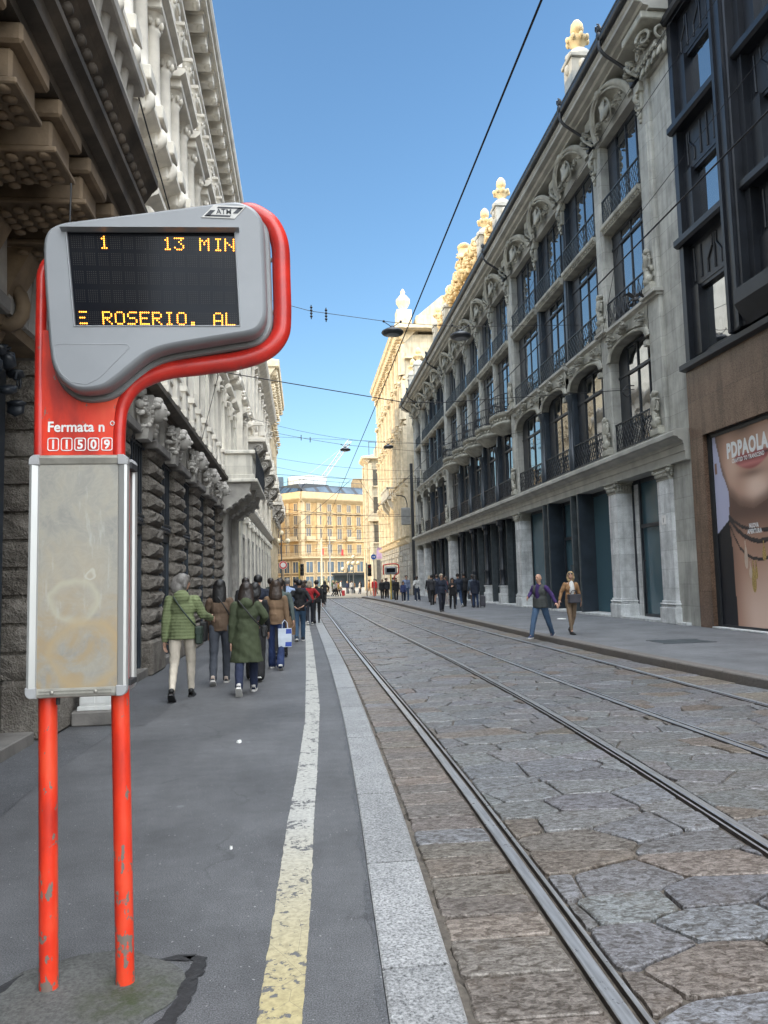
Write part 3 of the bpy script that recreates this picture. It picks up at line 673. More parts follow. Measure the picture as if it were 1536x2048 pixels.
OPEN=[('A',22.4,25.5),('B',26.2,29.65),('B',30.0,33.3),('B',33.65,37.5)]+[('C',38.4+3.52*i+(.17 if i else 0),38.4+3.52*(i+1)-(.17 if i<4 else 0)) for i in range(5)]+[('D',56.9,60.45),('D',60.8,64.2),('D',64.55,68.0),('E',68.7,71.9)]
PIER=[(21.6,22.4),(25.5,26.2),(37.5,38.4),(56.0,56.9),(68.0,68.7),(71.9,72.7)]
POST=[29.65,33.3,41.75,45.27,48.79,52.31,60.45,64.2]
# body behind the facade: keeps the light out
k=FR(); k.box(20.35,74,-13,-1.0,0,18.3); k.build('inner_wall','interior_dark',bR)
k=FR(); k.box(20.35,21.6,-1.0,-.12,ZRP,16.9); k.build('corner_pier','stone_pier',bR); k=FR(); k.box(72.7,74,-1.0,-.12,ZRP,16.9); k.build('corner_pier','stone_pier',bR)
# ground floor piers
def pier_mesh(w):
    k=MB(lambda u,v,z:(-v,u,z)); k.box(0,w,-.75,0,.75,4.35)
    return k.mesh('pier','stone_base')
def base_mesh(w):
    k=MB(lambda u,v,z:(-v,u,z)); k.box(-.09,w+.09,-.6,.09,ZRP,.56,.02); k.box(-.06,w+.06,-.6,.06,.56,.62,.01)
    k.box(-.085,w+.085,-.6,.085,.62,.68,.02); k.box(-.035,w+.035,-.6,.035,.68,.75,.01); return k.mesh('pier_base','stone_base')
def capital_mesh(w):
    k=MB(lambda u,v,z:(-v,u,z)); k.box(-.02,w+.02,-.6,.02,4.35,4.42,.01); k.box(-.07,w+.07,-.6,.07,4.62,4.70,.015); k.box(-.14,w+.14,-.6,.13,4.70,4.76,.01)
    n=7
    for i in range(n):
        u=w*(i+.5)/n; k.ell((u,.045,4.50),(w/n*.48,.05,.09),None,6,5); k.ell((u,.075,4.58),(w/n*.42,.045,.05),None,6,5)
    for i in range(5):
        v=-.5*(i+.5)/5; k.ell((-.045,v,4.50),(.05,.05,.09),None,6,5); k.ell((-.075,v,4.58),(.045,.045,.05),None,6,5)
    for u in (-.06,w+.06): k.ell((u,.06,4.62),(.07,.07,.07),None,8,6)
    k.box(0,w,-.6,.03,4.42,4.62); return k.mesh('capital','stone_carved')
pm={}
for u0,u1 in PIER:
    w_=round(u1-u0,2)
    if w_ not in pm: pm[w_]=(pier_mesh(w_),base_mesh(w_),capital_mesh(w_))
    a=put('pier',pm[w_][0],bR,(XR,u0,0)); put('pier_base',pm[w_][1],a,(XR,u0,0)); put('capital',pm[w_][2],a,(XR,u0,0))
# entablature, cornice, gutter: extruded profiles
k=FR(); k.extr([(-.9,4.76),(.02,4.76),(.02,5.0),(.05,5.02),(.05,5.2),(.08,5.22),(.08,5.3),(.2,5.36),(.24,5.42),(.36,5.44),(.36,5.56),(.3,5.6),(.3,5.64),(-.9,5.74)],20.5,73.6)
k.build('entablature','stone_plain',bR)
k=FR(); k.extr([(-.9,16.95),(-.02,16.95),(-.02,18.02),(-.9,18.02)],20.35,74); k.build('frieze_wall','stone_plain',bR)
k=FR(); k.extr([(-.9,18.02),(.55,18.02),(.55,18.1),(.72,18.13),(.78,18.2),(.98,18.22),(.98,18.34),(1.04,18.4),(1.04,18.48),(-.9,18.55)],20.1,74.2)
k.build('cornice','stone_plain',bR)
k=FR(); k.tube([(20.0,1.1,18.58),(74.3,1.1,18.58)],.13,12); k.tube([(20.0,1.14,18.78),(74.3,1.14,18.78)],.06,8); k.box(20.0,74.3,.85,1.1,18.5,18.72); k.build('gutter','zinc',bR)
k=FR(); k.extr([(1.0,18.7),(-1.5,20.2),(-12,20.6),(-12,18.3),(1.0,18.55)],20.3,74); k.build('roof','zinc',bR)
# drain pipes swinging in from the gutter
def drain():
    k=MB(lambda u,v,z:(-v,u,z)); k.tube(spline([(0,1.17,18.55),(0,1.2,18.3),(0,1.05,18.05),(0,.6,17.75),(0,.25,17.5),(0,.12,17.28)],4,False),.055,8)
    k.box(-.12,.12,.0,.22,17.02,17.26,.02); k.box(-.15,.15,-.02,.26,17.26,17.31); k.ell((0,1.17,18.65),(.13,.13,.16),None,8,6); k.ell((0,1.19,18.9),(.09,.09,.14),None,8,6)
    for a in (-.09,.09): k.tube([(a,1.2,18.8),(a*1.6,1.24,18.95),(a*.6,1.26,19.02)],.025,6)
    return k.mesh('drain_pipe','zinc')
dm=drain()
for u in (22.2,26.0,38.2,57.2,68.3,72.3): put('drain_pipe',dm,bR,(XR,u,0))
# upper piers (front face at v=0 with chamfered edge and slim returns)
for z0,z1 in ((5.72,16.95),):
    for u0,u1 in PIER:
        k=FR(); k.box(u0,u1,-.85,0,z0,z1,.04); k.box(u0+.12,u1-.12,-.2,.035,10.6,16.2,.03); a=k.build('upper_pier','stone_pier',bR)
    for u in POST:
        k=FR(); k.box(u,u+.36,-.8,-.12,10.2,16.95,.03); k.box(u+.06,u+.3,-.2,-.07,10.3,16.6,.02); k.build('upper_post','stone_pier' if 38.4<u<56 else 'iron_blue',bR)
        k=FR(); k.box(u,u+.36,-.8,-.12,5.72,9.4,.03); k.lathe(u+.18,-.1,[(.15,5.74),(.17,5.8),(.17,6.6),(.12,6.66),(.105,8.5),(.17,8.62),(.2,8.8),(.2,8.86)],10); k.build('iron_column','iron_blue',bR)
# belts under the floors
k=FR()
for n_,u0,u1 in OPEN: k.extr([(-.8,9.95),(-.02,9.95),(.04,10.0),(.1,10.04),(.1,10.14),(-.8,10.2)],u0,u1)
k.build('first_belt','stone_plain',bR)
def ornament(k,u,v,z,w,h,d,seed,n=26):
    """a cluster of carved leaves, scrolls and knobs filling a w x h patch"""
    r_=random.Random(seed)
    for i in range(n):
        a,b_=r_.uniform(-.5,.5),r_.uniform(-.5,.5)
        if a*a+b_*b_>.27: continue
        s_=r_.uniform(.04,.10)*min(w,h)*1.2
        rot=Matrix.Rotation(r_.uniform(0,PI),3,'Y')
        k.ell((u+a*w,v+d*(1-2*(a*a+b_*b_))*.5,z+b_*h),(s_*1.5,d*.5,s_*.7),rot,6,5)
    for sg in (-1,1):
        pts=[]
        for i in range(11):
            a=i/10*2.4*PI; rr_=.2*h*(1-i/12); pts.append((u+sg*(.26*w-rr_*cos(a)*.8),v+d*.55,z+.06*h+rr_*sin(a)))
        k.tube(pts,[.026*h*(1-.4*i/10) for i in range(11)],6)
# window units: unit width 1 in u, scaled to the bay
def win_mesh(z0,z1,tr,arch=0,back=-.36):
    """frame with side panels, two mullions, transom and dark inner reveal"""
    k=MB(lambda u,v,z:(-v,u,z)); f=.016
    W=[(0,.018),(.25,.268),(.51,.528),(.765,.78),(.98,1.0)]
    for a,b_ in W: k.box(a,b_,back-.05,back+.025,z0,z1)
    k.box(.0,1,back-.05,back+.05,z0,z0+.09); k.box(0,1,back-.05,back+.05,z1-.08,z1)
    if tr: k.box(0,1,back-.05,back+.06,tr,tr+.09)
    k.box(.77,.99,back-.02,back+.03,z0,z1)
    return k.mesh('window',['iron'])
def pane_mesh(z0,z1,tilt,back=-.37):
    k=MB(lambda u,v,z:(-v,u,z)); r_=random.Random(int(tilt*1000))
    for a,b_ in ((.018,.25),(.268,.51),(.528,.765)):
        e=r_.uniform(-.012,.012); k.quad((a,back+e,z0),(b_,back-e,z0),(b_,back-e+tilt,z1),(a,back+e+tilt,z1))
    return k.mesh('pane','window_glass')
LEV=[(5.8,9.35,8.35),(10.2,13.55,13.0),(13.95,16.95,None)]
wm=[[win_mesh(a,b_,c_)] for a,b_,c_ in LEV]; gm=[[pane_mesh(a,b_,t_) for t_ in (.0,.012,-.01)] for a,b_,c_ in LEV]
# lattice balustrade, unit width 1 (about 3.4 m): flat bars
def lattice(z0,z1,n,mat,thick=.008,scroll=False):
    k=MB(lambda u,v,z:(-v,u,z)); W=3.4; h=z1-z0
    def bar(p,q,t=thick): 
        dx,dz=q[0]-p[0],q[1]-p[1]; L=math.hypot(dx*W,dz); nx,nz=-dz/L*t/W,dx*W/L*t
        vs=[(p[0]-nx,-t,p[1]-nz),(q[0]-nx,-t,q[1]-nz),(q[0]+nx,-t,q[1]+nz),(p[0]+nx,-t,p[1]+nz),(p[0]-nx,t,p[1]-nz),(q[0]-nx,t,q[1]-nz),(q[0]+nx,t,q[1]+nz),(p[0]+nx,t,p[1]+nz)]
        k.add(vs,[(0,1,2,3),(4,5,6,7),(0,1,5,4),(2,3,7,6)])
    k.box(0,1,-.03,.03,z1-.04,z1); k.box(0,1,-.02,.02,z0,z0+.04)
    for a in (0,.33,.66,.993): k.box(a,a+.007,-.02,.02,z0,z1)
    if not scroll:
        c_=1/n; hz=h/3
        for i in range(n):
            for j in range(3):
                bar((i*c_,z0+j*hz),((i+1)*c_,z0+(j+1)*hz)); bar(((i+1)*c_,z0+j*hz),(i*c_,z0+(j+1)*hz))
    else:
        for i in range(n):
            u=(i+.5)/n
            for s_ in (-1,1):
                k.tube([(u+s_*.42/n*sin(a)*(1-.25*a/PI),0,z0+h*.1+h*.8*(a/PI/1.15)) for a in [PI*1.15*q/7 for q in range(8)]],.011,5)
            k.ell((u,0,z0+h*.5),(.012,.02,.14),None,6,4); k.ell((u,0,z0+h*.82),(.014,.02,.06),None,6,4)
    return k.mesh('balustrade',mat)
lat1=lattice(5.82,6.75,15,'iron',.009); lat2=lattice(10.22,11.1,15,'iron_grey',.008); lat2s=lattice(10.22,11.1,8,'iron',.01,True); lat3=lattice(14.0,14.85,15,'iron_grey',.008)
# sill with egg and dart under the top windows
def sill():
    k=MB(lambda u,v,z:(-v,u,z)); k.extr([(-.6,13.62),(-.0,13.62),(.02,13.66),(.02,13.72),(.1,13.76),(.12,13.8),(.12,13.9),(-.6,13.95)],0,1)
    for i in range(18): k.ell(((i+.5)/18,.035,13.70),(.012,.05,.05),None,6,5)
    return k.mesh('sill','stone_carved')
sm=sill()
# cove with shield above each top window
def cove(seed):
    k=MB(lambda u,v,z:(-v,u,z)); r_=random.Random(seed); N=14
    # concave shell, sweeping out from the lintel to the cornice, within an arch
    rings=[]
    for i in range(N+1):
        u=.06+.88*i/N; hh=.92*math.sqrt(max(0,1-((u-.5)/.47)**2))+.02
        rings.append([(u,-.05+.62*(1-cos(q/6*PI/2))*min(1,hh*1.1),16.98+hh*sin(q/6*PI/2)) for q in range(7)])
    k.loft(rings,False,False,True)
    # arched rim
    arc=[(.5-.47*cos(PI*i/16),.5*max(.12,sin(PI*i/16))+.07,16.98+.95*sin(PI*i/16)) for i in range(17)]
    k.tube(arc,.055,7); k.tube([(.5+(u-.5)*.9,v-.04,16.98+(z-16.98)*.88) for u,v,z in arc],.03,6)
    # oval shield with ribs
    k.ell((.52,.3,17.36),(.105,.14,.38),Matrix.Rotation(.35,3,'X'),12,9)
    k.tube([(.52+.10*cos(a),.31+.14*sin(a)*.6,17.38+.38*sin(a)) for a in [2*PI*i/16 for i in range(16)]],.02,6,True)
    for q in range(4): k.tube([(.46+.03*q,.37,17.05+.02*q),(.49+.025*q,.42,17.3),(.45+.04*q,.46,17.6)],.018,5)
    ornament(k,.26,.2,17.22,.26,.4,.16,seed,16); ornament(k,.77,.2,17.22,.26,.4,.16,seed+1,16)
    k.ell((.5,.58,17.9),(.05,.12,.13),None,8,6)
    for s_ in (-1,1): k.ell((.5+s_*.05,.55,17.86),(.035,.08,.07),None,6,5)
    k.box(.985,1.12,-.02,.32,17.55,17.95); k.tube([(1.05,.1+.2*sin(a),17.72+.1*cos(a)) for a in [i*.7 for i in range(8)]],.06,6)
    return k.mesh('shell_cove','stone_carved')
cvm=[cove(40+i*3) for i in range(3)]
# console brackets and garlands at the head of the piers
def console():
    k=MB(lambda u,v,z:(-v,u,z)); k.box(-.2,.2,-.1,.16,16.7,16.95,.02); k.box(-.16,.16,-.1,.1,16.05,16.7,.03); k.box(-.22,.22,-.05,.2,16.62,16.7,.01)
    k.tube([(0,.12+.1*sin(a),16.45+.11*cos(a)) for a in [i*.6 for i in range(10)]],.07,7); ornament(k,0,.1,16.2,.3,.5,.12,3,14)
    k.ell((0,.08,15.9),(.1,.08,.14),None,8,6); k.ell((0,.06,15.72),(.06,.06,.08),None,8,6)
    ornament(k,0,.25,17.3,.5,.8,.3,8,22)
    k.tube([(-.3+.05*i,.2+.25*sin(i*.35),17.0+.08*i) for i in range(12)],.05,6); return k.mesh('console','stone_carved')
cm=console()
for u0,u1 in PIER: put('console',cm,bR,(XR,(u0+u1)/2,0))
for u in POST: put('console',cm,bR,(XR+.1,u+.18,0))
# arched head over the first floor windows with carved spandrels
def arch_head(seed):
    k=MB(lambda u,v,z:(-v,u,z)); N=18; z0,zt=8.75,9.95
    pts=[(i/N,8.95+.5*math.sqrt(max(0,1-((i/N-.5)/.5)**2))**.9) for i in range(N+1)]
    fr=[]; 
    for (a,za),(b_,zb) in zip(pts,pts[1:]):
        k.quad((a,.0,za),(b_,.0,zb),(b_,.0,zt),(a,.0,zt)); k.quad((a,.0,za),(b_,.0,zb),(b_,-.5,zb),(a,-.5,za))
    k.tube([(a,.04,z) for a,z in pts],.055,6); k.tube([(a,.02,z+.13) for a,z in pts],.03,5)
    ornament(k,.12,.05,9.62,.24,.55,.14,seed,18); ornament(k,.88,.05,9.62,.24,.55,.14,seed+1,18); ornament(k,.5,.1,9.72,.2,.5,.24,seed+2,18)
    k.ell((.5,.14,9.72),(.035,.13,.2),None,8,6)
    k.box(-.02,.05,-.1,.12,8.62,8.82,.01)
    return k.mesh('arch_head','stone_carved')
ahm=[arch_head(60),arch_head(70)]
# carved figure standing on the pier foot
def figure(seed):
    k=MB(lambda u,v,z:(-v,u,z)); r_=random.Random(seed)
    k.box(-.28,.28,-.05,.2,0,.2,.02); k.box(-.22,.22,-.05,.15,.2,.28,.02)
    k.cap((-.05,.1,.32),(.04,.12,.75),.13,.11,8); k.cap((.04,.12,.75),(-.02,.12,1.05),.11,.13,8); k.ell((-.02,.14,1.28),(.09,.09,.11),None,8,6)
    k.cap((-.14,.1,1.08),(-.2,.14,.75),.05,.04,6); k.cap((.1,.1,1.1),(.2,.12,1.3),.05,.045,6); ornament(k,0,.06,.8,.55,1.1,.14,seed,22)
    k.ell((-.1,.12,.4),(.14,.1,.14),None,8,5); k.ell((.12,.12,.38),(.12,.1,.12),None,8,5); return k.mesh('carved_figure','stone_carved')
fg=[figure(5),figure(6)]
for i,(u0,u1) in enumerate(PIER):
    put('carved_figure',fg[i%2],bR,(XR,(u0+u1)/2,5.72)); put('carved_figure',fg[(i+1)%2],bR,(XR,(u0+u1)/2,10.18))
    k=FR(); k.box(u0-.04,u1+.04,-.3,.1,9.98,10.06); k.box(u0-.1,u1+.1,-.3,.2,10.06,10.18,.01); k.build('pier_belt','stone_plain',bR)
for j,(nm,u0,u1) in enumerate(OPEN):
    wd=u1-u0
    for li,(a,b_,c_) in enumerate(LEV):
        o=put('window',wm[li][0],bR,(XR,u0,0),0,(1,wd,1)); link('pane',gm[li][(j*2+li)%3],o)
    put('balustrade',lat1,bR,(XR+.12,u0,0),0,(1,wd,1)); put('balustrade',lat3,bR,(XR+.02,u0,0),0,(1,wd,1)); put('sill',sm,bR,(XR,u0,0),0,(1,wd,1)); put('shell_cove',cvm[j%3],bR,(XR,u0,0),0,(1,wd,1))
    if nm!='C':
        put('balustrade',lat2s if nm in 'AE' else lat2,bR,(XR+.04,u0,0),0,(1,wd,1)); put('arch_head',ahm[j%2],bR,(XR,u0,0),0,(1,wd,1))
# bowed balconies of the middle bays
def balcony():
    k=MB(lambda u,v,z:(-v,u,z)); C=lambda r,v0:[(1.72*r*cos(PI*i/16),v0+.95*r*sin(PI*i/16)) for i in range(17)]
    rings=[]
    for r,z in ((.25,9.15),(.5,9.3),(.72,9.5),(.9,9.62),(.9,9.75),(.84,9.78),(.84,9.98),(.95,10.02),(1.0,10.08),(1.0,10.2)):
        rings.append([(u,v,z) for u,v in C(r,-.3)])
    k.loft(rings,False,False,True); k.add([(u,v,10.2) for u,v in C(1,-.3)],[tuple(range(17))]); 
    for i in range(13): a=PI*(i+.5)/13; k.ell((1.5*cos(a),-.3+.83*sin(a),9.88),(.09,.07,.08),None,6,5)
    return k.mesh('balcony','stone_carved')
def bowrail():
    k=MB(lambda u,v,z:(-v,u,z)); C=lambda a:(1.66*cos(a),-.3+.91*sin(a)); A=[PI*i/20 for i in range(21)]
    for z in (10.3,11.15): k.tube([C(a)+(z,) for a in A],.028,6)
    for i in range(24):
        a=PI*(i+.5)/24; u,v=C(a); k.tube([(u,v,10.3),(u*1.0,v+.06*sin(a),10.55),(u,v,11.15)],.013,4)
        k.ell((u,v,10.72),(.035,.035,.09),None,5,4)
    return k.mesh('balcony_railing','iron')
bm_,br_=balcony(),bowrail()
for j,(nm,u0,u1) in enumerate(OPEN):
    if nm=='C': a=put('balcony',bm_,bR,(XR,(u0+u1)/2,0)); put('balcony_railing',br_,a,(XR,(u0+u1)/2,0))
# ground floor: shop fronts
def shop(u0,u1,door):
    back=-.62; k=FR()
    k.box(u0,u1,back-.3,back-.1,ZRP,.16); 
    nb=3 if u1-u0>6 else 1
    k.box(u0,u1,back-.06,back+.05,4.62,4.78); k.box(u0,u0+.08,back-.05,back+.06,.1,4.7); k.box(u1-.08,u1,back-.05,back+.06,.1,4.7)
    f=k.build('shop_window','iron',bR); k=FR()
    k.quad((u0,back,.12),(u1,back,.12),(u1,back,4.66),(u0,back,4.66)); k.build('pane','shop_glass' if u0<38 else 'window_glass',f)
    return f
k=FR(); k.extr([(-.9,ZRP),(.05,ZRP),(.05,.14),(-.9,.16)],21,73.4); k.build('threshold','stone_base',bR)
def jamb(u,w_,v0,v1,mat='iron_blue'):
    k=FR(); k.box(u,u+w_,v0,v1,.12,4.76); k.build('shop_jamb',mat,bR)
f=shop(22.4,25.5,1)
def door(u0,u1,handle):
    k=FR(); back=-.56
    k.box(u0,u1,back-.03,back+.04,3.1,3.22); k.box(u0,u0+.09,back-.03,back+.04,.12,4.7); k.box(u1-.09,u1,back-.03,back+.04,.12,4.7); k.box(u0,u1,back-.03,back+.04,.12,.24)
    d=k.build('door','iron',bR); k=FR()
    for q in handle: k.tube([(q,back+.04,.95),(q,back+.12,.95),(q,back+.12,2.0),(q,back+.04,2.0)],.02,6)
    k.build('door_handle','iron',d)
door(22.5,24.9,[24.6]); jamb(24.95,.5,-.75,-.6,'stone_base')
f=shop(26.2,37.5,0)
for u,w_ in ((29.2,.14),(29.21,.12),(32.9,.14),(32.91,.12),(29.95,.12),(33.6,.12)): jamb(u,w_,-.75,.0 if w_>.13 else .03,'iron_blue' if w_>.13 else 'iron_grey')
door(30.5,32.6,[31.4,31.6]); k=FR(); k.box(31.45,31.53,-.58,-.5,.15,3.1); k.build('door_stile','iron',bR)
f=shop(38.4,56.0,0); f=shop(56.9,68.0,0); f=shop(68.7,71.9,0)
def icol():
    k=MB(lambda u,v,z:(-v,u,z)); k.box(-.26,.26,-.3,.22,ZRP,.7,.02); k.box(-.2,.2,-.25,.16,.7,1.05,.02); k.box(-.24,.24,-.28,.2,1.05,1.12)
    base=k; b0=base.mesh('column_base','stone_base')
    k=MB(lambda u,v,z:(-v,u,z)); k.lathe(0,0,[(.2,1.12),(.2,1.2),(.15,1.26),(.15,1.9),(.18,1.95),(.18,2.02),(.135,2.08),(.12,4.1),(.17,4.15),(.14,4.22),(.16,4.5),(.25,4.66),(.27,4.76)],14)
    for i in range(10): a=2*PI*i/10; k.ell((.2*cos(a),.2*sin(a),4.52),(.05,.05,.12),None,6,5)
    return b0,k.mesh('iron_pillar','iron')
ib,ic=icol()
for u in (41.92,45.44,48.96,52.48,60.6,64.4):
    a=put('iron_pillar',ic,bR,(XR+.18,u,0)); put('column_base',ib,a,(XR+.18,u,0)); jamb(u+.55,.14,-.7,-.3,'iron_grey'); jamb(u-.7,.14,-.7,-.3,'iron_grey')
# house number plate and bell
k=FR(); k.box(21.95,22.2,.0,.015,3.02,3.3); pl=k.build('number_plate','white_print',bR)
k=FR(); text(k,'1',0,0,.13,1,0,.03,0,'CENTER',1,lambda a,b_:(22.08-a,.018,3.09+b_)); k.build('number','badge_dark',pl)
# attic above the gutter, sunlight coloured into its carved stone
def finial():
    k=MB(); k.box(-.42,.42,-.42,.42,18.6,20.6); k.box(-.5,.5,-.5,.5,20.5,20.65,.02); k.lathe(0,0,[(.52,20.65),(.5,20.8),(.3,21.0),(.22,21.05)],10)
    for i in range(4): k.ell((.4*cos(i*PI/2),.4*sin(i*PI/2),20.25),(.16,.16,.22),None,8,6)
    a=k.mesh('attic_post','stone_plain')
    k=MB(); k.lathe(0,0,[(.2,21.05),(.16,21.15),(.34,21.3),(.42,21.45),(.3,21.52),(.12,21.58),(.1,21.66),(.22,21.72),(.25,21.85),(.22,22.05),(.12,22.2),(.03,22.26)],12)
    for i in range(8):
        c_,s_=cos(i*PI/4),sin(i*PI/4); k.ell((.38*c_,.38*s_,21.42),(.09,.09,.13),None,6,5)
    return a,k.mesh('finial','stone_sunlit')
fa,ff=finial()
for u,zo in ((26.1,0),(37.3,-.05),(40.9,.1),(51.8,-.1),(55.9,0),(66.5,0),(70,0)):
    a=put('attic_post',fa,bR,(XR-.35,u,zo)); put('finial',ff,a,(XR-.35,u,zo))
k=FR(); pr=[(38,18.5)]+[(38+i*.9,20.0+1.9*sin(PI*i/20)**.8) for i in range(21)]+[(56,18.5)]
k.loft([[(u,v,z) for u,z in pr] for v in (-.4,.1)],True,True,False)
k.tube([(u,.22,z+.05) for u,z in pr[1:-1]],.2,8); k.tube([(u,.18,z-.3) for u,z in pr[1:-1]],.1,7); pd=k.build('attic_gable','stone_sunlit',bR)
for i in range(9): k=FR(); ornament(k,39.5+i*1.9,.3,20.0+1.2*sin(PI*(i+.7)/10.2),1.9,1.4,.4,90+i,34); k.build('gable_carving','stone_sunlit',bR)
k=FR(); k.cap((46.9,.1,21.4),(46.9,.25,22.5),.45,.38,8); k.ell((46.9,.3,22.75),(.6,.4,.22),None,8,6); ornament(k,46.9,.3,21.5,1.6,1.9,.6,120,30)
k.build('gable_urn','stone_sunlit',bR)
k=FR()
for s_,e_ in ((20.4,38),(56,73.8)): k.box(s_,e_,-.5,-.1,18.5,19.6); k.box(s_,e_,-.55,-.0,19.6,19.75,.02); k.build('attic_parapet','stone_plain',bR); k=FR()
k=FR()
for cu,cv,du,dv in ((20.62,.5,.26,.12),(21.35,.34,-.26,.05),(20.35,.1,.02,-.26),(20.35,-.35,.02,.24)):
    k.tube([(cu+du*cos(a)*(1-a/9.5),cv+dv*cos(a)*(1-a/9.5),17.45+.27*sin(a)*(1-a/9.5)) for a in [i*.45 for i in range(17)]],[.06-.0022*i for i in range(17)],7)
for i in range(7):
    u=20.45+i*.19; k.ell((u,.12+.05*(i%2),17.0),(.085,.07,.2),Matrix.Rotation(.35,3,'X'),7,6); k.ell((u+.09,.2,17.25),(.075,.07,.16),Matrix.Rotation(.5,3,'X'),7,6); k.ell((u,.2,17.13),(.05,.06,.06),None,6,5)
for i in range(4):
    k.ell((20.36,.0-.2*i,17.05),(.07,.085,.2),None,7,6); k.ell((20.33,-.1-.2*i,17.28),(.06,.075,.14),None,7,6)
ornament(k,20.98,.3,17.6,.9,.45,.22,33,30)
k.box(20.2,21.6,-.1,.75,17.78,18.02,.03); k.build('corner_scroll','stone_carved',bR)

# ------------------------------------------------------------------ dark metal building with granite shop front, nearer on the right
M('black_metal',(.012,.014,.019),.38,.3,2,.08,50)
Mstone('brown_granite',(.17,.108,.075),1.55,1.05,rough=.22,var=.12,mort=.55,bmp=.05,speck=.5,scale=2)
bD=thing('black_building','black metal clad building with tall recessed windows over a brown granite shop front','building',(XR+.5,10,0))
k=FR(); k.box(-6,20.34,-12,-1.2,0,26); k.build('inner_wall','interior_dark',bD)
# granite base round the shop window opening
k=FR(); k.box(19.65,20.33,-1.2,-.04,ZRP,7.2); k.box(-6,14.0,-1.2,-.04,ZRP,7.2); k.box(14.0,19.65,-1.2,-.04,5.28,7.2); gb=k.build('granite_base','brown_granite',bD)
k=FR(); k.box(13.9,19.64,-.5,.02,ZRP,.12,.01); k.build('granite_step','stone_base',bD)
k=FR(); k.box(19.47,19.66,-.9,-.16,.12,5.3); k.box(14,19.66,-.9,-.16,5.24,5.3); k.build('shop_reveal','interior_dark',bD)
# metal grid above
k=FR(); k.extr([(-1.2,7.2),(.0,7.2),(.14,7.24),(.14,7.38),(.0,7.46),(-1.2,7.46)],-6,20.36)
FL=[7.46,10.95,14.35,17.75,21.15,24.6]
for z in FL[1:]: k.extr([(-1.2,z-.14),(.02,z-.14),(.1,z-.08),(.1,z+.08),(.02,z+.14),(-1.2,z+.14)],-6,20.34)
k.build('metal_belt','black_metal',bD)
GR=[20.34-.28]
def grid(u0,u1,panel):
    for z0,z1 in zip(FL,FL[1:]):
        zs=z0+1.35 if panel else z0+.14
        # fluted spandrel panel and window above
        k=FR(); k.box(u0,u1,-.55,-.45,z0+.14,z1-.14)
        w_=u1-u0; k2=FR()
        k.box(u0,u0+.22,-.5,-.05,z0,z1); k.box(u1-.22,u1,-.5,-.05,z0,z1)
        k.build('metal_frame','black_metal',bD)
        zt=z1-1.4
        k=FR(); k.box(u0+.22,u1-.22,-.4,-.28,zt,z1-.14)
        r_=random.Random(int(z0*10+u0)); n_=6
        for i in range(n_):
            u=u0+.4+(w_-.8)*i/(n_-1); a=r_.choice([0,0,.25,-.25]); zm=zt+.6
            for (ua,za,ub,zb) in ((u,zt+.15,u,zm-.1),(u,zm-.1,u+a,zm+.2),(u+a,zm+.2,u+a,z1-.3)):
                k.tube([(ua,-.27,za),(ub,-.27,zb)],.035,5)
        k.build('spandrel_panel','black_metal',bD)
        k=FR(); k.box(u0+.22,u0+.3,-.5,-.3,z0+.14,zt); k.box(u1-.62,u1-.22,-.5,-.2,z0+.14,zt); k.box(u0+.22,u1-.22,-.5,-.3,z0+.14,z0+.22); k.box(u0+.22,u1-.22,-.5,-.3,zt-.1,zt); o=k.build('window','black_metal',bD)
        k=FR(); k.quad((u0+.3,-.42,z0+.2),(u1-.62,-.42,z0+.2),(u1-.62,-.42,zt),(u0+.3,-.42,zt)); k.build('pane','window_glass',o)
grid(17.75,20.3,1)
k=FR(); k.box(17.0,17.75,-1.0,.18,7.46,26,.03); k.box(17.1,17.2,.1,.26,7.46,26); k.box(17.5,17.58,.1,.24,7.46,26); k.build('metal_pilaster','black_metal',bD)
grid(13.6,17.0,1); grid(9.6,12.9,1)
k=FR(); k.box(12.9,13.6,-1.0,.18,7.46,26,.03); k.build('metal_pilaster','black_metal',bD)
k=FR(); k.box(8.8,9.6,-1.0,.18,7.46,26,.03); k.build('metal_pilaster','black_metal',bD)
k=FR(); k.loft([[(u,-.2,7.46),(u,.12,7.46),(u,.42,7.95),(u,.42,8.3),(u,-.2,8.3)] for u in (13.2,17.0)],True,True,False); k.build('metal_bay_foot','black_metal',bD)
# shop poster: a printed sheet
m=Mvcol('poster_print',.35)
JAW=[(16.1,5.3),(16.3,4.5),(16.7,3.7),(17.2,3.25),(17.75,3.1),(18.3,3.2),(18.74,3.49),(19.05,4.1),(19.25,4.85),(19.4,5.5)]
CORD=[([(18.84,2.98),(18.6,2.82),(18.3,2.68),(17.8,2.57),(17.2,2.54),(16.6,2.62),(15.5,3.0)],.045),([(18.84,2.9),(18.5,2.6),(18.2,2.43),(17.9,2.33),(17.6,2.28),(17.0,2.33),(15.6,2.8)],.06),([(18.84,2.72),(18.6,2.35),(18.44,2.14),(18.2,1.98),(17.9,1.87),(17.5,1.84),(17.0,1.95),(15.8,2.5)],.04)]
def yint(P,u):
    P=sorted(P)
    if u<=P[0][0]: return P[0][1]
    for (a,b_),(c,d) in zip(P,P[1:]):
        if u<=c: t_=(u-a)/(c-a); t_=t_*t_*(3-2*t_)*.35+t_*.65; return b_+(d-b_)*t_
    return P[-1][1]
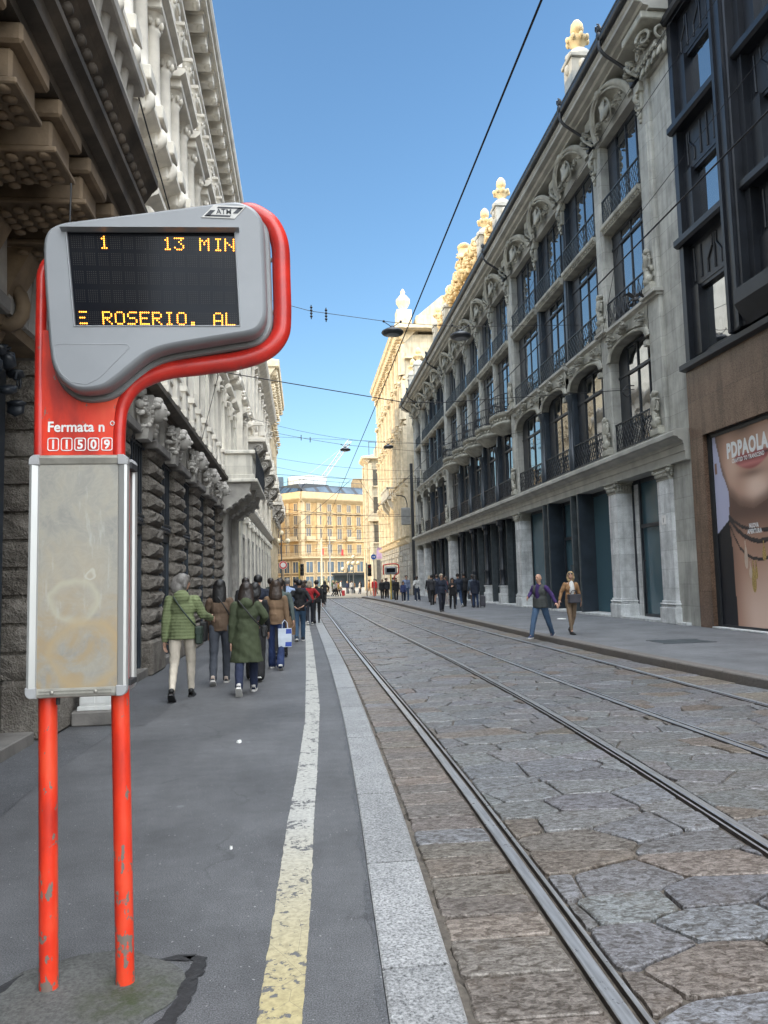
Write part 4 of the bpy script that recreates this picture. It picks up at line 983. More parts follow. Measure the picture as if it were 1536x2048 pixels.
def poster_col(s,h):
    u=PU0+(PU1-PU0)*s; z=PZ0+(PZ1-PZ0)*h
    def sm(e0,e1,v): q=min(1,max(0,(v-e0)/(e1-e0))); return q*q*(3-2*q)
    def mx(a,b_,f): f=min(1,max(0,f)); return tuple(p+(q-p)*f for p,q in zip(a,b_))
    G=lambda cu,cz,su,sz:math.exp(-((u-cu)/su)**2-((z-cz)/sz)**2)
    c=(.45,.46,.62)
    skin=(.42,.235,.165); lit=(.82,.60,.49); dark=(.12,.065,.05)
    ne=18.84+(.04*sin(z*3) if z>2 else -.02*(2-z))
    if 19.42>u>ne-.02 and z<4.45 and z>4.15 and u<19.42 and u>19.3: c=(.22,.11,.07)   # ear lobe
    if u<ne and z<3.6:
        c=mx(dark,skin,sm(3.1,2.2,z)); c=mx(c,lit,.8*sm(1.9,.5,z)*sm(ne,ne-.9,u)); c=mx(c,dark,.55*sm(ne-.5,ne,u)*sm(.1,2.2,z))
        c=mx(c,(.33,.18,.12),.7*G(17.4,2.25,.7,.35)); c=mx(c,lit,.5*G(16.6,1.2,1.2,.9)); c=mx(c,dark,.35*G(16.9,1.5,.12,.9))
    if u>=ne-.06*sm(2.9,2.3,z) and z<2.92-(u-18.84)*.57: c=(.006,.007,.012)
    zj=yint(JAW,u)
    if z>zj and u<19.42:
        e=z-zj; c=mx((.2,.11,.08),skin,sm(0,.45,e)); c=mx(c,lit,.95*G(17.55,3.62,.55,.33)); c=mx(c,lit,.45*G(18.6,4.3,.35,.6)); c=mx(c,(.7,.52,.42),.5*G(17.5,3.62,.25,.14))
        c=mx(c,dark,.7*G(17.7,3.98,.5,.1)); c=mx(c,dark,.6*sm(.35,0,e)); c=mx(c,dark,.65*sm(18.75,19.3,u)*sm(3.6,5,z))
        c=mx(c,lit,.35*G(17.0,4.6,.6,.5)); c=mx(c,(.33,.19,.13),.5*G(18.1,4.9,.5,.3))
        d=(u-17.72)/.74
        if abs(d)<1:
            w_=math.sqrt(1-d*d); md=4.38-.03*cos(d*3.2); up=md+.17*w_-.05*math.exp(-(d/.16)**2); lo=md-.27*w_
            f=sm(lo-.03,lo+.04,z)*sm(up+.03,up-.04,z); lc=mx((.30,.07,.07),(.50,.17,.16),math.exp(-((z-4.22)/.06)**2)); lc=mx(lc,(.06,.012,.014),math.exp(-((z-md)/.03)**2)); c=mx(c,lc,f)
        c=mx(c,(.03,.016,.014),.97*G(18.0,5.22,.42,.16))
    for P,wd in CORD:
        if u<ne+.01:
            q=abs(z-yint(P,u))
            if q<wd: c=mx((.02,.016,.018),(.07,.06,.065),.6*math.exp(-((z-yint(P,u)-wd*.3)/(wd*.3))**2))
    return c
NS,NH=150,190; vs=[];vc=[];fs=[]
PU0,PU1,PZ0,PZ1=19.46,14.2,.18,5.2; PV=-.2
for j in range(NH+1):
    for i in range(NS+1):
        s_,h_=i/NS,j/NH; vs.append(TR(PU0+(PU1-PU0)*s_,PV,PZ0+(PZ1-PZ0)*h_)); vc.append(poster_col(s_,h_))
for j in range(NH):
    for i in range(NS): a=j*(NS+1)+i; fs.append((a,a+1,a+NS+2,a+NS+1))
off=(XR+.25,17,.12)
pst=thing('shop_poster','huge jewellery poster of a chin and necklaces filling the granite shop front','poster',off)
me=bpy.data.meshes.new('poster_sheet'); me.from_pydata([tuple(Vector(v)-Vector(off)) for v in vs],[],fs); me.materials.append(MAT['poster_print'])
ca=me.color_attributes.new('Col','FLOAT_COLOR','POINT'); ca.data.foreach_set('color',[q for c in vc for q in (c[0],c[1],c[2],1)])
link('poster_sheet',me,pst)
M('poster_white',(.8,.8,.8),.5,.02); M('poster_gold',(.42,.29,.10),.5,.5,40); M('poster_pale',(.55,.43,.34),.5,.1)
def ptext(s,uc,z,h,width,bold,spc=1.12):
    k=FR(); text(k,s,0,0,h,1,0,bold,0,'CENTER',spc,lambda a,b_:(a,0,b_)); xs=[XR-0+0*v[0]+v[1] for v in k.v]; lo,hi=min(v[1] for v in k.v),max(v[1] for v in k.v); q=width/(hi-lo)
    k.v=[(XR-PV-.004,uc-(v[1]-(lo+hi)/2)*q,z+v[2]) for v in k.v]; return k.build('lettering','poster_white',pst)
ptext('PDPAOLA',17.87,4.5,.36,1.80,.05); ptext('CRAFTED TO TRANSCEND',17.86,4.335,.10,1.40,.03); ptext('NUOVA',17.78,2.63,.105,.40,.045); ptext('APERTURA',17.77,2.49,.105,.62,.045)
def pend(u,z1,z0,w_,mat):
    k=FR(); L=z1-z0
    k.loft([[(u+w_*q*cos(a)*(.75+.25*sin(a+3)),PV+.004+.004*(1-q),(z0+z1)/2+(L/2*q)*sin(a)) for a in [2*PI*i/14 for i in range(14)]] for q in (1,.6)],True,True,True)
    for q in range(3): k.ell((u,PV+.01,z1-.02+q*.05),(.02,.006,.03),None,6,4)
    k.build('pendant',mat,pst)
pend(18.2,2.22,1.62,.10,'poster_pale'); pend(17.43,2.18,1.8,.10,'poster_gold'); pend(17.92,1.72,1.03,.12,'poster_gold'); pend(18.04,1.7,1.38,.09,'poster_pale'); pend(17.8,1.72,1.36,.07,'poster_gold')
k=FR(); k.box(14.1,19.47,-.26,-.17,.12,.18); k.build('poster_rail','black_metal',pst); k=FR(); k.box(14.1,19.47,-.26,-.17,5.16,5.24); k.build('poster_rail','black_metal',pst)
# manhole cover on the right pavement
k=MB(); k.box(7.6,8.7,15.8,16.6,ZRP,ZRP+.006); k.box(7.56,8.74,15.76,15.8,ZRP,ZRP+.008); k.box(7.56,8.74,16.6,16.64,ZRP,ZRP+.008)
tag(k.build('manhole_cover','iron_grey'),'square steel inspection cover set in the right pavement near the poster','manhole cover')
# ------------------------------------------------------------------ left hand side: bank palace with rusticated ground floor
XL=-2.75
m,t,b=nodes('rock_stone'); g=pos(t)
c=ramp(t,noise_n(t,g,3.5,7,.65),[(.3,(.10,.085,.07)),(.5,(.19,.168,.142)),(.7,(.26,.235,.205))]); c=mixc(t,1.0,c,ramp(t,noise_n(t,g,40,3,.7),[(.3,.7),(.7,1.2)]),'MULTIPLY')
t.links.new(c,b.inputs['Base Color']); b.inputs['Roughness'].default_value=.85
h=nd(t,'ShaderNodeMath',operation='MULTIPLY_ADD'); t.links.new(noise_n(t,g,7,6,.65,1),h.inputs[0]); h.inputs[1].default_value=2.0; t.links.new(noise_n(t,g,45,4),h.inputs[2]); bump(t,b,h.outputs[0],.9,.04)
M('plinth_stone',(.14,.13,.12),.8,.3,3,.4,40)
M('dark_ledge',(.056,.043,.031),.75,.5,3,.3,30)
M('ochre_stone',(.155,.11,.068),.75,.3,3.5,.3,40)
Mstone('white_stone',(.70,.665,.585),2.6,.9,var=.1,mort=.8,bmp=.1)
M('white_carved',(.70,.655,.575),.75,.16,2,.2,40)
M('grey_carved',(.36,.34,.31),.8,.25,2.5,.4,40)
Mstone('cream_stone',(.52,.45,.33),1.8,.6,var=.12,mort=.8,bmp=.1)
M('cream_carved',(.56,.47,.33),.75,.18,2,.25,40)
def TL(u,v,z): return (XL+v,u,z)
M('dull_glass',(.012,.015,.022),.2,.2,1)
def FL_(): return MB(TL)
def LM(): return MB(lambda u,v,z:(v,u,z))
bL=thing('bank_palace','rusticated grey and white stone palace along the left pavement','building',(XL-.5,15,0))
k=FL_(); k.box(-8,31,-10,-.9,0,15.5); k.build('inner_wall','interior_dark',bL); k=FL_(); k.box(-8,31,-12,-1.8,15.5,23.2); k.build('shade_attic','white_stone',bL)  # set-back top is added out of view to shade the facade opposite
def rock(w,h,d,seed,nx=7,nz=4):
    """a rock faced block: chamfered edges, broken face"""
    k=LM(); r_=random.Random(seed)
    G=[]
    for j in range(nz+1):
        for i in range(nx+1):
            u=w*i/nx; z=h*j/nz; e=min(i,nx-i,(j)*1.0,(nz-j)*1.0)
            q=0 if e==0 else (.55 if e==1 else .8); v=d*q+(r_.uniform(-.35,.35)*d*.55 if e>=1 else 0)
            G.append((u+(r_.uniform(-.02,.02) if 0<i<nx else 0),v,z+(r_.uniform(-.02,.02) if 0<j<nz else 0)))
    fs=[(j*(nx+1)+i,j*(nx+1)+i+1,(j+1)*(nx+1)+i+1,(j+1)*(nx+1)+i) for j in range(nz) for i in range(nx)]
    k.add(G,fs,False); k.box(.0,w,-.85,.0,0,h)
    # rough return faces
    for u,s_ in ((0,-1),(w,1)):
        G=[]
        for j in range(4):
            for i in range(4):
                e=min(i,3-i,j,3-j); G.append((u+s_*(0 if e==0 else r_.uniform(.02,.06)),-.33*i/3,h*j/3))
        k.add(G,[(j*4+i,j*4+i+1,(j+1)*4+i+1,(j+1)*4+i) for j in range(3) for i in range(3)])
    return k.mesh('rusticated_block','rock_stone')
PW=1.25; RB=[rock(PW,.255,.15,i) for i in range(5)]; RS=[rock(PW-.1,.05,.02,9,2,1)]
def pil_mesh(seed):
    """a pillar of rusticated courses"""
    k=LM(); r_=random.Random(seed); z=.62
    def blk(z,h,w0,w1,d):
        nx,nz=7,4; G=[]
        for j in range(nz+1):
            for i in range(nx+1):
                e=min(i,nx-i,j,nz-j); q=0 if e==0 else (.88 if e==1 else 1)
                G.append((w0+(w1-w0)*i/nx+(r_.uniform(-.03,.03) if 0<i<nx else 0),d*q+(r_.uniform(-.5,.4)*d*.6 if e>=1 else 0)+.04,z+h*j/nz))
        k.add(G,[(j*(nx+1)+i,j*(nx+1)+i+1,(j+1)*(nx+1)+i+1,(j+1)*(nx+1)+i) for j in range(nz) for i in range(nx)])
        for u,s_ in ((w0,-1),(w1,1)):
            G=[]
            for j in range(4):
                for i in range(4):
                    e=min(i,3-i,j,3-j); G.append((u+s_*(0 if e==0 else r_.uniform(.015,.055)),.04-.44*i/3,z+h*j/3))
            k.add(G,[(j*4+i,j*4+i+1,(j+1)*4+i+1,(j+1)*4+i) for j in range(3) for i in range(3)])
        k.quad((w0,.04,z),(w1,.04,z),(w1,-.4,z),(w0,-.4,z)); k.quad((w0,.04,z+h),(w1,.04,z+h),(w1,-.4,z+h),(w0,-.4,z+h))
    k.box(.06,PW-.06,-.85,.0,.0,4.3)
    while z<3.95: blk(z,.25,r_.uniform(0,.02),PW-r_.uniform(0,.02),.085); z+=.292
    return k.mesh('rusticated_pillar','rock_stone')
def plinth_mesh():
    k=LM(); k.box(-.02,PW+.02,-.4,.12,-.02,.61,.05); return k.mesh('plinth','rock_stone')
PM=[pil_mesh(s_) for s_ in (1,2,3)]; PL=plinth_mesh()
PIT=2.75; PY0=13.9
PIL=[PY0+PIT*i for i in range(-6,5)]
def grille():
    k=LM()
    for i in range(7): k.tube([(.12+i*.18,-.03,2.6),(.12+i*.18,-.03,4.05)],.012,5)
    for z in (2.62,2.75,3.95): k.box(.02,1.45,-.05,-.02,z,z+.04)
    for i in range(9): k.ell((.1+i*.15,-.03,2.69),(.045,.02,.045),None,6,4)
    return k.mesh('window_grille','iron')
gr=grille()
def head_mesh(seed):
    """keystone with a carved head and ribbons over a window"""
    k=LM(); k.loft([[(-.26,v,z) if s_<0 else (.26,v,z) for s_,v,z in ((-1,0,4.72),(1,0,4.72),(1,.3,4.72),(-1,.3,4.72))],[(-.18,0,4.0),(.18,0,4.0),(.18,.2,4.0),(-.18,.2,4.0)]],True,True,False)
    k.ell((0,.34,4.48),(.14,.16,.19),None,10,8); k.ell((0,.49,4.46),(.03,.05,.045),None,6,5); k.ell((0,.44,4.36),(.07,.06,.035),None,6,5)
    for s_ in (-1,1):
        k.ell((s_*.06,.46,4.52),(.03,.03,.02),None,6,4); [k.ell((s_*(.14+.05*sin(i*1.3)),.27-.01*i,4.58-.06*i),(.055,.07,.05),None,6,5) for i in range(7)]
        ornament(k,s_*.42,.12,4.45,.5,.6,.16,seed+s_,22); k.tube([(s_*(.15+.5*i/8),.12,4.3-.22*sin(i*.45)) for i in range(9)],.025,6)
    for i in range(7): a=PI*i/6; k.ell((.15*cos(a),.33,4.56+.12*sin(a)),(.06,.1,.06),None,6,5)
    return k.mesh('carved_head','grey_carved')
hm=[head_mesh(i*7+2) for i in range(3)]
for i,y in enumerate(PIL):
    if y>31: break
    a=put('rusticated_pillar',PM[i%3],bL,(XL,y,0)); put('plinth',PL,a,(XL,y,0))
    # impost and window with grille to the left (nearer) of each pillar
    k=FL_(); k.box(y-.05,y+PW+.05,-.4,.2,3.98,4.14,.02); k.build('impost','plinth_stone',bL)
    w0=y-PIT+PW
    if y>9.5:
        k=FL_(); k.box(w0,w0+.07,-.2,-.08,.1,4.1); k.box(y-.07,y,-.2,-.08,.1,4.1); k.box(w0,y,-.2,-.08,2.45,2.6); k.box((w0+y)/2-.03,(w0+y)/2+.03,-.2,-.09,.1,4.1); o=k.build('window','iron_blue',bL)
        k=FL_(); k.quad((w0,-.13,.1),(y,-.13,.1),(y,-.13,4.1),(w0,-.13,4.1)); k.build('pane','dull_glass',o)
        put('window_grille',gr,bL,(XL,w0,0)); put('carved_head',hm[i%3],bL,(XL,(w0+y)/2,0))
        k=FL_(); k.box(w0-.02,y+.02,-.3,.04,-.01,.14,.01); k.build('window_sill','plinth_stone',bL)
    k=FL_()   # arch stones between imposts
    for j in range(5):
        z=4.14+.0; a0=(w0+y)/2+(j-2.5)*.27*1.0; k.loft([[(a0*1.0+(j-2)*.05,v,4.78) for v in (-.4,.1)]+[(a0+.27+(j-2)*.08,v,4.78) for v in (.1,-.4)],[(a0,v,4.12) for v in (-.4,.06)]+[(a0+.25,v,4.12) for v in (.06,-.4)]],True,True,False)
    k.build('arch_stones','grey_carved',bL)
k=FL_(); k.box(-8,31,-.9,.0,4.14,4.85); k.build('frieze','grey_carved',bL)
k=FL_(); k.extr([(-.5,4.82),(.08,4.82),(.12,4.86),(.2,4.86),(.3,4.9),(.36,4.92),(.36,5.02),(.3,5.06),(-.5,5.12)],-8,25.2); k.build('string_course','dark_ledge',bL)
# shop door bay at far left
k=FL_(); k.box(7.15,8.2,-.62,-.5,.1,4.0); dr=k.build('shop_door','iron_blue',bL)
k=FL_(); k.box(8.0,8.22,-.55,-.3,.1,4.05,.02); k.box(7.1,7.3,-.55,-.3,.1,4.05,.02); k.box(7.1,8.22,-.55,-.32,2.9,3.1); k.build('door_frame','iron_blue',dr)
k=FL_(); k.quad((7.3,-.495,.2),(8.0,-.495,.2),(8.0,-.495,2.9),(7.3,-.495,2.9)); k.build('pane','shop_glass',dr)
k=FL_(); k.box(6.9,8.25,-.6,.02,-.01,.12,.01); k.build('door_step','plinth_stone',dr)
k=FL_(); ornament(k,7.7,-.2,3.6,1.0,.6,.2,17,18); k.build('door_crest','iron',dr)
# the big balcony at the near end, on stone consoles
B0,B1=1.2,8.02
bal=FL_(); bal.extr([(-.3,5.12),(1.02,5.12),(1.02,5.2),(1.12,5.22),(1.12,5.36),(1.18,5.4),(1.18,5.46),(-.3,5.5)],B0,B1); ba=bal.build('balcony_slab','dark_ledge',bL)
k=FL_(); k.extr([(-.2,5.46),(1.12,5.46),(1.12,5.6),(1.2,5.72),(1.26,5.78),(1.26,5.86),(-.2,5.92)],B0,B1+.06)
for i in range(int((B1-B0)/.16)):
    u=B0+.08+i*.16; k.ell((u,1.14,5.62),(.05,.06,.055),None,6,5)
k.build('balcony_moulding','dark_ledge',ba)
k=FL_(); k.box(B0,B1,.9,1.1,5.92,6.04,.02); k.box(B0,B1,.86,1.14,6.75,6.9,.02)
for i in range(28): u=B0+.12+i*.25; k.lathe(u,1.0,[(.06,6.04),(.045,6.1),(.1,6.3),(.04,6.55),(.07,6.75)],8)
k.build('balcony_balustrade','grey_carved',ba)
def corbel():
    k=LM(); k.box(-.27,.27,-.3,1.04,4.98,5.12,.02); k.box(-.22,.22,-.3,.96,4.76,4.98,.02); k.box(-.245,.245,-.3,1.0,4.72,4.765,.01)
    k.loft([[(u,.3,4.73),(u,.1,4.35),(u,-.1,3.9),(u,-.3,3.9),(u,-.3,4.73)] for u in (-.16,.16)],True,True,False)
    for r_ in range(7):
        for c_ in range(4):
            u=-.165+.11*c_+(.05 if r_%2 else 0); k.ell((u-.02,.9-.115*r_,4.715-.01*r_),(.05,.05,.022),None,9,5)
    k.tube([(0,.02+.14*sin(i*.5),4.2+.18*cos(i*.5)) for i in range(9)],.07,7)
    return k.mesh('corbel','ochre_stone')
cb=corbel()
for y in (1.9,2.68,3.46,4.24,5.02,5.8,6.58,7.36): put('corbel',cb,ba,(XL,y,0))
k=FL_(); k.box(-8,8.4,-.5,-.0,4.0,5.12); k.build('door_lintel','ochre_stone',bL)
# white upper storeys
k=FL_(); k.box(-8,31,-.9,0,5.05,15.6); k.build('upper_wall','white_stone',bL)
k=FL_(); k.extr([(0,9.35),(.1,9.38),(.14,9.44),(.3,9.5),(.36,9.54),(.36,9.64),(0,9.7)],-8,31.1); k.extr([(0,9.0),(.05,9.02),(.08,9.1),(.0,9.12)],-8,31.1); k.extr([(0,8.62),(.06,8.64),(.08,8.74),(0,8.76)],-8,31.1); k.build('belt_course','white_carved',bL)
k=FL_(); k.extr([(0,12.35),(.08,12.38),(.2,12.45),(.26,12.5),(.26,12.58),(0,12.62)],-8,31.1); k.build('belt_course','white_carved',bL)
k=FL_(); k.extr([(0,14.05),(.06,14.08),(.06,14.3),(.12,14.34),(.12,14.6),(.2,14.66),(.2,14.8),(0,14.84)],-8,31.1); k.build('architrave','white_carved',bL)
k=FL_(); k.extr([(-.9,15.45),(.62,15.45),(.62,15.6),(.68,15.64),(.72,15.74),(.72,15.8),(-.9,15.95)],-8.2,31.3); k.build('cornice','white_carved',bL)
k=FL_(); k.extr([(.55,15.82),(-1.7,16.6),(-1.7,15.8)],-8,31); k.build('roof','zinc',bL)
k=LM(); k.box(-.16,.16,0,.5,15.12,15.45,.02); k.box(-.2,.2,0,.54,15.36,15.46,.01); k.ell((0,.42,15.15),(.15,.1,.09),None,8,5); md=k.mesh('modillion','white_carved')
for i in range(53): put('modillion',md,bL,(XL,-7.5+i*.73,0))
# bays of the upper floors
def upbay():
    parts={}
    k=LM() # first floor window with hood on consoles
    k.box(-.62,-.5,0,.12,5.6,8.0); k.box(.5,.62,0,.12,5.6,8.0); k.extr([(0,8.1),(.1,8.12),(.18,8.22),(.36,8.3),(.36,8.4),(0,8.46)],-.85,.85)
    for s_ in (-.72,.72):
        k.box(s_-.09,s_+.09,0,.2,7.6,8.1,.02); k.tube([(s_,.12+.1*sin(i*.6),7.98+.1*cos(i*.6)) for i in range(9)],.06,6)
    ornament(k,0,.1,8.05,.6,.5,.2,5,14); k.box(-.7,.7,0,.2,5.45,5.6,.02)
    parts['window_surround']=k.mesh('window_surround','white_carved')
    k=LM(); k.quad((-.5,.012,5.6),(.5,.012,5.6),(.5,.012,8.0),(-.5,.012,8.0)); parts['pane']=k.mesh('pane','window_glass')
    k=LM() # second floor aedicule: engaged columns, scrolls, pediment
    for s_ in (-.56,.56):
        k.lathe(s_,.18,[(.2,9.95),(.2,10.02),(.155,10.08),(.15,10.3),(.13,11.4),(.16,11.45),(.13,11.5),(.2,11.66),(.23,11.72)],12)
        for i in range(8): k.ell((s_+.17*cos(i*PI/4),.18+.17*sin(i*PI/4),11.58),(.05,.05,.08),None,6,4)
        k.box(s_-.24,s_+.24,0,.42,9.7,9.95,.02); k.tube([(s_,.22+.14*sin(i*.6),9.46+.14*cos(i*.6)) for i in range(10)],.1,7); k.box(s_-.15,s_+.15,0,.3,9.25,9.6,.03)
    k.box(-.85,.85,0,.4,11.72,11.9,.02); k.extr([(0,11.9),(.4,11.9),(.5,11.98),(.5,12.06),(0,12.1)],-.95,.95)
    k.loft([[(-.95,v,12.08),(0,v,12.34),(.95,v,12.08)] for v in (0,.46)],True,True,False)
    parts['aedicule']=k.mesh('aedicule','white_carved')
    k=LM(); k.quad((-.4,.012,9.95),(.4,.012,9.95),(.4,.012,11.7),(-.4,.012,11.7)); parts['pane2']=k.mesh('pane','window_glass')
    k=LM() # third floor paired colonnettes
    for s_ in (-.5,.5):
        k.lathe(s_,.12,[(.14,12.7),(.14,12.76),(.1,12.8),(.09,13.7),(.12,13.74),(.1,13.78),(.15,13.9),(.17,13.96)],10); k.box(s_-.17,s_+.17,0,.28,12.56,12.7,.01)
        for i in range(6): k.ell((s_+.12*cos(i*PI/3),.12+.12*sin(i*PI/3),13.83),(.04,.04,.06),None,6,4)
        k.box(s_-.18,s_+.18,0,.3,13.96,14.05,.01)
    k.tube([(.36*cos(PI*i/10),.05,13.5+.36*sin(PI*i/10)) for i in range(11)],.06,6); k.box(-.62,.62,.0,.16,14.38,14.56,.02)
    parts['colonnette_bay']=k.mesh('colonnette_bay','white_carved')
    k=LM(); k.add([(-.34,.012,12.8),(.34,.012,12.8)]+[(.34*cos(PI*i/8),.012,13.5+.34*sin(PI*i/8)) for i in range(9)],[tuple(range(11))]); parts['pane3']=k.mesh('pane','window_glass')
    return parts
ub=upbay()
for i in range(17):
    y=-5.9+i*2.2
    if y>30.5: break
    a=put('window_surround',ub['window_surround'],bL,(XL,y,0)); put('pane',ub['pane'],a,(XL,y,0))
    a=put('aedicule',ub['aedicule'],bL,(XL,y,0)); put('pane',ub['pane2'],a,(XL,y,0))
    a=put('colonnette_bay',ub['colonnette_bay'],bL,(XL,y,0)); put('pane',ub['pane3'],a,(XL,y,0))
    k=FL_(); k.box(y+.95,y+1.25,0,.12,5.12,8.6); k.box(y+.98,y+1.22,0,.1,9.7,12.3); k.box(y+.9,y+1.3,0,.2,8.3,8.62,.02)
    for q in range(3): k.box(y+1.0+q*.08,y+1.04+q*.08,.12,.14,5.4,8.2)
    k.build('pilaster','white_stone',bL)
# low balustrade posts on the ledge
k=LM(); k.box(-.16,.16,0,.3,5.1,5.75,.02); k.box(-.21,.21,0,.34,5.66,5.78,.01); k.box(-.2,.2,0,.33,5.1,5.25,.01); lp=k.mesh('ledge_post','white_carved')
k=LM(); k.box(.2,.9,.1,.24,5.5,5.6); 
for i in range(4): k.lathe(.3+i*.17,.17,[(.05,5.1),(.07,5.2),(.03,5.35),(.05,5.5)],6)
lr=k.mesh('ledge_balusters','white_carved')
for i in range(15): put('ledge_post',lp,bL,(XL,8.9+i*1.1,0)); put('ledge_balusters',lr,bL,(XL,8.9+i*1.1,0))
# second balcony over the portal with bunched corbels
k=FL_(); k.box(25.2,30.6,0,1.2,4.95,5.12,.02); k.box(25.1,30.7,0,1.3,4.85,4.96,.02); k.box(25.3,30.5,.0,1.12,5.12,5.8,.02); k.box(25.2,30.6,0,1.22,5.8,5.92,.02)
pb=k.build('portal_balcony','white_stone',bL)
k=FL_()
for i in range(3):
    y=25.6+i*2.2; k.loft([[(u,1.1,4.86),(u,1.0,4.5),(u,.3,4.0),(u,0,3.8),(u,0,4.86)] for u in (y-.35,y+.35)],True,True,False)
    for r_ in range(5):
        for c_ in range(5): k.ell((y-.3+c_*.15,1.0-.2*r_,4.5-.14*r_),(.075,.08,.07),None,6,5)
    k.build('portal_corbel','grey_carved',pb); k=FL_()
k=FL_(); k.tube([(25.3,1.15,5.0),(25.3,1.24,5.0),(25.3,1.24,5.9)],.012,5)
for i in range(30): k.tube([(25.3+i*.18,1.22,4.98),(25.3+i*.18,1.26,5.5),(25.3+i*.18,1.22,5.95)],.01,4)
k.tube([(25.2,1.22,5.96),(30.6,1.22,5.96)],.02,5); k.build('balcony_railing','iron',pb)
k=FL_(); k.box(26.6,30.9,-.9,.06,0,4.85); k.box(25.9,26.6,-.4,.24,0,4.2,.06); k.box(29.6,30.6,-.4,.24,0,4.2,.06); k.build('portal','grey_carved',bL)

# ------------------------------------------------------------------ next: paler house with pilasters and scroll balconies
bM=thing('pilaster_house','pale grey house with smooth pilasters and scroll bracket balconies beyond the rusticated palace','building',(XL-.5,46,0))
k=FL_(); k.box(31,63,-10,0,0,15.0); k.box(31,63,-12,-1.9,15.0,23.0); k.build('wall','white_stone',bM)  # upper box: unseen attic added to raise the shadow across the street
k=FL_(); k.extr([(0,4.9),(.15,4.95),(.35,5.1),(.35,5.25),(0,5.35)],31,63); k.extr([(0,14.4),(.2,14.5),(.6,14.8),(.7,15.0),(.7,15.15),(-2,15.6)],31,63.2); k.extr([(0,10.0),(.2,10.1),(.25,10.25),(0,10.3)],31,63); k.build('cornice','white_carved',bM)
k=LM(); k.box(-.4,.4,0,.16,0,4.5); k.box(-.48,.48,0,.24,0,.7,.03); k.box(-.48,.48,0,.26,4.3,4.6,.03); ornament(k,0,.2,4.4,.8,.4,.14,4,12)
pA=k.mesh('pilaster','white_stone')
k=LM(); k.box(-.3,.3,0,.2,5.4,9.8); ornament(k,0,.22,9.6,.7,.5,.2,7,14); k.box(-.42,.42,0,.3,5.35,5.6,.02); k.box(-.3,.3,0,.18,10.3,14.3)
for q in range(4): k.box(-.25+q*.14,-.2+q*.14,.2,.225,5.7,9.3)
pB=k.mesh('pilaster','white_carved')
def win(mb,u,z0,z1,w_,v=.01): mb.quad((u-w_,v,z0),(u+w_,v,z0),(u+w_,v,z1),(u-w_,v,z1))
def surround(mat,z0,z1,w_,hood=True,seed=1):
    k=LM(); k.box(-w_-.14,-w_,0,.12,z0,z1); k.box(w_,w_+.14,0,.12,z0,z1); k.box(-w_-.14,w_+.14,0,.12,z1,z1+.14)
    if hood: k.extr([(0,z1+.3),(.15,z1+.34),(.35,z1+.46),(.35,z1+.54),(0,z1+.6)],-w_-.4,w_+.4); ornament(k,0,.1,z1+.25,w_*1.6,.4,.25,seed,12)
    k.box(-w_-.2,w_+.2,0,.18,z0-.14,z0,.01); a=k.mesh('window_surround',mat)
    k=LM(); win(k,0,z0,z1,w_); k2=k.mesh('pane','window_glass'); return a,k2
s1,g1=surround('white_carved',5.7,8.6,.55,True,3); s2,g2=surround('white_carved',10.6,13.2,.5,True,4); s0,g0=surround('grey_carved',.6,3.6,.6,False)
for i in range(10):
    y=33+i*3.1; put('pilaster',pA,bM,(XL,y,0)); put('pilaster',pB,bM,(XL,y,0))
    for s_,g_ in ((s1,g1),(s2,g2),(s0,g0)): a=put('window_surround',s_,bM,(XL,y+1.55,0)); put('pane',g_,a,(XL,y+1.55,0))
def scroll_balcony():
    k=LM(); k.box(-1.5,1.5,0,1.0,7.75,7.95,.03); k.box(-1.4,1.4,0,.92,7.95,8.05); k.box(-1.45,1.45,.76,.96,8.55,8.7,.02)
    for s_ in (-1.35,0,1.35): k.box(s_-.12,s_+.12,.74,.98,8.05,8.6,.02)
    for i in range(14): k.lathe(-1.2+i*.185,.86,[(.05,8.05),(.08,8.2),(.03,8.4),(.06,8.55)],7)
    for v in (.2,.45,.7):
        for s_ in (-1.38,1.38): k.lathe(s_,v,[(.05,8.05),(.08,8.2),(.03,8.4),(.06,8.55)],7)
    for s_ in (-1.42,1.42): k.box(s_-.07,s_+.07,0,.9,8.55,8.7,.02)
    a=k.mesh('balcony','white_carved')
    k=LM()
    k.loft([[(u,.9,7.75),(u,.85,7.4),(u,.4,7.0),(u,.1,6.5),(u,0,6.5),(u,0,7.75)] for u in (-.18,.18)],True,True,False)
    for u in (-.2,.2): k.tube([(u,.62+.2*cos(a_)*(1-a_/12),7.45+.2*sin(a_)*(1-a_/12)) for a_ in [i*.5 for i in range(16)]],.05,6)
    ornament(k,0,.3,6.8,.4,.7,.3,4,12); return a,k.mesh('scroll_bracket','grey_carved')
sa,sb=scroll_balcony()
for y in (38.5,44,50,57):
    a=put('balcony',sa,bM,(XL,y,.6))
    for d in (-1.15,1.15): put('scroll_bracket',sb,a,(XL,y+d,.6))
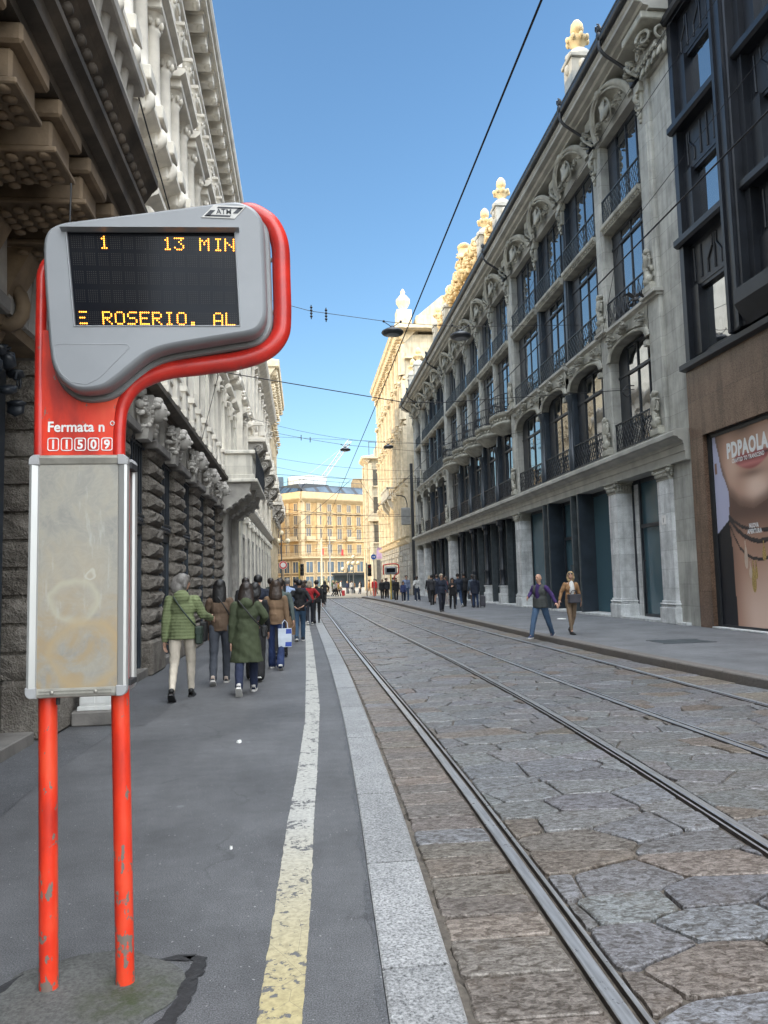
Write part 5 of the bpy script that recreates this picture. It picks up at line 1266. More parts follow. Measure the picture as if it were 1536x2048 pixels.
# last house on the left, taller; its sunlit look is put into the warm cream colour
bN=thing('corner_house','tall cream corner house at the far end of the left side, above its neighbours','building',(XL-.5,71,0))
k=FL_(); k.box(63,79,-10,0.02,0,19.4); k.box(63,79,-12,-2.2,19.4,23.5); k.build('wall','cream_stone',bN)  # upper box is an added attic, out of sight, for its shadow
k=FL_(); k.extr([(0,18.2),(.1,18.25),(.2,18.6),(.7,19.3),(.95,19.4),(.95,19.7),(1.0,19.9),(-3,20.6)],62.6,79.3); k.box(62.4,63.05,-9,.95,19.3,19.85,.03); k.extr([(0,15.8),(.2,15.9),(.2,16.1),(0,16.2)],63,79); k.extr([(0,5.0),(.3,5.1),(.4,5.3),(0,5.45)],63,79); k.extr([(0,10.4),(.2,10.5),(.2,10.7),(0,10.8)],63,79); k.build('cornice','cream_carved',bN)
k=LM(); k.box(-.16,.16,0,.75,18.75,19.35,.04); k.ell((0,.7,18.95),(.16,.16,.2),None,8,6); mdl=k.mesh('modillion','cream_carved')
for i in range(16): put('modillion',mdl,bN,(XL,63.4+i*1.02,0))
s1,g1=surround('cream_carved',6,9,.6,True,3); s2,g2=surround('cream_carved',11.3,14.2,.6,True,5); s3,g3=surround('cream_carved',16.4,17.9,.5,False)
k=LM(); k.box(-.35,.35,0,.25,0,18.2); ornament(k,0,.3,17.6,.9,1.0,.4,9,16); ornament(k,0,.3,15.2,.8,1.0,.4,10,14); ornament(k,0,.3,9.8,.8,1.0,.4,11,14); pN=k.mesh('pilaster','cream_carved')
for i in range(5):
    y=65+i*3
    for s_,g_ in ((s1,g1),(s2,g2),(s3,g3)): a=put('window_surround',s_,bN,(XL,y,0)); put('pane',g_,a,(XL,y,0))
    put('pilaster',pN,bN,(XL,y-1.5,0))
for y in (66,72,76): a=put('balcony',sa,bN,(XL,y,.3)); [put('scroll_bracket',sb,a,(XL,y+d,.3)) for d in (-1.15,1.15)]
# planter box by the wall under the sign
M('planter_white',(.62,.62,.6),.5,.1,5)
pb_=thing('planter_box','white panelled planter on a concrete block against the palace wall behind the sign','planter',(-2.44,9.25,0))
k=MB(); k.box(-2.62,-2.1,9.08,9.5,0,.17,.02); k.build('planter_base','plinth_stone',pb_)
k=MB(); k.box(-2.56,-2.16,9.12,9.46,.171,.22,.005); k.box(-2.54,-2.18,9.14,9.44,.22,.62,.005)
for x0,x1 in ((-2.52,-2.37),(-2.35,-2.2)): k.box(x0,x1,9.13,9.142,.25,.58)
k.box(-2.57,-2.15,9.11,9.47,.62,.66,.008); k.build('planter_body','planter_white',pb_)
# ------------------------------------------------------------------ far right: tall cream palace, corner house
bP=thing('cornice_palace','tall cream palace with a deep bracketed cornice beyond the stone building, half in sun','building',(XR+.5,92,0))
Mstone('rust_grey',(.38,.36,.32),1.2,.5,var=.15,mort=.4,bmp=.9,bscale=12)
k=FR(); k.box(78,106,-14,0,5.4,27.2); k.build('wall','cream_stone',bP)
k=FR()
for j in range(9):
    for i in range(22):
        k.box(77.97+i*1.25,77.97+i*1.25+1.2,-.5,.10+.05*((i*7+j*3)%3),.1+j*.58,.1+j*.58+.54,.05)
k.box(78,106,-14,0,0,5.4); k.build('rusticated_base','rust_grey',bP)
k=FR()
for prof in ([(0,26.3),(.15,26.4),(.2,26.7),(.9,27.5),(1.1,27.6),(1.1,27.9),(1.2,28.05),(-2,28.3)],[(0,5.3),(.3,5.4),(.5,5.7),(0,5.9)],[(0,11.2),(.2,11.3),(.4,11.6),(.4,11.75),(0,11.9)],[(0,17.6),(.2,17.7),(.35,17.9),(0,18.1)],[(0,22.4),(.2,22.5),(.25,22.7),(0,22.8)]): k.extr(prof,77.9,106.1)
k.box(76.8,78.05,-6,1.1,27.55,27.95,.03); k.box(77.3,78.05,-14,0,24.5,24.7); k.build('cornice','cream_carved',bP)
k=MB(lambda u,v,z:(-v,u,z)); k.box(-.22,.22,0,.85,26.75,27.5,.04); k.ell((0,.8,26.95),(.2,.2,.25),None,8,6); k.ell((0,.25,26.6),(.2,.15,.2),None,8,6); mp=k.mesh('modillion','cream_carved')
for i in range(27): put('modillion',mp,bP,(XR,78.6+i*1.05,0))
def RM(): return MB(lambda u,v,z:(-v,u,z))
def surroundR(mat,z0,z1,w_,hood=True,seed=1):
    k=RM(); k.box(-w_-.25,-w_,0,.2,z0,z1); k.box(w_,w_+.25,0,.2,z0,z1); k.box(-w_-.25,w_+.25,0,.2,z1,z1+.2)
    if hood: k.extr([(0,z1+.4),(.2,z1+.45),(.5,z1+.6),(.5,z1+.72),(0,z1+.8)],-w_-.5,w_+.5); ornament(k,0,.15,z1+.3,w_*1.8,.6,.4,seed,14)
    k.box(-w_-.3,w_+.3,0,.3,z0-.2,z0,.02); a=k.mesh('window_surround',mat)
    k=RM(); win(k,0,z0,z1,w_,.015); return a,k.mesh('pane','window_glass')
SRS=[surroundR('cream_carved',6.3,10,.7,True,1),surroundR('cream_carved',12.2,16,.7,True,2),surroundR('cream_carved',18.5,21.4,.65,False,3),surroundR('cream_carved',23.2,25.6,.6,False,3),surroundR('rust_grey',.8,4.2,.75,False,4)]
k=RM()
for z0,z1 in ((6,11.1),(12,17.5),(18.2,22.3),(22.9,26.2)):
    k.box(-.45,.45,0,.4,z0,z1,.03); k.lathe(0,.4,[(.3,z0),(.26,z0+.2),(.24,z1-.6),(.3,z1-.5),(.36,z1)],8); ornament(k,0,.55,z1-.4,.9,.7,.35,int(z0),14)
pP=k.mesh('pilaster','cream_carved')
for i in range(8):
    y=80.2+i*3.55
    for s_,g_ in SRS: a=put('window_surround',s_,bP,(XR,y,0)); put('pane',g_,a,(XR,y,0))
    put('pilaster',pP,bP,(XR,y-1.78,0))
k=FR(); k.box(86,93,0,1.35,10.7,11.0,.04); k.box(86,93,1.15,1.35,11.9,12.1,.03); k.box(86,86.2,0,1.35,11.9,12.1,.02)
for i in range(30): k.lathe(86.15+i*.233,1.22,[(.07,11),(.11,11.3),(.05,11.6),(.08,11.9)],6)
for i in range(5): k.lathe(86.1,.15+i*.24,[(.07,11),(.11,11.3),(.05,11.6),(.08,11.9)],6)
bb=k.build('balcony','stone_plain',bP)
for y in (86.5,89.5,92.5):
    k=FR(); k.loft([[(u,1.25,10.7),(u,1.1,10.1),(u,.5,9.4),(u,.2,8.6),(u,0,8.6),(u,0,10.7)] for u in (y-.25,y+.25)],True,True,False); k.build('scroll_bracket','stone_plain',bb)
k=FR(); k.lathe(79.5,-.2,[(.75,28.2),(.6,28.9),(.55,30.0),(.75,30.1),(.4,30.25),(.35,30.4),(.75,31.1),(.75,31.5),(.4,31.9),(.2,32.1),(.28,32.35),(.05,32.7)],12); k.box(78.7,80.3,-1,.6,28.1,30.2,.05); k.build('roof_urn','cream_carved',bP)
k=FR(); k.box(78,106,-13.9,-1.4,28.2,29.3); k.extr([(-1.5,29.3),(-4.2,31.6),(-9,32.2),(-13,29.3)],78.3,105.8); k.build('attic','cream_stone',bP)
bQ=thing('far_corner_house','sunlit cream corner house with arched ground floor where the street meets the square','building',(XR+.3,123.5,0))
XQ=10.35
TQ=lambda u,v,z:(XQ-v,u,z)
k=MB(TQ); k.box(121,126,-14,0,0,21.2); k.build('wall','cream_stone',bQ)
k=MB(TQ)
for prof in ([(0,20.2),(.2,20.4),(.9,20.9),(1,21.1),(1,21.3),(-1,21.6)],[(0,6.4),(.4,6.6),(.4,6.9),(0,7)],[(0,15.6),(.2,15.7),(.3,15.9),(0,16)],[(0,11.2),(.2,11.3),(.3,11.5),(0,11.6)]): k=MB(TQ); k.extr(prof,120.6,126.4); k.build('cornice','cream_carved',bQ)
k=MB(TQ); k.box(120.2,121.02,-14,.9,20.9,21.3,.03); k.build('cornice','cream_carved',bQ)
for j,(z0,z1) in enumerate(((7.6,10.4),(12.1,14.8),(16.6,19.2))):
    a_,g_=surroundR('cream_carved',z0,z1,.75,j==0,j)
    a=put('window_surround',a_,bQ,(XQ,123.6,0)); put('pane',g_,a,(XQ,123.6,0))
    for x in (11.9,14.6,17.4):  # end wall facing us
        o=put('window_surround',a_,bQ,(x,121,0),PI/2); link('pane',g_,o)
k=MB(TQ)
k.box(121,121.7,0,.5,0,20.2,.05); k.box(125.3,126,0,.5,0,20.2,.05)
k.build('pilaster','cream_carved',bQ)
k=MB(lambda u,v,z:(u,121-v,z))
for x in (10.4,13.2,16.0): k.box(x,x+.6,0,.4,0,20.2,.05)
k.build('end_pilaster','cream_carved',bQ)
M('tan_glass',(.12,.11,.1),.3,.2); M('banner_pink',(.45,.30,.42),.6,.3,1.5)
k=MB(lambda u,v,z:(u,121-v,z)); k.add([(11.45,.05,5.0),(13.05,.05,5.0)]+[(12.25+.8*cos(PI*i/8),.05,6.2+.8*sin(PI*i/8)) for i in range(9)],[tuple(range(11))]); k.build('arch_window','banner_pink',bQ); k=MB(lambda u,v,z:(u,121-v,z)); k.quad((11.45,.05,.2),(13.05,.05,.2),(13.05,.05,4.8),(11.45,.05,4.8)); k.build('shop_window','tan_glass',bQ)
k=MB(lambda u,v,z:(u,121-v,z)); k.box(10.2,14.5,0,.9,10.9,11.2,.03); k.box(10.2,14.5,.75,.9,11.2,12.1,.03); k.build('balcony','cream_carved',bQ)
k=MB(TQ); k.box(121.2,125.8,-13,-1.5,21.5,23.2); k.build('roof_terrace','cream_stone',bQ)
k=MB()
for i in range(6): k.tube([(10.6+i*1.1,120.8,21.4),(10.6+i*1.1,120.8,23.6)],.05,5)
k.tube([(10.5,120.8,23.6),(16.6,120.8,23.6)],.05,5); k.build('terrace_railing','iron_grey',bQ)

# ------------------------------------------------------------------ ochre palace across the square
m=Mstone('ochre_wall',(.43,.27,.11),3,1.2,var=.1,mort=.92,bmp=.05); M('ochre_trim',(.46,.345,.2),.75,.12,1)
Mstone('ochre_base',(.32,.225,.12),1.6,.55,var=.15,mort=.7,bmp=.2); M('roof_glass',(.05,.075,.1),.25,.3,.4)
bY=thing('ochre_palace','ochre yellow five storey palace with glazed mansard across the square','building',(-.43,190,0))
K1=math.atan2(11,17.4); K2=math.atan2(6,5.4)
def TY1(u,v,z): return (-.43+u*cos(K1)+v*sin(K1),190+u*sin(K1)-v*cos(K1),z)
def TY2(u,v,z): return (-.43-u*cos(K2)-v*sin(K2),190+u*sin(K2)-v*cos(K2),z)
for T,L,nw in ((TY1,42,13),(TY2,42,8)):
    k=MB(T); k.box(.0,L,-12,0,7.6,22.2); k.build('wall','ochre_wall',bY)
    k=MB(T); k.box(0,L,-12,.25,0,7.6); k.build('ground_storey','ochre_base',bY)
    k=MB(T)
    for prof in ([(0,21.3),(.2,21.4),(1.2,22.1),(1.3,22.3),(1.3,22.6),(-1,22.8)],[(.25,7.3),(.9,7.5),(.9,7.8),(.25,8)],[(0,11.6),(.3,11.7),(.3,11.9),(0,12)],[(0,18.6),(.2,18.7),(.3,18.9),(0,19)]): k.extr(prof,-.6,L)
    k.box(-.2,.9,0,.22,7.7,21.4,.03); k.box(4.6,5.4,0,.18,7.7,21.4,.03); k.box(L-5,L-4,0,.18,7.7,21.4,.03); k.box(0,L,-.9,.5,22.7,24.0); k.build('cornice','ochre_trim',bY)
    k=MB(T); k.extr([(.3,24.0),(-2.2,26.2),(-10,26.4),(-10,22.5)],.5,L); k.build('mansard','zinc',bY)
    k=MB(T)
    for i in range(10): k.quad((1.5+i*4,.16,24.15),(4.5+i*4,.16,24.15),(4.5+i*4,-1.85,25.9),(1.5+i*4,-1.85,25.9))
    k.build('roof_light','roof_glass',bY)
    k=MB(T)
    for i in range(10): k.tube([(1+i*4,-2,26.2),(1+i*4,-2,27.3)],.05,4)
    k.tube([(0,-2,27.3),(L,-2,27.3)],.05,4); k.build('roof_railing','iron_grey',bY)
    for r_,(z0,z1,w_,hd) in enumerate(((19.3,21.1,.55,0),(15.9,18.1,.6,1),(12.3,14.9,.65,1),(8.4,10.9,.65,0),(4.0,6.6,.95,0),(.4,3.0,1.1,0))):
        for i in range(nw):
            u=2.2+i*3.05 if i else 2.0
            v0=.25 if z1<7.6 else 0
            k=MB(T); 
            k.box(u-w_-.2,u-w_,v0,v0+.12,z0-.1,z1+.15); k.box(u+w_,u+w_+.2,v0,v0+.12,z0-.1,z1+.15); k.box(u-w_-.2,u+w_+.2,v0,v0+.14,z1,z1+.2)
            if hd: k.box(u-w_-.4,u+w_+.4,0,.4,z1+.4,z1+.55)
            k.box(u-w_-.3,u+w_+.3,v0,v0+.3,z0-.25,z0-.1); k.box(u-.05,u+.05,v0+.02,v0+.08,z0,z1)
            o=k.build('window','ochre_trim',bY); k=MB(T); k.quad((u-w_,v0+.02,z0),(u+w_,v0+.02,z0),(u+w_,v0+.02,z1),(u-w_,v0+.02,z1)); k.build('pane','roof_glass' if z0<5 else 'tan_glass',o)
    for i in range(0,nw,2):
        u=2.2+i*3.05; k=MB(T); k.box(u-1.3,u+1.3,0,1.0,11.75,12.0); k.box(u-1.3,u+1.3,.85,1.0,12.0,12.9)
        for q in range(9): k.box(u-1.2+q*.28,u-1.1+q*.28,.7,.86,12.0,12.8)
        k.build('balcony','ochre_trim',bY)
    k=MB(T); k.box(0,L,-.6,.6,7.9,8.05)
    for q in range(int(L/.5)): k.box(q*.5,q*.5+.12,.75,.85,7.8,8.7)
    k.box(0,L,.72,.88,8.7,8.8); k.build('long_balcony','ochre_trim',bY)
# rooftop volumes
M('roof_white',(.46,.47,.46),.6,.08)
k=MB(); k.lathe(1.2,204,[(5.2,26),(5.2,29.2)],28); k.build('roof_drum','roof_white',bY)
k=MB(); k.box(14,22,212,222,26,30); k.box(20,23,206,210,26,29.5); k.build('roof_plant_room','ochre_base',bY)
k=MB(); k.box(-14,-5,202,206,26,29.3); k.build('roof_plant_room','roof_glass',bY)
# bank canopy and glass shop at its foot
M('canopy_red',(.16,.05,.035),.5,.2)
bS=thing('square_shade_block','plain unseen block added left of the square to cast shade on the ochre palace','building',(-32,178,0))
k=MB(); k.box(-45,-25,142,215,0,22.5); k.box(-45.4,-24.4,141.6,215.4,22.5,23.2,.1); k.build('wall','ochre_wall',bS)  # added out of view, its shadow covers the foot of the ochre palace
# tower crane far behind
M('crane_metal',(.42,.43,.44),.5,.1)
k=MB()
def truss(a,b_,w0,n):
    A,B=Vector(a),Vector(b_); d=(B-A).normalized(); x=Vector((1,0,0))-d*d.x; x.normalize(); y=d.cross(x)
    C=[[A.lerp(B,i/n)+x*w0*sx+y*w0*sy for sx,sy in ((-1,-1),(1,-1),(1,1),(-1,1))] for i in range(n+1)]
    for j in range(4):
        k.tube([c[j] for c in C],.16,4)
        for i in range(n): k.tube([C[i][j],C[i+1][(j+1)%4]],.09,4)
truss((4.2,330,0),(4.2,330,40),1.0,12); truss((4.2,330,40),(20.8,330,62.5),.8,14); k.box(2.5,5.9,327,333,38.5,41.5,.1); k.tube([(4.2,330,41),(-2,330,44)],.4,5); k.tube([(-2,330,44),(20,330,61.5)],.07,4)
tag(k.build('tower_crane','crane_metal'),'white tower crane jib rising behind the ochre palace roof','crane')
# ------------------------------------------------------------------ people
JOBS=[]
def cloth(name,col,rough=.85,fold=.6,sc=9):
    if name in MAT: return name
    M(name,col,rough,.22,4,fold,sc,stretch=(1,1,.55),bdist=.03); return name
M('skin',(.46,.27,.19),.55,.08,8); M('skin_dark',(.09,.05,.035),.55,.1,8)
HAIR={'black':(.008,.007,.007),'brown':(.035,.02,.012),'darkbrown':(.018,.011,.008),'grey':(.15,.14,.13),'blond':(.38,.27,.14),'greyblond':(.30,.25,.18)}
for k_,v_ in HAIR.items(): M('hair_'+k_,v_,.5,.35,30,.4,60,stretch=(1,1,.15))
M('sole_white',(.62,.6,.57),.6,.1); M('sole_dark',(.02,.02,.022),.6,.2); M('glasses',(.008,.008,.01),.15,.1)
def job(o,vox,smooth=2,disp=None,extra=None):
    r=o.modifiers.new('r','REMESH'); r.mode='VOXEL'; r.voxel_size=vox; r.use_smooth_shade=True
    if smooth: q=o.modifiers.new('s','SMOOTH'); q.factor=.5; q.iterations=smooth
    JOBS.append((o,disp,extra))
def hand(mb,wr,d,s,side_out,sz,curl=.5):
    """palm, four unequal bent fingers and a thumb"""
    W=Vector(wr); d=Vector(d).normalized(); n=Vector(side_out); n=(n-d*n.dot(d)).normalized(); ac=d.cross(n).normalized()*s
    rot=Matrix((ac,n,d)).transposed()
    mb.ell(W+d*.05*sz,(.042*sz,.018*sz,.056*sz),rot,8,6)
    for i,(o_,L) in enumerate(((-.03,.072),(-.01,.083),(.01,.077),(.029,.06))):
        p=W+d*.092*sz+ac*o_*sz; dd=d.copy(); pts=[p-d*.02*sz,p]
        for q in range(3):
            a=curl*(.5+.25*q); dd=(dd*cos(a)-n*sin(a)).normalized(); p=p+dd*L*sz*(.45,.32,.23)[q]; pts.append(p.copy())
        mb.tube([tuple(q) for q in pts],[.0085*sz,.0085*sz,.008*sz,.007*sz,.005*sz],6)
    p=W+d*.03*sz-ac*.034*sz; dd=(d*.75-ac*.65).normalized()
    mb.tube([tuple(W+d*.02*sz-ac*.02*sz),tuple(p),tuple(p+dd*.03*sz),tuple(p+(dd-n*.4).normalized()*.055*sz)],[.011*sz,.0105*sz,.009*sz,.006*sz],6)
def person(label,x,y,z=0,rz=0,H=1.68,step=.4,fat=1.0,female=True,hair=('brown','long'),top=('sweater',(.2,.15,.1),.0),legs=((.05,.06,.1),'slim'),shoes=((.02,.02,.02),1),
           arms=None,head=(0,0),skin='skin',phase=1,glasses=False,cat='person',group=None,inner=None,hood=False,sit=None,lean=.03,shorts=False,sleeve=None,legpose=None,quilt=False):
    s=H/1.7; near=math.hypot(x,y); vox=.0115 if near<16 else (.015 if near<26 else (.02 if near<62 else .03))*1.0
    root=thing('person',label,cat,(x,y,z),rz,group)
    Lt,Ls=.245*H,.245*H; an=.045*H
    # legs: front leg is side `phase`
    lp=legpose or {phase:(step*.95,.12+step*.1),-phase:(-step*.55,step*1.15)}
    J={}
    hz=max(Lt*cos(a)+Ls*cos(a-b_) for a,b_ in lp.values())+an if not sit else sit
    for sd,(a,b_) in lp.items():
        hp=Vector((sd*.052*H,0,hz)); kn=hp+Vector((sd*.005,Lt*sin(a),-Lt*cos(a))); ak=kn+Vector((-sd*.008,Ls*sin(a-b_),-Ls*cos(a-b_))); J[sd]=(hp,kn,ak,b_-a)
    sw_=.098*H if female else .108*H
    P=lambda u,v,h: Vector((u*s,v*s+lean*(h)*1.0,hz+h*H))
    neck=P(0,-.01,.285); hc=P(0,.015,.392)+Vector((0,.01,0))
    chest=P(0,0,.2); waist=P(0,0,.09)
    A={}
    for sd in (-1,1):
        sh=Vector((sd*sw_,lean*.26,hz+.250*H)); spec=(arms or {}).get(sd)
        if spec and len(spec)==2 and hasattr(spec[0],'__len__'): el=Vector(spec[0]); ha=Vector(spec[1])   # explicit elbow and wrist, person space
        else:
            swg,fl,ab=spec or ((-step*.75 if sd==phase else step*.75),.3,.12)
            el=sh+Vector((sd*sin(ab),sin(swg)*cos(ab),-cos(swg)*cos(ab)))*.17*H; ha=el+Vector((sd*sin(ab)*.4,sin(swg+fl),-cos(swg+fl)))*.15*H
        A[sd]=(sh,el,ha)
    hy,hp_=head; HR=Matrix.Rotation(-hy,3,'Z')@Matrix.Rotation(-hp_,3,'X')
    hp=lambda u,v,w_: hc+HR@Vector((u*s,v*s,w_*s))
    # ---- body, one continuous surface
    b=MB(); f=.93*fat
    b.ell(chest-Vector((0,0,.03*s)),(.135*s*f,.095*s*f,.16*s),None,12,8); b.ell(waist,(.12*s*f,.09*s*f,.15*s),None,12,8); b.ell((0,0,hz+.01),(.145*s*f,.105*s*f,.11*s),None,12,8)
    [b.cap(tuple(A[q][0]),tuple(neck+Vector((q*.02,0,-.04*s))),.042*s,.05*s,10) for q in (-1,1)]; b.cap(tuple(chest+Vector((0,0,.1*s))),tuple(hc-Vector((0,0,.03*s))),.055*s,.05*s,10)
    b.ell(hc,(.074*s,.093*s,.108*s),HR,14,10); b.ell(hp(0,.03,-.055),(.055*s,.06*s,.055*s),HR,10,8); b.ell(hp(0,.07,-.085),(.026*s,.022*s,.02*s),HR,8,6)
    b.cap(tuple(hp(0,.09,.01)),tuple(hp(0,.108,-.025)),.009*s,.015*s,8); b.ell(hp(0,.088,-.055),(.026*s,.012*s,.012*s),HR,8,5)
    for sd in (-1,1): b.ell(hp(sd*.078,-.005,-.012),(.012*s,.022*s,.034*s),HR,8,6)
    for sd in (-1,1):
        h_,k_,a_,fp=J[sd]; b.cap(tuple(h_),tuple(k_),.072*s*f,.05*s*f,10); b.cap(tuple(k_),tuple(a_),.052*s*f,.034*s,10); b.cap(tuple(a_),tuple(a_+Vector((0,.06*s*cos(fp),-.03*s-.06*s*sin(fp)))),.03*s,.022*s,8)
        sh,el,ha=A[sd]; b.cap(tuple(sh),tuple(el),.045*s*f,.036*s,8); b.cap(tuple(el),tuple(ha),.036*s,.025*s,8)
    body=b.build('body',skin,root,fix=False) if False else link('body',b.mesh('body',skin),root)
    hm_=MB()
    for sd in (-1,1):
        sh,el,ha=A[sd]; hand(hm_,tuple(ha-(ha-el).normalized()*.012),tuple(ha-el),sd,(sd,.25,0),s*1.02,.35 if not arms else .5)
    if not glasses:
        pass
    job(body,vox,1,None,(hm_,))
    if abs(rz)>1.2 or abs(hy)>.5 or glasses:
        g_=MB()
        if glasses:
            for sd in (-1,1): g_.ell(hp(sd*.033,.096,.018),(.029*s,.01*s,.02*s),HR,8,5); g_.tube([tuple(hp(sd*.06,.09,.022)),tuple(hp(sd*.08,.0,.018))],.004*s,4)
            g_.tube([tuple(hp(-.02,.104,.022)),tuple(hp(.02,.104,.022))],.004*s,4); link('sunglasses',g_.mesh('sunglasses','glasses'),root)
        else:
            for sd in (-1,1): g_.ell(hp(sd*.031,.089,.018),(.013*s,.006*s,.007*s),HR,6,4)
            for sd in (-1,1): g_.cap(tuple(hp(sd*.018,.096,.038)),tuple(hp(sd*.046,.088,.038)),.004*s,.003*s,5)
            link('eyes',g_.mesh('eyes','glasses'),root)
    # ---- hair
    hcol,hty=hair
    if hty!='bald':
        h=MB(); h.ell(hp(0,-.016,.022),(.098*s,.1*s,.1*s),HR,14,10)
        if hty in ('long','wavy','bob'):
            L={'long':.30,'wavy':.24,'bob':.10}[hty]
            h.cap(tuple(hp(0,-.045,0)),tuple(hp(0,-.06,-L*.75)),.1*s,(.105 if hty!='wavy' else .12)*s,12,(1.1,.6)); 
            for sd in (-1,1): h.cap(tuple(hp(sd*.066,-.01,.03)),tuple(hp(sd*.078,-.02,-L*.62)),.03*s,.035*s,8)
            if hty=='wavy':
                for i in range(6): a=-.6+i*.24; h.ell(hp(.13*a,-.085,-L*.85+.02*(i%2)),(.045*s,.03*s,.06*s),None,8,6)
            h.ell(hp(0,.045,.07),(.07*s,.045*s,.035*s),HR,10,6)
        elif hty=='bun': h.ell(hp(0,-.11,.03),(.042*s,.04*s,.042*s),None,8,6)
        elif hty=='pony': h.cap(tuple(hp(0,-.1,.02)),tuple(hp(0,-.12,-.18)),.035*s,.02*s,8)
        o=link('hair',h.mesh('hair','hair_'+hcol),root); job(o,max(vox*.9,.011),1,('noise',.003,34) if near<17 else None)
    # ---- trousers
    lc,lty=legs
    t_=MB(); wd={'slim':(.088,.062,.060,.042),'straight':(.092,.07,.068,.058),'wide':(.098,.085,.085,.092),'flare':(.088,.064,.062,.078)}[lty]; f2=fat*(.97 if not female else 1.0)
    t_.ell((0,-.003*s,hz+.01*H),(.147*s*f2,.112*s*f2,.115*s),None,12,8); t_.cap((0,0,hz+.02*H),(0,0,hz+.05*H),.112*s*f2,.098*s*f2,12,(1.12,.86))
    for sd in (-1,1):
        h_,k_,a_,fp=J[sd]
        if shorts: t_.cap(tuple(h_),tuple(h_.lerp(k_,.85)),.092*s*f2,.082*s*f2,10); continue
        cr=.9 if lty=='slim' else 1.02
        t_.cap(tuple(h_),tuple(k_),wd[0]*s*f2,wd[1]*s*f2,12); t_.cap(tuple(k_),tuple(k_.lerp(a_,cr)),wd[2]*s*f2,wd[3]*s,12)
    nm=cloth('cloth_%d_%d_%d'%tuple(int(c*1000) for c in lc),lc)
    o=link('trousers' if not shorts else 'shorts',t_.mesh('trousers',nm),root); job(o,vox,1,('noise',.007,9) if near<26 else None)
    # ---- shoes
    sc,sole=shoes; nm=cloth('shoe_%d_%d_%d'%tuple(int(c*1000) for c in sc),sc,.5,.1)
    for sd in (-1,1):
        h_,k_,a_,fp=J[sd]; fp=max(0,min(1.15,fp)) if a_.z>an+.015 else 0.0
        k=MB(); R_=Matrix.Rotation(-fp,3,'X'); tr=lambda q:a_+R_@Vector((q[0]*s,q[1]*s,q[2]*s))
        rings=[]
        for v,w_,zt in ((-.065,.03,.0),(-.05,.036,.03),(-.01,.038,.03),(.05,.04,.005),(.11,.044,-.02),(.155,.038,-.032),(.178,.018,-.045)):
            rings.append([tuple(tr((w_*cos(a),v,-.058+(zt+.058)*max(0,sin(a))))) for a in [PI*i/8 for i in range(9)]])
        k.loft(rings,False,False,True); k.ell(tr((0,-.03,.01)),(.04*s,.045*s,.035*s),None,8,5)
        o=k.build('shoe',nm,root,fix=False) if False else link('shoe',k.mesh('shoe',nm),root)
        k=MB(); ol=[(.036,-.06),(.044,.0),(.046,.07),(.05,.12),(.042,.16),(.02,.186),(-.02,.186),(-.042,.16),(-.05,.12),(-.046,.07),(-.044,0),(-.036,-.06),(-.02,-.074),(.02,-.074)]
        k.loft([[tuple(tr((u,v,-.076))) for u,v in ol],[tuple(tr((u,v,-.052))) for u,v in ol]],True,True,False)
        link('sole',k.mesh('sole','sole_white' if sole else 'sole_dark'),o)
    # ---- upper garment(s)
    def garment(ty,col,hem,name,slv=True,puff=1.0,hood_=False,q=False):
        g=MB(); f_=fat*puff; loose={'puffer':1.14,'jacket':1.05,'coat':1.12,'sweater':1.0,'vest':1.12,'shirt':.98}[ty]*f_
        g.ell(chest+Vector((0,0,-.02*s)),(.15*s*loose,.112*s*loose,.175*s),None,14,9); g.ell(waist,(.143*s*loose,.112*s*loose,.15*s),None,14,9)
        [g.cap(tuple(A[q][0]+Vector((-q*.02,0,-.005))),tuple(neck+Vector((q*.03,0,-.035*s))),.05*s*loose,.058*s,10) for q in (-1,1)]
        g.cap(tuple(chest+Vector((0,0,.1*s))),tuple(neck+Vector((0,0,.012*s))),.085*s,.062*s,10)
        zb=hz-hem*H; n_=5; rr=[]
        for i in range(n_+1):
            zz=waist.z+(zb-waist.z)*i/n_; q_=i/n_; ex=1+ (.42 if hem>.15 else (.2 if hem>.08 else .06))*q_
            rr.append([(.147*s*loose*ex*cos(a),.118*s*loose*ex*sin(a)+lean*max(0,(zz-hz)),zz) for a in [2*PI*j/16 for j in range(16)]])
        g.loft(rr)
        if slv:
            for sd in (-1,1):
                sh,el,ha=A[sd]; e_=el if slv!='short' else sh.lerp(el,.75)
                g.cap(tuple(sh),tuple(e_),.06*s*loose,.052*s*loose,10)
                if slv!='short': g.cap(tuple(el),tuple(el.lerp(ha,.93)),.05*s*loose,.04*s*loose,10)
        if hood_:
            g.ell(neck+Vector((0,-.085*s,-.02*s)),(.11*s,.06*s,.09*s),None,12,8); g.ell(neck+Vector((0,-.05*s,.025*s)),(.088*s,.07*s,.05*s),None,12,8)
        nm=cloth('cloth_%d_%d_%d'%tuple(int(c*1000) for c in col),col)
        o=link(name,g.mesh(name,nm),root); job(o,vox,1,('quilt',.009*s,.043) if q and near<45 else (('noise',.014,7) if near<26 else None)); return o
    ty,col,hem=top
    if inner: garment('sweater',inner,.02,'sweater',True,.96); garment(ty,col,hem,'jacket',sleeve if sleeve is not None else False,1.04,hood,quilt)
    else: garment(ty,col,hem,{'coat':'coat','sweater':'sweater','shirt':'shirt','puffer':'jacket','jacket':'jacket','vest':'waistcoat'}[ty],True if sleeve is None else sleeve,1.0,hood,quilt)
    root['_j']=0; del root['_j']
    return root,A,hz,hc
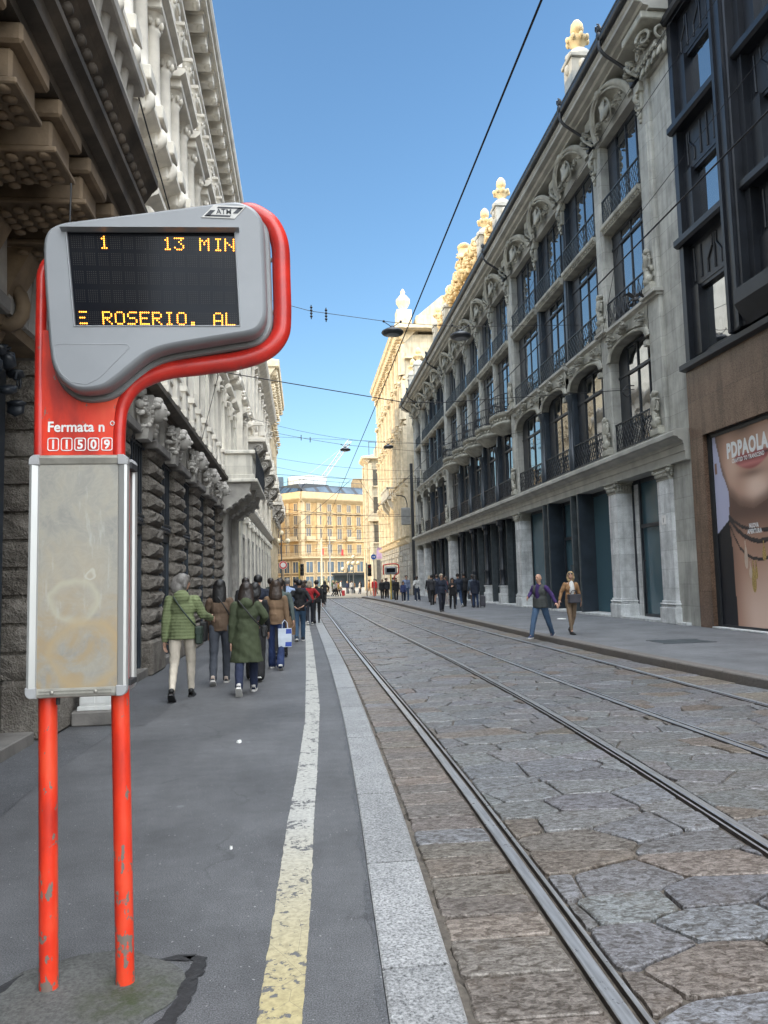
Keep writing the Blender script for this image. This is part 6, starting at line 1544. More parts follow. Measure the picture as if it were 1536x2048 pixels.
def finish_people():
    dg=bpy.context.evaluated_depsgraph_get()
    for o,disp,extra in JOBS:
        me=bpy.data.meshes.new_from_object(o.evaluated_get(dg))
        if disp:
            me.update(); N=[v.normal.copy() for v in me.vertices]
            if disp[0]=='noise':
                for v,n in zip(me.vertices,N):
                    c=v.co; v.co=c+n*(disp[1]*(mnoise.noise((c.x*disp[2],c.y*disp[2],c.z*disp[2]*1.25+c.x*5))+.5*mnoise.noise((c.x*disp[2]*2.3,c.y*disp[2]*2.3+4,c.z*disp[2]*2.1))))
            else:
                for v,n in zip(me.vertices,N):
                    c=v.co; ph=(c.z+.012*mnoise.noise((c.x*5,c.y*5,c.z*3)))/disp[2]; v.co=c+n*disp[1]*(abs(sin(ph*PI))**.6-.6)
        mats=[m_ for m_ in o.data.materials]
        if extra:
            bm=bmesh.new(); bm.from_mesh(me)
            h=extra[0]; vs=[bm.verts.new(v) for v in h.v]
            for f in h.f:
                try: q=bm.faces.new([vs[i] for i in f]); q.smooth=True
                except ValueError: pass
            bm.to_mesh(me); bm.free()
        o.modifiers.clear(); old=o.data; o.data=me; me.name=old.name
        if not me.materials:
            for m_ in mats: me.materials.append(m_)
        for p_ in me.polygons: p_.material_index=0
        bpy.data.meshes.remove(old)
def bag(name,label,x,y,z,w,h,d,mat,rz=0,mat2=None,handles=True):
    k=MB(lambda a,b_,c:(x+a*cos(rz)-b_*sin(rz),y+a*sin(rz)+b_*cos(rz),z+c))
    k.loft([[(-w/2*.94,-d/2,0),(w/2*.94,-d/2,0),(w/2*.94,d/2,0),(-w/2*.94,d/2,0)],[(-w/2,-d/2,h*.5),(w/2,-d/2,h*.5),(w/2,d/2,h*.5),(-w/2,d/2,h*.5)],[(-w/2*.97,-d/2*.7,h),(w/2*.97,-d/2*.7,h),(w/2*.97,d/2*.7,h),(-w/2*.97,d/2*.7,h)]],True,True,False)
    r=thing(name,label,'bag',(x,y,z)); o=k.build('bag_body',mat,r)
    if mat2:
        k=MB(lambda a,b_,c:(x+a*cos(rz)-b_*sin(rz),y+a*sin(rz)+b_*cos(rz),z+c)); k.quad((0,-d/2-.004,.01),(w*.46,-d/2-.004,.01),(w*.49,-d/2-.006,h*.5),(w*.46,-d/2*.7-.006,h*.97),(0.02,-d/2*.7-.006,h*.97)); k.build('printed_panel',mat2,r)
    if handles:
        for v in (-d*.3,d*.3):
            k=MB(lambda a,b_,c:(x+a*cos(rz)-b_*sin(rz),y+a*sin(rz)+b_*cos(rz),z+c)); k.tube([(-w*.2,v,h),(-w*.17,v*.6,h+.1),(0,0,h+.15),(w*.17,v*.6,h+.1),(w*.2,v,h)],.007,5); k.build('handle',mat,r)
    return r
def sling(name,label,x,y,z,pts,mat,bagc,bs,rz=0):
    r=thing(name,label,'bag',(x,y,z),rz)
    k=MB(); k.tube(spline(pts,4,False),.011,6); link('strap',k.mesh('strap',mat),r)
    k=MB(); a,b_,c=bagc; k.box(a-bs[0]/2,a+bs[0]/2,b_-bs[1]/2,b_+bs[1]/2,c-bs[2]/2,c+bs[2]/2,.02); k.box(a-bs[0]/2-.003,a+bs[0]/2+.003,b_-bs[1]/2-.004,b_+bs[1]/2+.004,c+bs[2]*.05,c+bs[2]/2+.004,.012); link('bag_body',k.mesh('bag_body',mat),r); return r
M('leather_black',(.012,.012,.013),.45,.3,8,.1,50); M('leather_green',(.02,.035,.025),.5,.3,8); M('paper_brown',(.14,.085,.045),.8,.2,5); M('bag_blue',(.012,.05,.32),.5,.15,4); M('bag_pale',(.5,.55,.62),.6,.1,4); M('leather_grey',(.06,.058,.07),.5,.2,8)
BLK=(.008,.008,.01); NAVY=(.011,.016,.032); JEAN=(.045,.075,.125); DJEAN=(.014,.022,.055)
G1='walkers on the left pavement'; G2='people on the right pavement'; G3='people in the sunlit square'
# ---- left pavement, seen from behind
person('woman in light green quilted jacket and cream trousers, grey bob, turning her head',-1.68,10.95,0,.0,1.76,.36,1.02,True,('grey','bob'),('puffer',(.15,.18,.085),.055),((.52,.46,.38),'slim'),((.012,.012,.012),0),
  {-1:(-.12,.25,.16),1:(( .27,.06,1.14),(.36,.28,1.08))},(.85,.1),phase=1,group=G1,hood=True,quilt=True)
sling('crossbody_bag','dark green crossbody bag of the woman in the light green quilted jacket',-1.68,10.95,0,[(-.1,-.135,1.40),(0,-.165,1.25),(.13,-.16,1.08),(.2,-.06,.98)],'leather_green',(.23,.0,.86),(.09,.2,.24))
person('long black haired woman in a brown jumper and charcoal cropped trousers',-1.33,12.45,0,.02,1.66,.3,1.0,True,('black','long'),('sweater',(.10,.065,.042),.03),((.055,.062,.078),'straight'),((.45,.36,.3),1),None,(.1,0),phase=1,group=G1)
sling('crossbody_bag','black strap and bag of the woman in the brown jumper',-1.33,12.45,0,[(-.02,-.13,1.36),(.08,-.15,1.22),(.17,-.1,1.05)],'leather_black',(-.24,-.02,.82),(.1,.16,.3))
person('woman in a long olive green hooded parka, rear shoe sole showing',-.83,11.25,0,.0,1.63,.42,1.06,True,('darkbrown','wavy'),('coat',(.046,.058,.028),.235),((.012,.018,.045),'straight'),((.5,.48,.46),1),
  {-1:(-.1,.2,.14),1:((.26,.02,1.08),(.20,.14,.98))},(0,.05),phase=1,group=G1,hood=True)
sling('crossbody_bag','black sling bag worn across the olive green parka',-.83,11.25,0,[(-.1,-.16,1.32),(.02,-.18,1.17),(.14,-.17,1.02),(.24,-.08,.92)],'leather_black',(.25,.04,.86),(.08,.14,.16))
person('dark haired walker in black top and wide black trousers behind the olive parka',-.80,12.75,0,.0,1.60,.3,1.0,True,('black','bob'),('sweater',BLK,.05),(BLK,'wide'),((.5,.48,.45),1),None,(0,0),phase=-1,group=G1)
person('woman with wavy brown hair in a tan jacket and flared jeans',-.52,14.3,0,.0,1.64,.34,.97,True,('brown','wavy'),('jacket',(.17,.105,.06),.03),((.016,.032,.10),'flare'),((.5,.48,.46),1),{-1:(.2,.2,.1),1:(-.15,.12,.14)},(0,.05),phase=-1,group=G1)
bag('shopping_bag','blue and white paper shopping bag held by the woman in the tan jacket',-.36,14.2,.40,.25,.33,.12,'bag_pale',.1,'bag_blue')
person('walker in a grey green jacket ahead of the tan jacket',-.50,16.3,0,.0,1.68,.3,1.0,False,('darkbrown','short'),('jacket',(.07,.09,.085),.04),(BLK,'straight'),((.02,.02,.02),0),{-1:(.2,.3,.1),1:(-.25,.1,.22)},(.2,0),phase=1,group=G1)
person('man in black hoodie and blue jeans with both hands clasped behind his back',-.13,20.8,0,.0,1.66,.26,1.08,False,('black','short'),('sweater',BLK,.045),((.03,.065,.115),'straight'),((.03,.03,.035),1),{-1:((-.30,-.12,1.06),(-.13,-.2,.92)),1:((.30,-.12,1.06),(.12,-.2,.94))},(.1,0),phase=1,group=G1,hood=True)
bag('shopping_bag','brown paper carrier bag beside the man in black hoodie',-.38,18.9,.30,.3,.42,.14,'paper_brown',.2)
bag('shopping_bag','small white paper bag in front of the brown carrier bag',-.36,19.3,.66,.14,.26,.08,'bag_pale',.0)
person('blonde woman in a red jumper and dark trousers among the walkers',.20,28.4,0,.0,1.66,.3,1.05,True,('greyblond','bob'),('sweater',(.30,.012,.016),.03),((.012,.014,.022),'straight'),((.5,.48,.46),1),{-1:(0,.3,.15),1:((.33,-.06,1.1),(.24,.08,1.0))},(0,0),phase=1,group=G1)
person('man in black suit walking along the kerb edge beside the red jumper',.47,29.7,0,.0,1.68,.38,1.0,False,('black','short'),('jacket',BLK,.05),(BLK,'slim'),((.015,.015,.015),0),None,(0,0),phase=1,group=G1)
person('grey haired man in a pale blue shirt in the crowd on the left pavement',-.52,24.5,0,.0,1.72,.3,1.05,False,('grey','short'),('shirt',(.30,.38,.55),.03),(NAVY,'straight'),((.02,.02,.02),0),None,(.3,0),phase=-1,group=G1)
person('long dark haired woman in black coat just left of the man in black hoodie',-.55,19.2,0,.0,1.63,.3,1.0,True,('black','long'),('coat',BLK,.1),(BLK,'slim'),((.02,.02,.02),0),None,(0,0),phase=1,group=G1)
person('tall figure in a dark knitted hat close to the rusticated wall',-1.02,17.4,0,.0,1.78,.3,1.0,False,('black','short'),('jacket',NAVY,.05),(BLK,'straight'),((.02,.02,.02),0),None,(0,0),phase=1,group=G1)
person('short haired man in black between the hat wearer and the palace wall',-1.45,19.5,0,.0,1.74,.3,1.0,False,('darkbrown','short'),('jacket',BLK,.05),(BLK,'straight'),((.02,.02,.02),0),None,(0,0),phase=-1,group=G1)
for lab,x,y_,H,hr,c in (('dark haired man glancing sideways behind the tan jacket',-.95,22.5,1.74,('darkbrown','short'),(.05,.05,.055)),
 ('woman with dark pony tail and navy jacket deep in the left crowd',-.15,27.0,1.68,('darkbrown','pony'),NAVY),
 ('man in navy coat farther along than the pale blue shirt',-.35,33.0,1.76,('black','short'),NAVY),
 ('brown haired woman in maroon coat left of the red jumper',-.05,31.5,1.66,('brown','bob'),(.06,.012,.015)),
 ('man in black cap and jacket far along the left pavement',-.75,35.0,1.75,('black','short'),BLK),
 ('figure in charcoal coat near the far kerb end of the left crowd',.05,38.0,1.7,('black','short'),(.03,.03,.034)),
 ('pale coated walker at the front of the left crowd',-.9,44.0,1.68,('brown','bob'),(.2,.18,.15)),
 ('walker in dark green coat by the pilaster house wall',-1.7,40.0,1.7,('darkbrown','short'),(.03,.045,.035))):
    person(lab,x,y_,0,0,H,.3,1.0,'woman' in lab,hr,('jacket',c,.05),(BLK,'straight'),((.02,.02,.02),0),None,(.3 if 'glancing' in lab else 0,0),phase=1 if y_%2>1 else -1,group=G1)
# ---- the couple stepping over the right kerb, hand in hand
ZP=ZRP+.004
mn=person('bald man in grey quilted waistcoat over purple jumper, holding a hand',5.85,18.8,ZP-.03,PI-.85,1.66,.42,1.12,False,('grey','bald'),('vest',(.055,.06,.058),.05),((.045,.085,.15),'straight'),((.02,.035,.09),1),
  {1:((.25,.0,1.10),(.22,.2,1.0)),-1:((-.31,.0,1.09),(-.47,.04,.86))},(.0,.12),phase=1,group=G2,inner=(.034,.014,.085),legpose={1:(.46,.1),-1:(-.42,.12)},quilt=True)
wn=person('blonde woman in sunglasses, tan leather jacket and trousers, looking down beside the bald man',6.80,19.25,ZP,PI+.12,1.62,.3,.98,True,('blond','bob'),('jacket',(.27,.15,.07),.03),((.22,.15,.095),'slim'),((.012,.012,.014),0),
  {1:((.25,-.02,1.06),(.33,.03,.86)),-1:((-.24,-.02,1.04),(-.33,-.12,.82))},(.45,-.35),phase=1,group=G2,glasses=True,legpose={1:(.22,.08),-1:(-.12,.42)})
k=MB(); 
sling('handbag','black grey handbag in front of the woman in tan leather',6.80,19.25,ZP,[(-.08,.16,1.02),(-.05,.2,1.1),(.05,.2,1.1),(.08,.16,1.02)],'leather_grey',(.0,.19,.9),(.32,.13,.22),PI+.12)
k=MB(); k.ell((0,.075,wn[2]+.19*1.62),(.075,.06,.2),None,12,8); link('white_shirt',k.mesh('white_shirt','paper'),wn[0][0] if isinstance(wn[0],tuple) else wn[0])
k=MB(); k.ell((0,.095,mn[2]+.16*1.66),(.075,.068,.26),None,12,8); link('jumper_front',k.mesh('jumper_front','cloth_34_14_85'),mn[0])
# ---- group near the piers
person('man in navy bomber jacket and sunglasses walking towards us on the right pavement',6.25,34.9,ZP,PI,1.76,.3,1.12,False,('greyblond','short'),('jacket',NAVY,.06),((.012,.014,.026),'straight'),((.02,.02,.02),0),None,(0,0),phase=1,glasses=True,group=G2)
person('long haired woman in black with sunglasses beside the navy bomber jacket',7.35,38.0,ZP,PI,1.56,.26,1.02,True,('darkbrown','long'),('coat',BLK,.1),(BLK,'straight'),((.02,.02,.02),0),{-1:(.1,.3,.12),1:((.24,.08,1.0),(.1,.22,1.08))},(0,0),phase=-1,glasses=True,group=G2)
person('blond walker in dark coat carrying a black rucksack, back to us',8.25,50.4,ZP,.0,1.78,.3,1.0,False,('greyblond','wavy'),('jacket',BLK,.05),(BLK,'straight'),((.03,.03,.03),0),None,(.4,0),phase=1,group=G2)
person('young man in white tee shirt and black shorts walking away from us',8.1,46.8,ZP,.0,1.80,.34,1.0,False,('brown','short'),('shirt',(.52,.53,.58),.02),((.015,.016,.025),'wide'),((.05,.04,.04),0),None,(.1,0),phase=-1,group=G2,shorts=True,sleeve='short')
def rucksack(lab,x,y,z,mat,h=1.25,rz=0):
    r=thing('rucksack',lab,'bag',(x,y,z),rz); k=MB(); k.box(-.17,.17,-.30,-.13,h-.28,h+.2,.06); link('bag_body',k.mesh('bag_body',mat),r); k=MB(); k.box(-.12,.12,-.35,-.29,h-.22,h,.025); link('pocket',k.mesh('pocket',mat),r)
    for sd in (-1,1): k=MB(); k.tube([(sd*.1,-.16,h+.15),(sd*.12,-.02,h+.21),(sd*.12,.1,h+.05),(sd*.13,.0,h-.2)],.018,5); link('strap',k.mesh('strap',mat),r)
rucksack('black rucksack on the back of the blond walker',8.25,50.4,ZP,'leather_black',1.3); M('canvas_navy',(.02,.03,.06),.8,.2,6); rucksack('navy rucksack on the white tee shirt',8.1,46.8,ZP,'canvas_navy',1.32)
person('woman in pink top standing behind the couple in black and navy',7.9,42.5,ZP,PI/2,1.66,.1,1.0,True,('brown','long'),('sweater',(.42,.13,.14),.03),((.45,.4,.38),'slim'),((.4,.4,.4),1),None,(0,0),group=G2)
person('man in dark quilted gilet and jeans seen from behind near the iron pillars',8.05,40.0,ZP,.1,1.80,.36,1.06,False,('darkbrown','short'),('puffer',(.014,.022,.04),.03),((.02,.045,.1),'straight'),((.5,.5,.5),1),None,(.2,0),phase=-1,group=G2,quilt=True)
person('man in black padded coat with fur collar by the iron pillars',8.5,40.6,ZP,.2,1.82,.2,1.1,False,('black','short'),('puffer',BLK,.08),(BLK,'straight'),((.02,.02,.02),0),None,(.2,0),phase=1,group=G2)
person('young woman in denim jacket with white shoulder bag beside the iron pillars',8.75,39.6,ZP,.0,1.72,.2,.95,True,('darkbrown','pony'),('jacket',(.1,.13,.17),.0),((.10,.075,.06),'slim'),((.02,.02,.02),0),None,(.3,0),phase=1,group=G2)
bag('shoulder_bag','white shoulder bag of the young woman in the denim jacket',8.62,39.3,.72,.22,.2,.08,'bag_pale',.0)
person('person in long navy hooded coat with a suitcase, back to us',8.62,38.5,ZP,.0,1.66,.16,1.05,True,('black','bob'),('coat',NAVY,.12),((.02,.04,.09),'straight'),((.02,.02,.02),0),None,(0,0),phase=-1,group=G2,hood=True)
r_=thing('suitcase','dark upright suitcase beside the long navy coat','suitcase',(8.98,38.5,ZP)); k=MB(); k.box(8.84,9.12,38.38,38.6,ZP+.06,ZP+.6,.04); k.build('case_shell','leather_grey',r_); k=MB(); k.tube([(8.9,38.5,ZP+.6),(8.9,38.5,ZP+.98),(9.06,38.5,ZP+.98),(9.06,38.5,ZP+.6)],.012,5); k.build('handle','leather_black',r_)
for sd in (8.88,9.08): k=MB(); k.lathe(0,0,[(.03,-.02),(.03,.02)],10); k.v=[(sd+c,38.5+a,ZP+.03+b_) for a,b_,c in k.v]; k.build('wheel','sole_dark',r_)
person('person in dark jacket and cap hidden behind the navy bomber jacket',7.4,44.5,ZP,0,1.76,.2,1.0,False,('black','short'),('jacket',(.03,.03,.035),.05),(BLK,'straight'),((.02,.02,.02),0),None,(0,0),group=G2)
# ---- farther along the right pavement
person('young man in white hooded sweater and navy trousers looking at his phone',7.9,53.8,ZP,PI-.5,1.76,.16,1.0,False,('black','short'),('sweater',(.45,.45,.44),.03),((.02,.03,.055),'wide'),((.5,.5,.5),1),{1:((.24,.06,1.08),(.08,.26,1.12)),-1:(.0,.2,.1)},(0,-.2),skin='skin_dark',phase=1,group=G2,hood=True)
person('tall man in pale blue shirt and jeans walking towards us',6.9,52.0,ZP,PI,1.84,.26,1.05,False,('black','short'),('shirt',(.16,.20,.30),.02),((.025,.05,.1),'straight'),((.5,.5,.5),1),None,(0,0),phase=-1,group=G2)
person('child in blue jacket walking in front of the pale blue shirt',6.55,51.0,ZP,PI,1.42,.26,1.0,True,('brown','long'),('jacket',(.03,.045,.13),.05),(NAVY,'slim'),((.5,.5,.5),1),None,(0,0),phase=1,group=G2)
person('woman in black cardigan left of the pale blue shirt',6.5,54.5,ZP,PI,1.68,.26,1.0,True,('black','bob'),('coat',BLK,.1),(BLK,'straight'),((.5,.5,.5),1),None,(0,0),phase=1,group=G2)
person('man in grey hooded jacket with a grey backpack walking away',7.1,61.5,ZP,0,1.74,.26,1.0,False,('black','short'),('jacket',(.22,.23,.235),.06),((.13,.16,.17),'wide'),((.02,.02,.02),0),None,(0,0),phase=1,group=G2)
rucksack('grey backpack on the grey hooded jacket',7.1,61.5,ZP,'leather_grey',1.28)
person('woman in black coat and scarf at the far kerb, one of a pair',6.3,62.4,ZP,PI,1.64,.3,1.08,True,('greyblond','bob'),('coat',BLK,.1),(BLK,'straight'),((.02,.02,.02),0),None,(0,0),phase=1,group=G2)
person('man in dark coat walking just behind the pair at the far kerb',6.85,64.0,ZP,PI,1.7,.3,1.05,False,('brown','short'),('coat',(.02,.02,.024),.1),(BLK,'straight'),((.02,.02,.02),0),None,(0,0),phase=-1,group=G2)
person('slim figure in brown trousers and black top beyond the grey backpack',7.2,68.0,ZP,0,1.72,.3,.95,False,('black','short'),('sweater',BLK,.03),((.09,.06,.04),'slim'),((.02,.02,.02),0),None,(0,0),phase=1,group=G2)
# ---- square
person('person in bright red jacket and red trousers at the end of the right pavement',7.0,77.0,0,.0,1.80,.2,1.15,False,('brown','short'),('puffer',(.55,.03,.03),.06),((.5,.12,.08),'wide'),((.4,.4,.4),1),None,(0,0),group=G3)
SQ=[('in white shirt and black trousers crossing from left to right',3.15,82,(.5,.48,.45),BLK),('in yellow jacket pulling a red suitcase',3.65,82.5,(.55,.33,.06),BLK),('in black and white top with black leggings crossing',3.35,81.4,(.3,.28,.26),BLK),
('in orange tan coat by the traffic light pole',7.2,86,(.5,.25,.1),(.3,.2,.14)),('in beige coat right of the globe lamps',8.2,88,(.5,.38,.24),(.05,.05,.06)),('in white jumper near the blue arrow sign',6.6,92,(.55,.52,.48),(.06,.07,.1)),
('in navy jacket left of the globe lamps',5.3,95,(.02,.03,.07),(.1,.1,.12)),('in pale grey hoodie under the globe lamps',6.0,98,(.4,.4,.4),(.05,.06,.09)),('in pink coat waiting at the bus canopy',4.4,104,(.5,.2,.22),(.06,.06,.08)),
('in white coat waiting at the bus canopy',5.0,106,(.6,.58,.55),(.03,.03,.04)),('in tan jacket waiting at the bus canopy',6.9,108,(.4,.22,.1),(.05,.05,.06)),('in black coat waiting at the bus canopy',7.6,105,BLK,BLK),
('in pale blue jacket far left of the crossing',2.6,100,(.25,.33,.42),(.05,.05,.08)),('in cream jumper far left of the crossing',3.4,108,(.55,.48,.36),(.12,.1,.08)),('in dark green coat beyond the crossing',4.2,112,(.03,.06,.03),BLK),('in maroon top beyond the crossing',8.9,98,(.2,.03,.04),BLK)]
for i,(d_,x,y_,c,lc) in enumerate(SQ):
    person('small distant figure '+d_,x,y_,-.03 if y_>75 else 0,[PI/2,-PI/2,PI,0][i%4] if i>3 else -PI/2,1.6+.05*(i%5),.35 if i<4 else .15,1.0,i%2==0,(['brown','black','blond','darkbrown'][i%4],['bob','short'][i%2]),('jacket',c,.05),(lc,'straight'),((.3,.3,.3),1),None,(0,0),phase=1 if i%2 else -1,group=G3)
M('case_red',(.5,.03,.04),.4,.1)
r_=thing('suitcase','small red suitcase pulled across the sunlit square','suitcase',(4.15,82.5,-.03)); k=MB(); k.box(4.0,4.32,82.4,82.65,.03,.62,.05); k.build('case_shell','case_red',r_); k=MB(); k.tube([(4.1,82.5,.6),(4.0,82.5,.85),(3.9,82.5,.86)],.02,5); k.build('handle','leather_black',r_)
# ---- cyclist
cy,A_,hz_,hc_=person('cyclist in black hood and coat riding along the tram track',1.45,54.8,ZR+.0,0,1.66,.2,1.0,True,('black','long'),('coat',BLK,.06),(BLK,'slim'),((.02,.02,.02),0),{-1:((-.3,.22,1.18),(-.25,.42,1.02)),1:((.3,.22,1.18),(.25,.42,1.02))},(0,0),group=None,sit=.95,lean=.35,legpose={1:(.95,1.1),-1:(.35,.55)})
bk=thing('bicycle','black city bicycle under the cyclist in the roadway','bicycle',(1.45,54.8,ZR))
def wheel(yc):
    k=MB(); k.tube([(0,yc+.33*cos(2*PI*i/24),.345+.33*sin(2*PI*i/24)) for i in range(24)],.022,6,True); o=link('wheel',k.mesh('wheel','sole_dark'),bk)
    k=MB()
    for i in range(10): a=PI*i/10; k.tube([(0,yc+.31*cos(a),.345+.31*sin(a)),(0,yc-.31*cos(a),.345-.31*sin(a))],.003,3)
    k.ell((0,yc,.345),(.05,.03,.03),None,8,5); link('spokes',k.mesh('spokes','iron_grey'),o)
wheel(-.5); wheel(.55)
k=MB(); 
for a,b_ in (((0,-.5,.345),(0,-.1,.3)),((0,-.1,.3),(0,-.22,.85)),((0,-.1,.3),(0,.42,.8)),((0,-.2,.78),(0,.4,.85)),((0,-.5,.345),(0,-.2,.75)),((0,.55,.345),(0,.4,.95))): k.tube([a,b_],.017,6)
link('frame',k.mesh('frame','iron'),bk)
k=MB(); k.tube([(-.3,.3,1.02),(-.2,.4,1.0),(0,.42,.98),(.2,.4,1.0),(.3,.3,1.02)],.014,6); link('handlebar',k.mesh('handlebar','iron_grey'),bk)
k=MB(); k.ell((0,-.24,.89),(.09,.14,.04),None,8,5); link('saddle',k.mesh('saddle','leather_black'),bk)
k=MB(); k.tube([(-.1,-.1,.45),(-.1,-.1,.3),(.1,-.1,.3),(.1,-.1,.14)],.012,5); k.box(-.16,-.08,-.14,-.06,.44,.46); k.box(.08,.16,-.14,-.06,.13,.15); link('pedals',k.mesh('pedals','iron_grey'),bk)
finish_people()
# ------------------------------------------------------------------ overhead wires and hanging lamps
M('wire',(.012,.012,.014),.5,.2)
def wire(pts,r,label,sag=0,name='overhead_wire',grp='overhead wires above the street'):
    P=[Vector(p) for p in pts]
    if len(P)==2: P=[P[0].lerp(P[1],i/16)-Vector((0,0,sag*4*(i/16)*(1-i/16))) for i in range(17)]
    k=MB(); k.tube([tuple(p) for p in P],r,6); return tag(k.build(name,'wire',None,fix=False),label,'wire',grp)
wire([(1.9,1.5,6.0),(1.88,18.7,5.98),(1.8,40,6.0),(1.7,110,6.0)],.0105,'thick tram wire running along the street over the near track')
wire([(5.0,3,6.45),(5.0,23,6.4),(4.9,60,6.35),(4.8,110,6.3)],.012,'tram wire running along the street over the far track')
wire([(-2.72,28,12.45),(0.4,28,11.62),(3.5,28,11.22),(6.1,28,11.08),(10.7,28,11.2)],.011,'cross wire carrying two hanging lamps high over the street')
wire([(-2.7,15.8,6.1),(2.45,18.7,5.98),(3.6,19.3,6.1),(10.7,23.4,7.5)],.011,'low cross wire from the palace ledge to a hook on the stone building')
wire([(-2.7,60,13.4),(.6,60,12.75),(3.3,60,12.3),(10.6,60,11.6)],.016,'far cross wire carrying a single hanging lamp')
wire([(-2.7,63,11.9),(10.6,63,10.6)],.013,'upper of two thin far cross wires over the street end',.35)
wire([(-2.7,66,11.6),(10.6,66,10.0)],.013,'lower of two thin far cross wires over the street end',.4)
wire([(-2.7,64,10.6),(4.8,64,10.05),(10.6,64,10.1)],.02,'dark tight cross wire below the far lamp')
wire([(-1.9,2,9.0),(-1.9,8,7.6),(-1.9,11.3,7.1),(-1.9,17.7,6.35)],.010,'wire slanting down along the white palace front')
wire([(-1.9,17.7,6.35),(-2.3,17.9,4.9)],.007,'short wire dropping to the palace ledge')
wire([(8,8,13.5),(8,15.8,13.3),(8,21.5,12.9),(9.8,40,12.2),(10.7,52,11.8)],.008,'thin wire crossing the corner pier, highest on the right')
wire([(8,7,12.7),(8,14.6,12.4),(8,23,12.1),(9,36,11.2),(10.7,48,10.4)],.008,'thin wire crossing the black building and the upper windows')
wire([(8,5,10.8),(8,13.3,10.3),(8,17.9,9.9),(10.7,26,9.7)],.008,'thin wire in front of the black metal panels on the right')
wire([(-2.7,34,9.0),(10.7,36,8.6)],.008,'thin slack cross wire before the bowed balconies',.9)
wire([(-2.7,70,8.4),(10.7,70,7.4)],.02,'dark cross wire near the blue arrow sign',.3)
for i,(a,b_,z0,z1) in enumerate(((78,82,9.5,8.6),(86,90,8.0,8.3),(92,88,7.2,6.6),(98,104,6.6,7.0),(104,98,8.8,7.9),(110,112,6.1,6.5))):
    wire([(-14,a,z0),(12,b_,z1)],.022,['uppermost','second','third','fourth','fifth','lowest'][i]+' of the tangled wires over the sunlit square',.4,grp='wires over the square')
wire([(4.0,64,10.0),(-6,120,7)],.02,'wire fanning out left over the square',.3,grp='wires over the square'); wire([(4.8,64,10.0),(14,116,9)],.02,'wire fanning out right over the square',.3,grp='wires over the square')
def insulator(x,y,z,lab,sc=1):
    k=MB(); 
    for q in range(4): k.ell((x,y,z-.16*sc+q*.1*sc),(.045*sc,.045*sc,.04*sc),None,8,5)
    k.tube([(x,y,z-.25*sc),(x,y,z+.22*sc)],.018*sc,5); tag(k.build('insulator','wire'),lab,'insulator','wire insulators')
insulator(.42,28,11.6,'left insulator on the wire beside the red sign frame',1.15); insulator(.97,28,11.5,'right insulator on the wire beside the red sign frame',1.15)
insulator(-.05,60,12.9,'left small insulator on the far lamp wire'); insulator(.65,60,12.73,'right small insulator on the far lamp wire')
M('lens',(.25,.26,.27),.2,.1)
def lamp(x,y,z,w_,lab):
    r=thing('street_lamp',lab,'street lamp',(x,y,z),0,'lamps hung on cross wires')
    k=MB(); k.lathe(0,0,[(.06,.02),(.3*w_,-.02),(.47*w_,-.10),(.5*w_,-.16),(.44*w_,-.22),(.30*w_,-.25)],20); k.lathe(0,0,[(.09,.0),(.09,.08),(.03,.12)],10); link('lamp_shade',k.mesh('lamp_shade','zinc'),r)
    k=MB(); k.lathe(0,0,[(.29*w_,-.252),(.2*w_,-.275),(.01,-.285)],16); link('lens',k.mesh('lens','lens'),r)
    for sd in (-1,1): k=MB(); k.tube([(sd*.04,0,.08),(sd*.36*w_,0,.26)],.016,5); k.ell((sd*.38*w_,0,.28),(.05,.04,.05),None,6,5); link('hanger',k.mesh('hanger','wire'),r)
lamp(3.45,28,10.98,.85,'black dish lamp hung against the sky'); lamp(6.05,28,10.86,.82,'black dish lamp hung in front of the stone building'); lamp(3.4,60,12.05,.85,'small far dish lamp hung over the street'); lamp(6.6,58,11.9,.8,'far dish lamp hung before the cream palace')
wire([(-2.7,57.9,12.6),(6.2,58,12.18),(7.0,58,12.18),(10.7,58,11.9)],.012,'cross wire carrying the far right dish lamp')
# wall hooks on the stone building
k=MB(); k.tube(spline([(10.7,23.4,7.62),(10.45,23.4,7.6),(10.3,23.4,7.4),(10.45,23.4,7.25),(10.55,23.4,7.35)],4,False),.02,6); tag(k.build('wire_hook','wire'),'curled iron wire hook on the stone building','hook')
# ------------------------------------------------------------------ street furniture at the far end
M('pole_grey',(.25,.25,.24),.5,.15); M('pole_yellow',(.5,.36,.05),.5,.15); M('sign_blue',(.01,.09,.36),.4,.05); M('sign_red',(.5,.02,.02),.4,.05); M('globe',(.75,.68,.5),.3,.05); M('signal_black',(.015,.017,.018),.5,.1)
def roundsign(x,y,z,r,zp,lab,arrow):
    t=thing('road_sign',lab,'road sign',(x,y,0)); k=MB(); k.tube([(x,y,0),(x,y,zp)],.035,8); k.build('pole','pole_grey',t)
    k=MB(); C=lambda q,yy:[(x+q*cos(a),y+yy,z+q*sin(a)) for a in [2*PI*i/24 for i in range(24)]]
    k.loft([C(r,-.05),C(r,-.075)],True,True,False); d=k.build('disc','white_print',t)
    k=MB(); k.add(C(r*.93,-.079),[tuple(range(24))]); f=k.build('face','sign_blue' if arrow else 'sign_red',d)
    k=MB()
    if arrow:
        k.quad((x-r*.6,y-.083,z-r*.11),(x+r*.15,y-.083,z-r*.11),(x+r*.15,y-.083,z+r*.11),(x-r*.6,y-.083,z+r*.11)); k.add([(x+r*.12,y-.083,z-r*.36),(x+r*.62,y-.083,z),(x+r*.12,y-.083,z+r*.36)],[(0,1,2)])
    else: k.add(C(r*.6,-.083),[tuple(range(24))])
    k.build('mark','white_print',f); return t
roundsign(6.35,70,3.72,.26,4.1,'round blue road sign with a white arrow pointing right',True)
roundsign(-1.95,74,3.25,.4,3.4,'round red and white no entry style sign on the left pavement end',False)
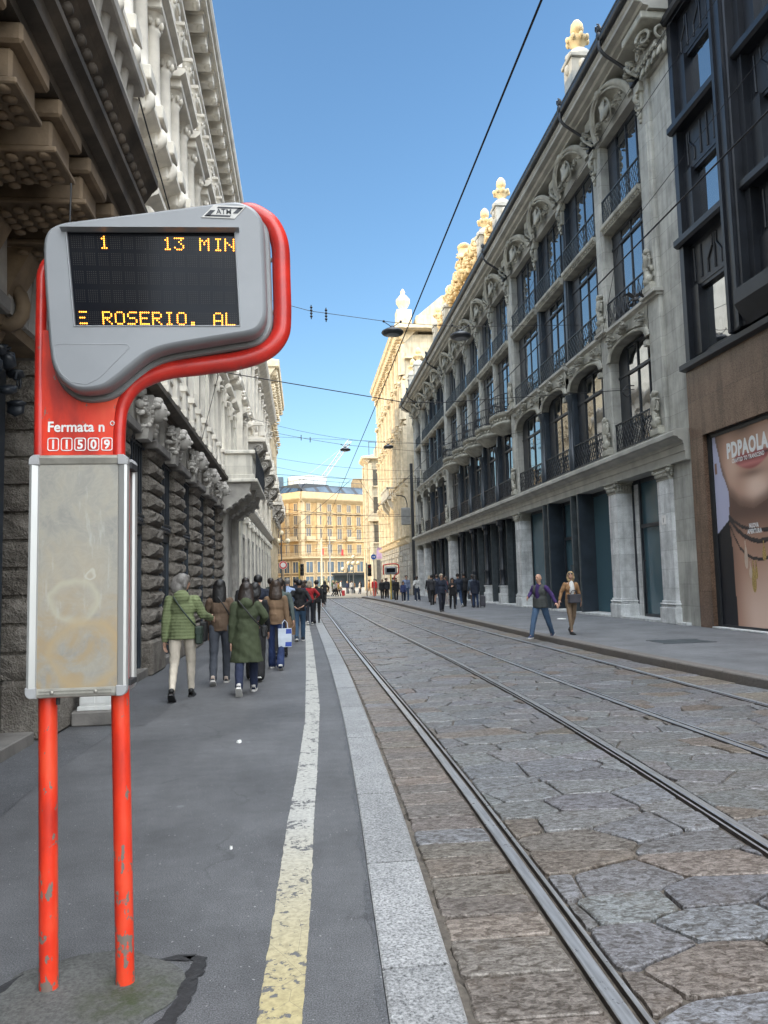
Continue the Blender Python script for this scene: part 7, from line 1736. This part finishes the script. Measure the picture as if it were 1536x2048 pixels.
def signal(x,y,z0,lab,polemat,sd=1,lit=None):
    t=thing('traffic_light',lab,'traffic light',(x,y,0)); k=MB(); k.tube([(x,y,0),(x,y,z0+1.3)],.06,8); k.build('pole',polemat,t)
    k=MB(); k.box(x+sd*.1,x+sd*.46,y-.2,y+.12,z0,z0+1.15,.03); h=k.build('signal_head','signal_black',t)
    for i in range(3):
        k=MB(); k.lathe(0,0,[(.15,0),(.15,.16)],12,0,PI,True,False); k.v=[(x+sd*.28+a,y-.2-c,z0+.2+i*.36+b_) for a,b_,c in k.v]; k.build('visor','signal_black',h)
        k=MB(); k.ell((x+sd*.28,y-.2,z0+.2+i*.36),(.12,.02,.12),None,10,6); k.build('lens','sign_red' if lit==i else 'glasses',h)
    return t
signal(-.45,75,2.2,'traffic light on a yellow pole at the end of the left pavement','pole_yellow',1)
signal(6.05,74.5,2.0,'traffic light showing red on the right kerb end','pole_grey',1,2)
def globe_lamp(x,y,z,lab,n):
    t=thing('lamp_post',lab,'lamp post',(x,y,0)); k=MB(); k.lathe(x,y,[(.2,0),(.2,.3),(.1,.5),(.07,.6),(.05,z)],10); k.build('post','iron_grey',t)
    P=[(0,0,.25)]+[(.62*cos(2*PI*i/n),.62*sin(2*PI*i/n),-.55) for i in range(n)] if n>2 else [(-.6,0,-.1),(.6,0,-.1)]
    for a,b_,c in P:
        k=MB(); k.ell((x+a,y+b_,z+c),(.24,.24,.25),None,12,8); k.build('globe','globe',t)
        k=MB(); k.tube([(x,y,z-.6+(.2 if n>2 else .2)),(x+a*.6,y+b_*.6,z-.75),(x+a,y+b_,z+c-.24)],.025,5); k.build('arm','iron_grey',t)
globe_lamp(6.4,100,4.45,'tall lamp post with a cluster of white globes in the square',4); globe_lamp(5.7,101,3.3,'lower lamp post with two white globes left of the cluster lamp',2); globe_lamp(-2.15,76,6.2,'slim lamp post with globes at the left pavement end',3)
def pole(x,y,h,r,lab,m='pole_grey'):
    k=MB(); k.lathe(x,y,[(r*1.6,0),(r*1.6,.4),(r,.5),(r*.8,h),(r*.3,h+.15)],10); k.tube([(x-.7,y,h-1.0),(x+.7,y,h-.9)],.03,5); tag(k.build('catenary_pole',m),lab,'pole')
pole(1.95,84,6.2,.11,'pale catenary pole standing in the square behind the cyclist','globe'); pole(4.0,118,8.5,.12,'slender catenary pole farther back in the square')
# second tram stop sign
t=thing('tram_stop_sign','small distant tram stop sign with red rim and dark display by the cream palace','sign',(6.75,60,0))
k=MB(); k.tube([(6.75,60,ZRP),(6.75,60,2.2)],.05,8); k.build('pole','pole_yellow',t)
k=MB(); k.box(6.3,7.25,59.9,60.1,2.0,2.65,.12); hh=k.build('display_housing','grey_shell',t); k=MB(); k.box(6.42,7.1,59.885,59.9,2.18,2.5); k.build('screen','screen_glass',hh)
k=MB(); k.tube(spline([(6.2,60,2.0),(6.2,60,2.68),(6.4,60,2.8),(7.2,60,2.82),(7.4,60,2.6),(7.35,60,2.1),(7.1,60,1.95),(7.0,60,1.6)],4,False),.05,8); k.build('tube_frame','red_dirty',t)
# bus canopy, shrubs, railings in the square
t=thing('bus_canopy','low dark roofed glass canopy at the foot of the ochre palace','canopy',(11,165,0))
k=MB(); k.box(6,16.5,163.5,167.5,2.9,3.25,.05); k.build('roof','canopy_red',t); k=MB(); k.box(5.9,16.6,163.4,163.5,2.85,3.4); k.build('fascia','signal_black',t)
for x in (6.3,9.6,12.9,16.2): k=MB(); k.tube([(x,163.8,0),(x,163.8,2.95)],.08,6); k.build('post','iron_grey',t)
k=MB(); k.box(6.3,16.2,166.9,166.95,.2,2.9); k.build('glass_wall','roof_glass',t)
m=M('leaves',(.04,.07,.02),.7,.4,8,col2=(.11,.14,.045))
def shrub(x,y,w_,h,lab,seed):
    rr=random.Random(seed); t=thing('shrub',lab,'shrub',(x,y,0)); k=MB()
    for i in range(420):
        a,b_,c=rr.gauss(0,.33),rr.gauss(0,.33),rr.random(); 
        if a*a+b_*b_>.5: continue
        p=Vector((x+a*w_,y+b_*w_,.35+c*h*(1-.6*(a*a+b_*b_)))); u=Vector((rr.uniform(-1,1),rr.uniform(-1,1),rr.uniform(-.6,1))).normalized()*.16; v=u.orthogonal().normalized()*.07
        k.add([tuple(p-v),tuple(p+u*.5-v*.2),tuple(p+v),tuple(p+u)],[(0,1,3,2)])
    k.build('foliage','leaves',t,fix=False)
    k=MB(); k.box(x-w_*.5,x+w_*.5,y-w_*.5,y+w_*.5,0,.45,.03); k.build('planter','ochre_base',t)
    k=MB(); k.tube([(x,y,.3),(x+.1,y,.3+h*.7)],.04,5); k.build('stem','paper_brown',t)
shrub(3.4,128,2.2,1.9,'loose green shrub in a planter left of the canopy',3); shrub(4.9,130,1.8,1.5,'smaller green shrub beside the first in the square',5)
# dark downpipe and cable box at the far end of the stone building
t=thing('cable_box','grey cable box and dark pipes at the far corner of the stone building','box',(10.4,75.5,0))
k=MB(); k.box(9.7,10.6,75.2,75.8,7.0,8.7,.05); k.build('box_shell','pole_grey',t)
k=MB(); k.tube(spline([(9.2,75,9.9),(10,75.3,9.8),(10.3,75.5,9.2),(10.3,75.5,8.7)],4,False),.05,6); k.build('cable','wire',t)
k=MB(); k.tube([(10.7,74.6,0),(10.7,74.6,13)],.16,8); k.build('down_pipe','zinc',t)
# red and white flag on the ochre palace
for i,(u,z) in enumerate(((11.5,9.0),(5.5,9.2))):
    k=MB(TY1); k.quad((u-.3,.9,z-.8),(u+.3,1.0,z-.9),(u+.25,1.1,z+.6),(u-.2,.95,z+.7)); o=k.build('flag','sign_red',bY)
# a flying pigeon before the corner pier
M('feather',(.05,.05,.055),.7,.3)
k=MB(); k.ell((9.3,20.0,9.2),(.07,.17,.07),Matrix.Rotation(.4,3,'X'),8,6); k.ell((9.3,19.83,9.28),(.04,.05,.04),None,6,5)
for sd in (-1,1): k.loft([[(9.3,20.08,9.22),(9.3,19.92,9.24),(9.3,19.92,9.25)],[(9.3+sd*.18,20.1,9.34),(9.3+sd*.18,19.94,9.38),(9.3+sd*.18,19.94,9.385)],[(9.3+sd*.32,20.16,9.30),(9.3+sd*.32,20.08,9.31),(9.3+sd*.32,20.08,9.312)]],True,True,False)
k.loft([[(9.27,20.15,9.15),(9.33,20.15,9.15),(9.33,20.15,9.16)],[(9.24,20.3,9.08),(9.36,20.3,9.08),(9.36,20.3,9.085)]],True,True,False)
tag(k.build('pigeon','feather',None,fix=False),'dark pigeon flying in front of the stone corner pier','bird')
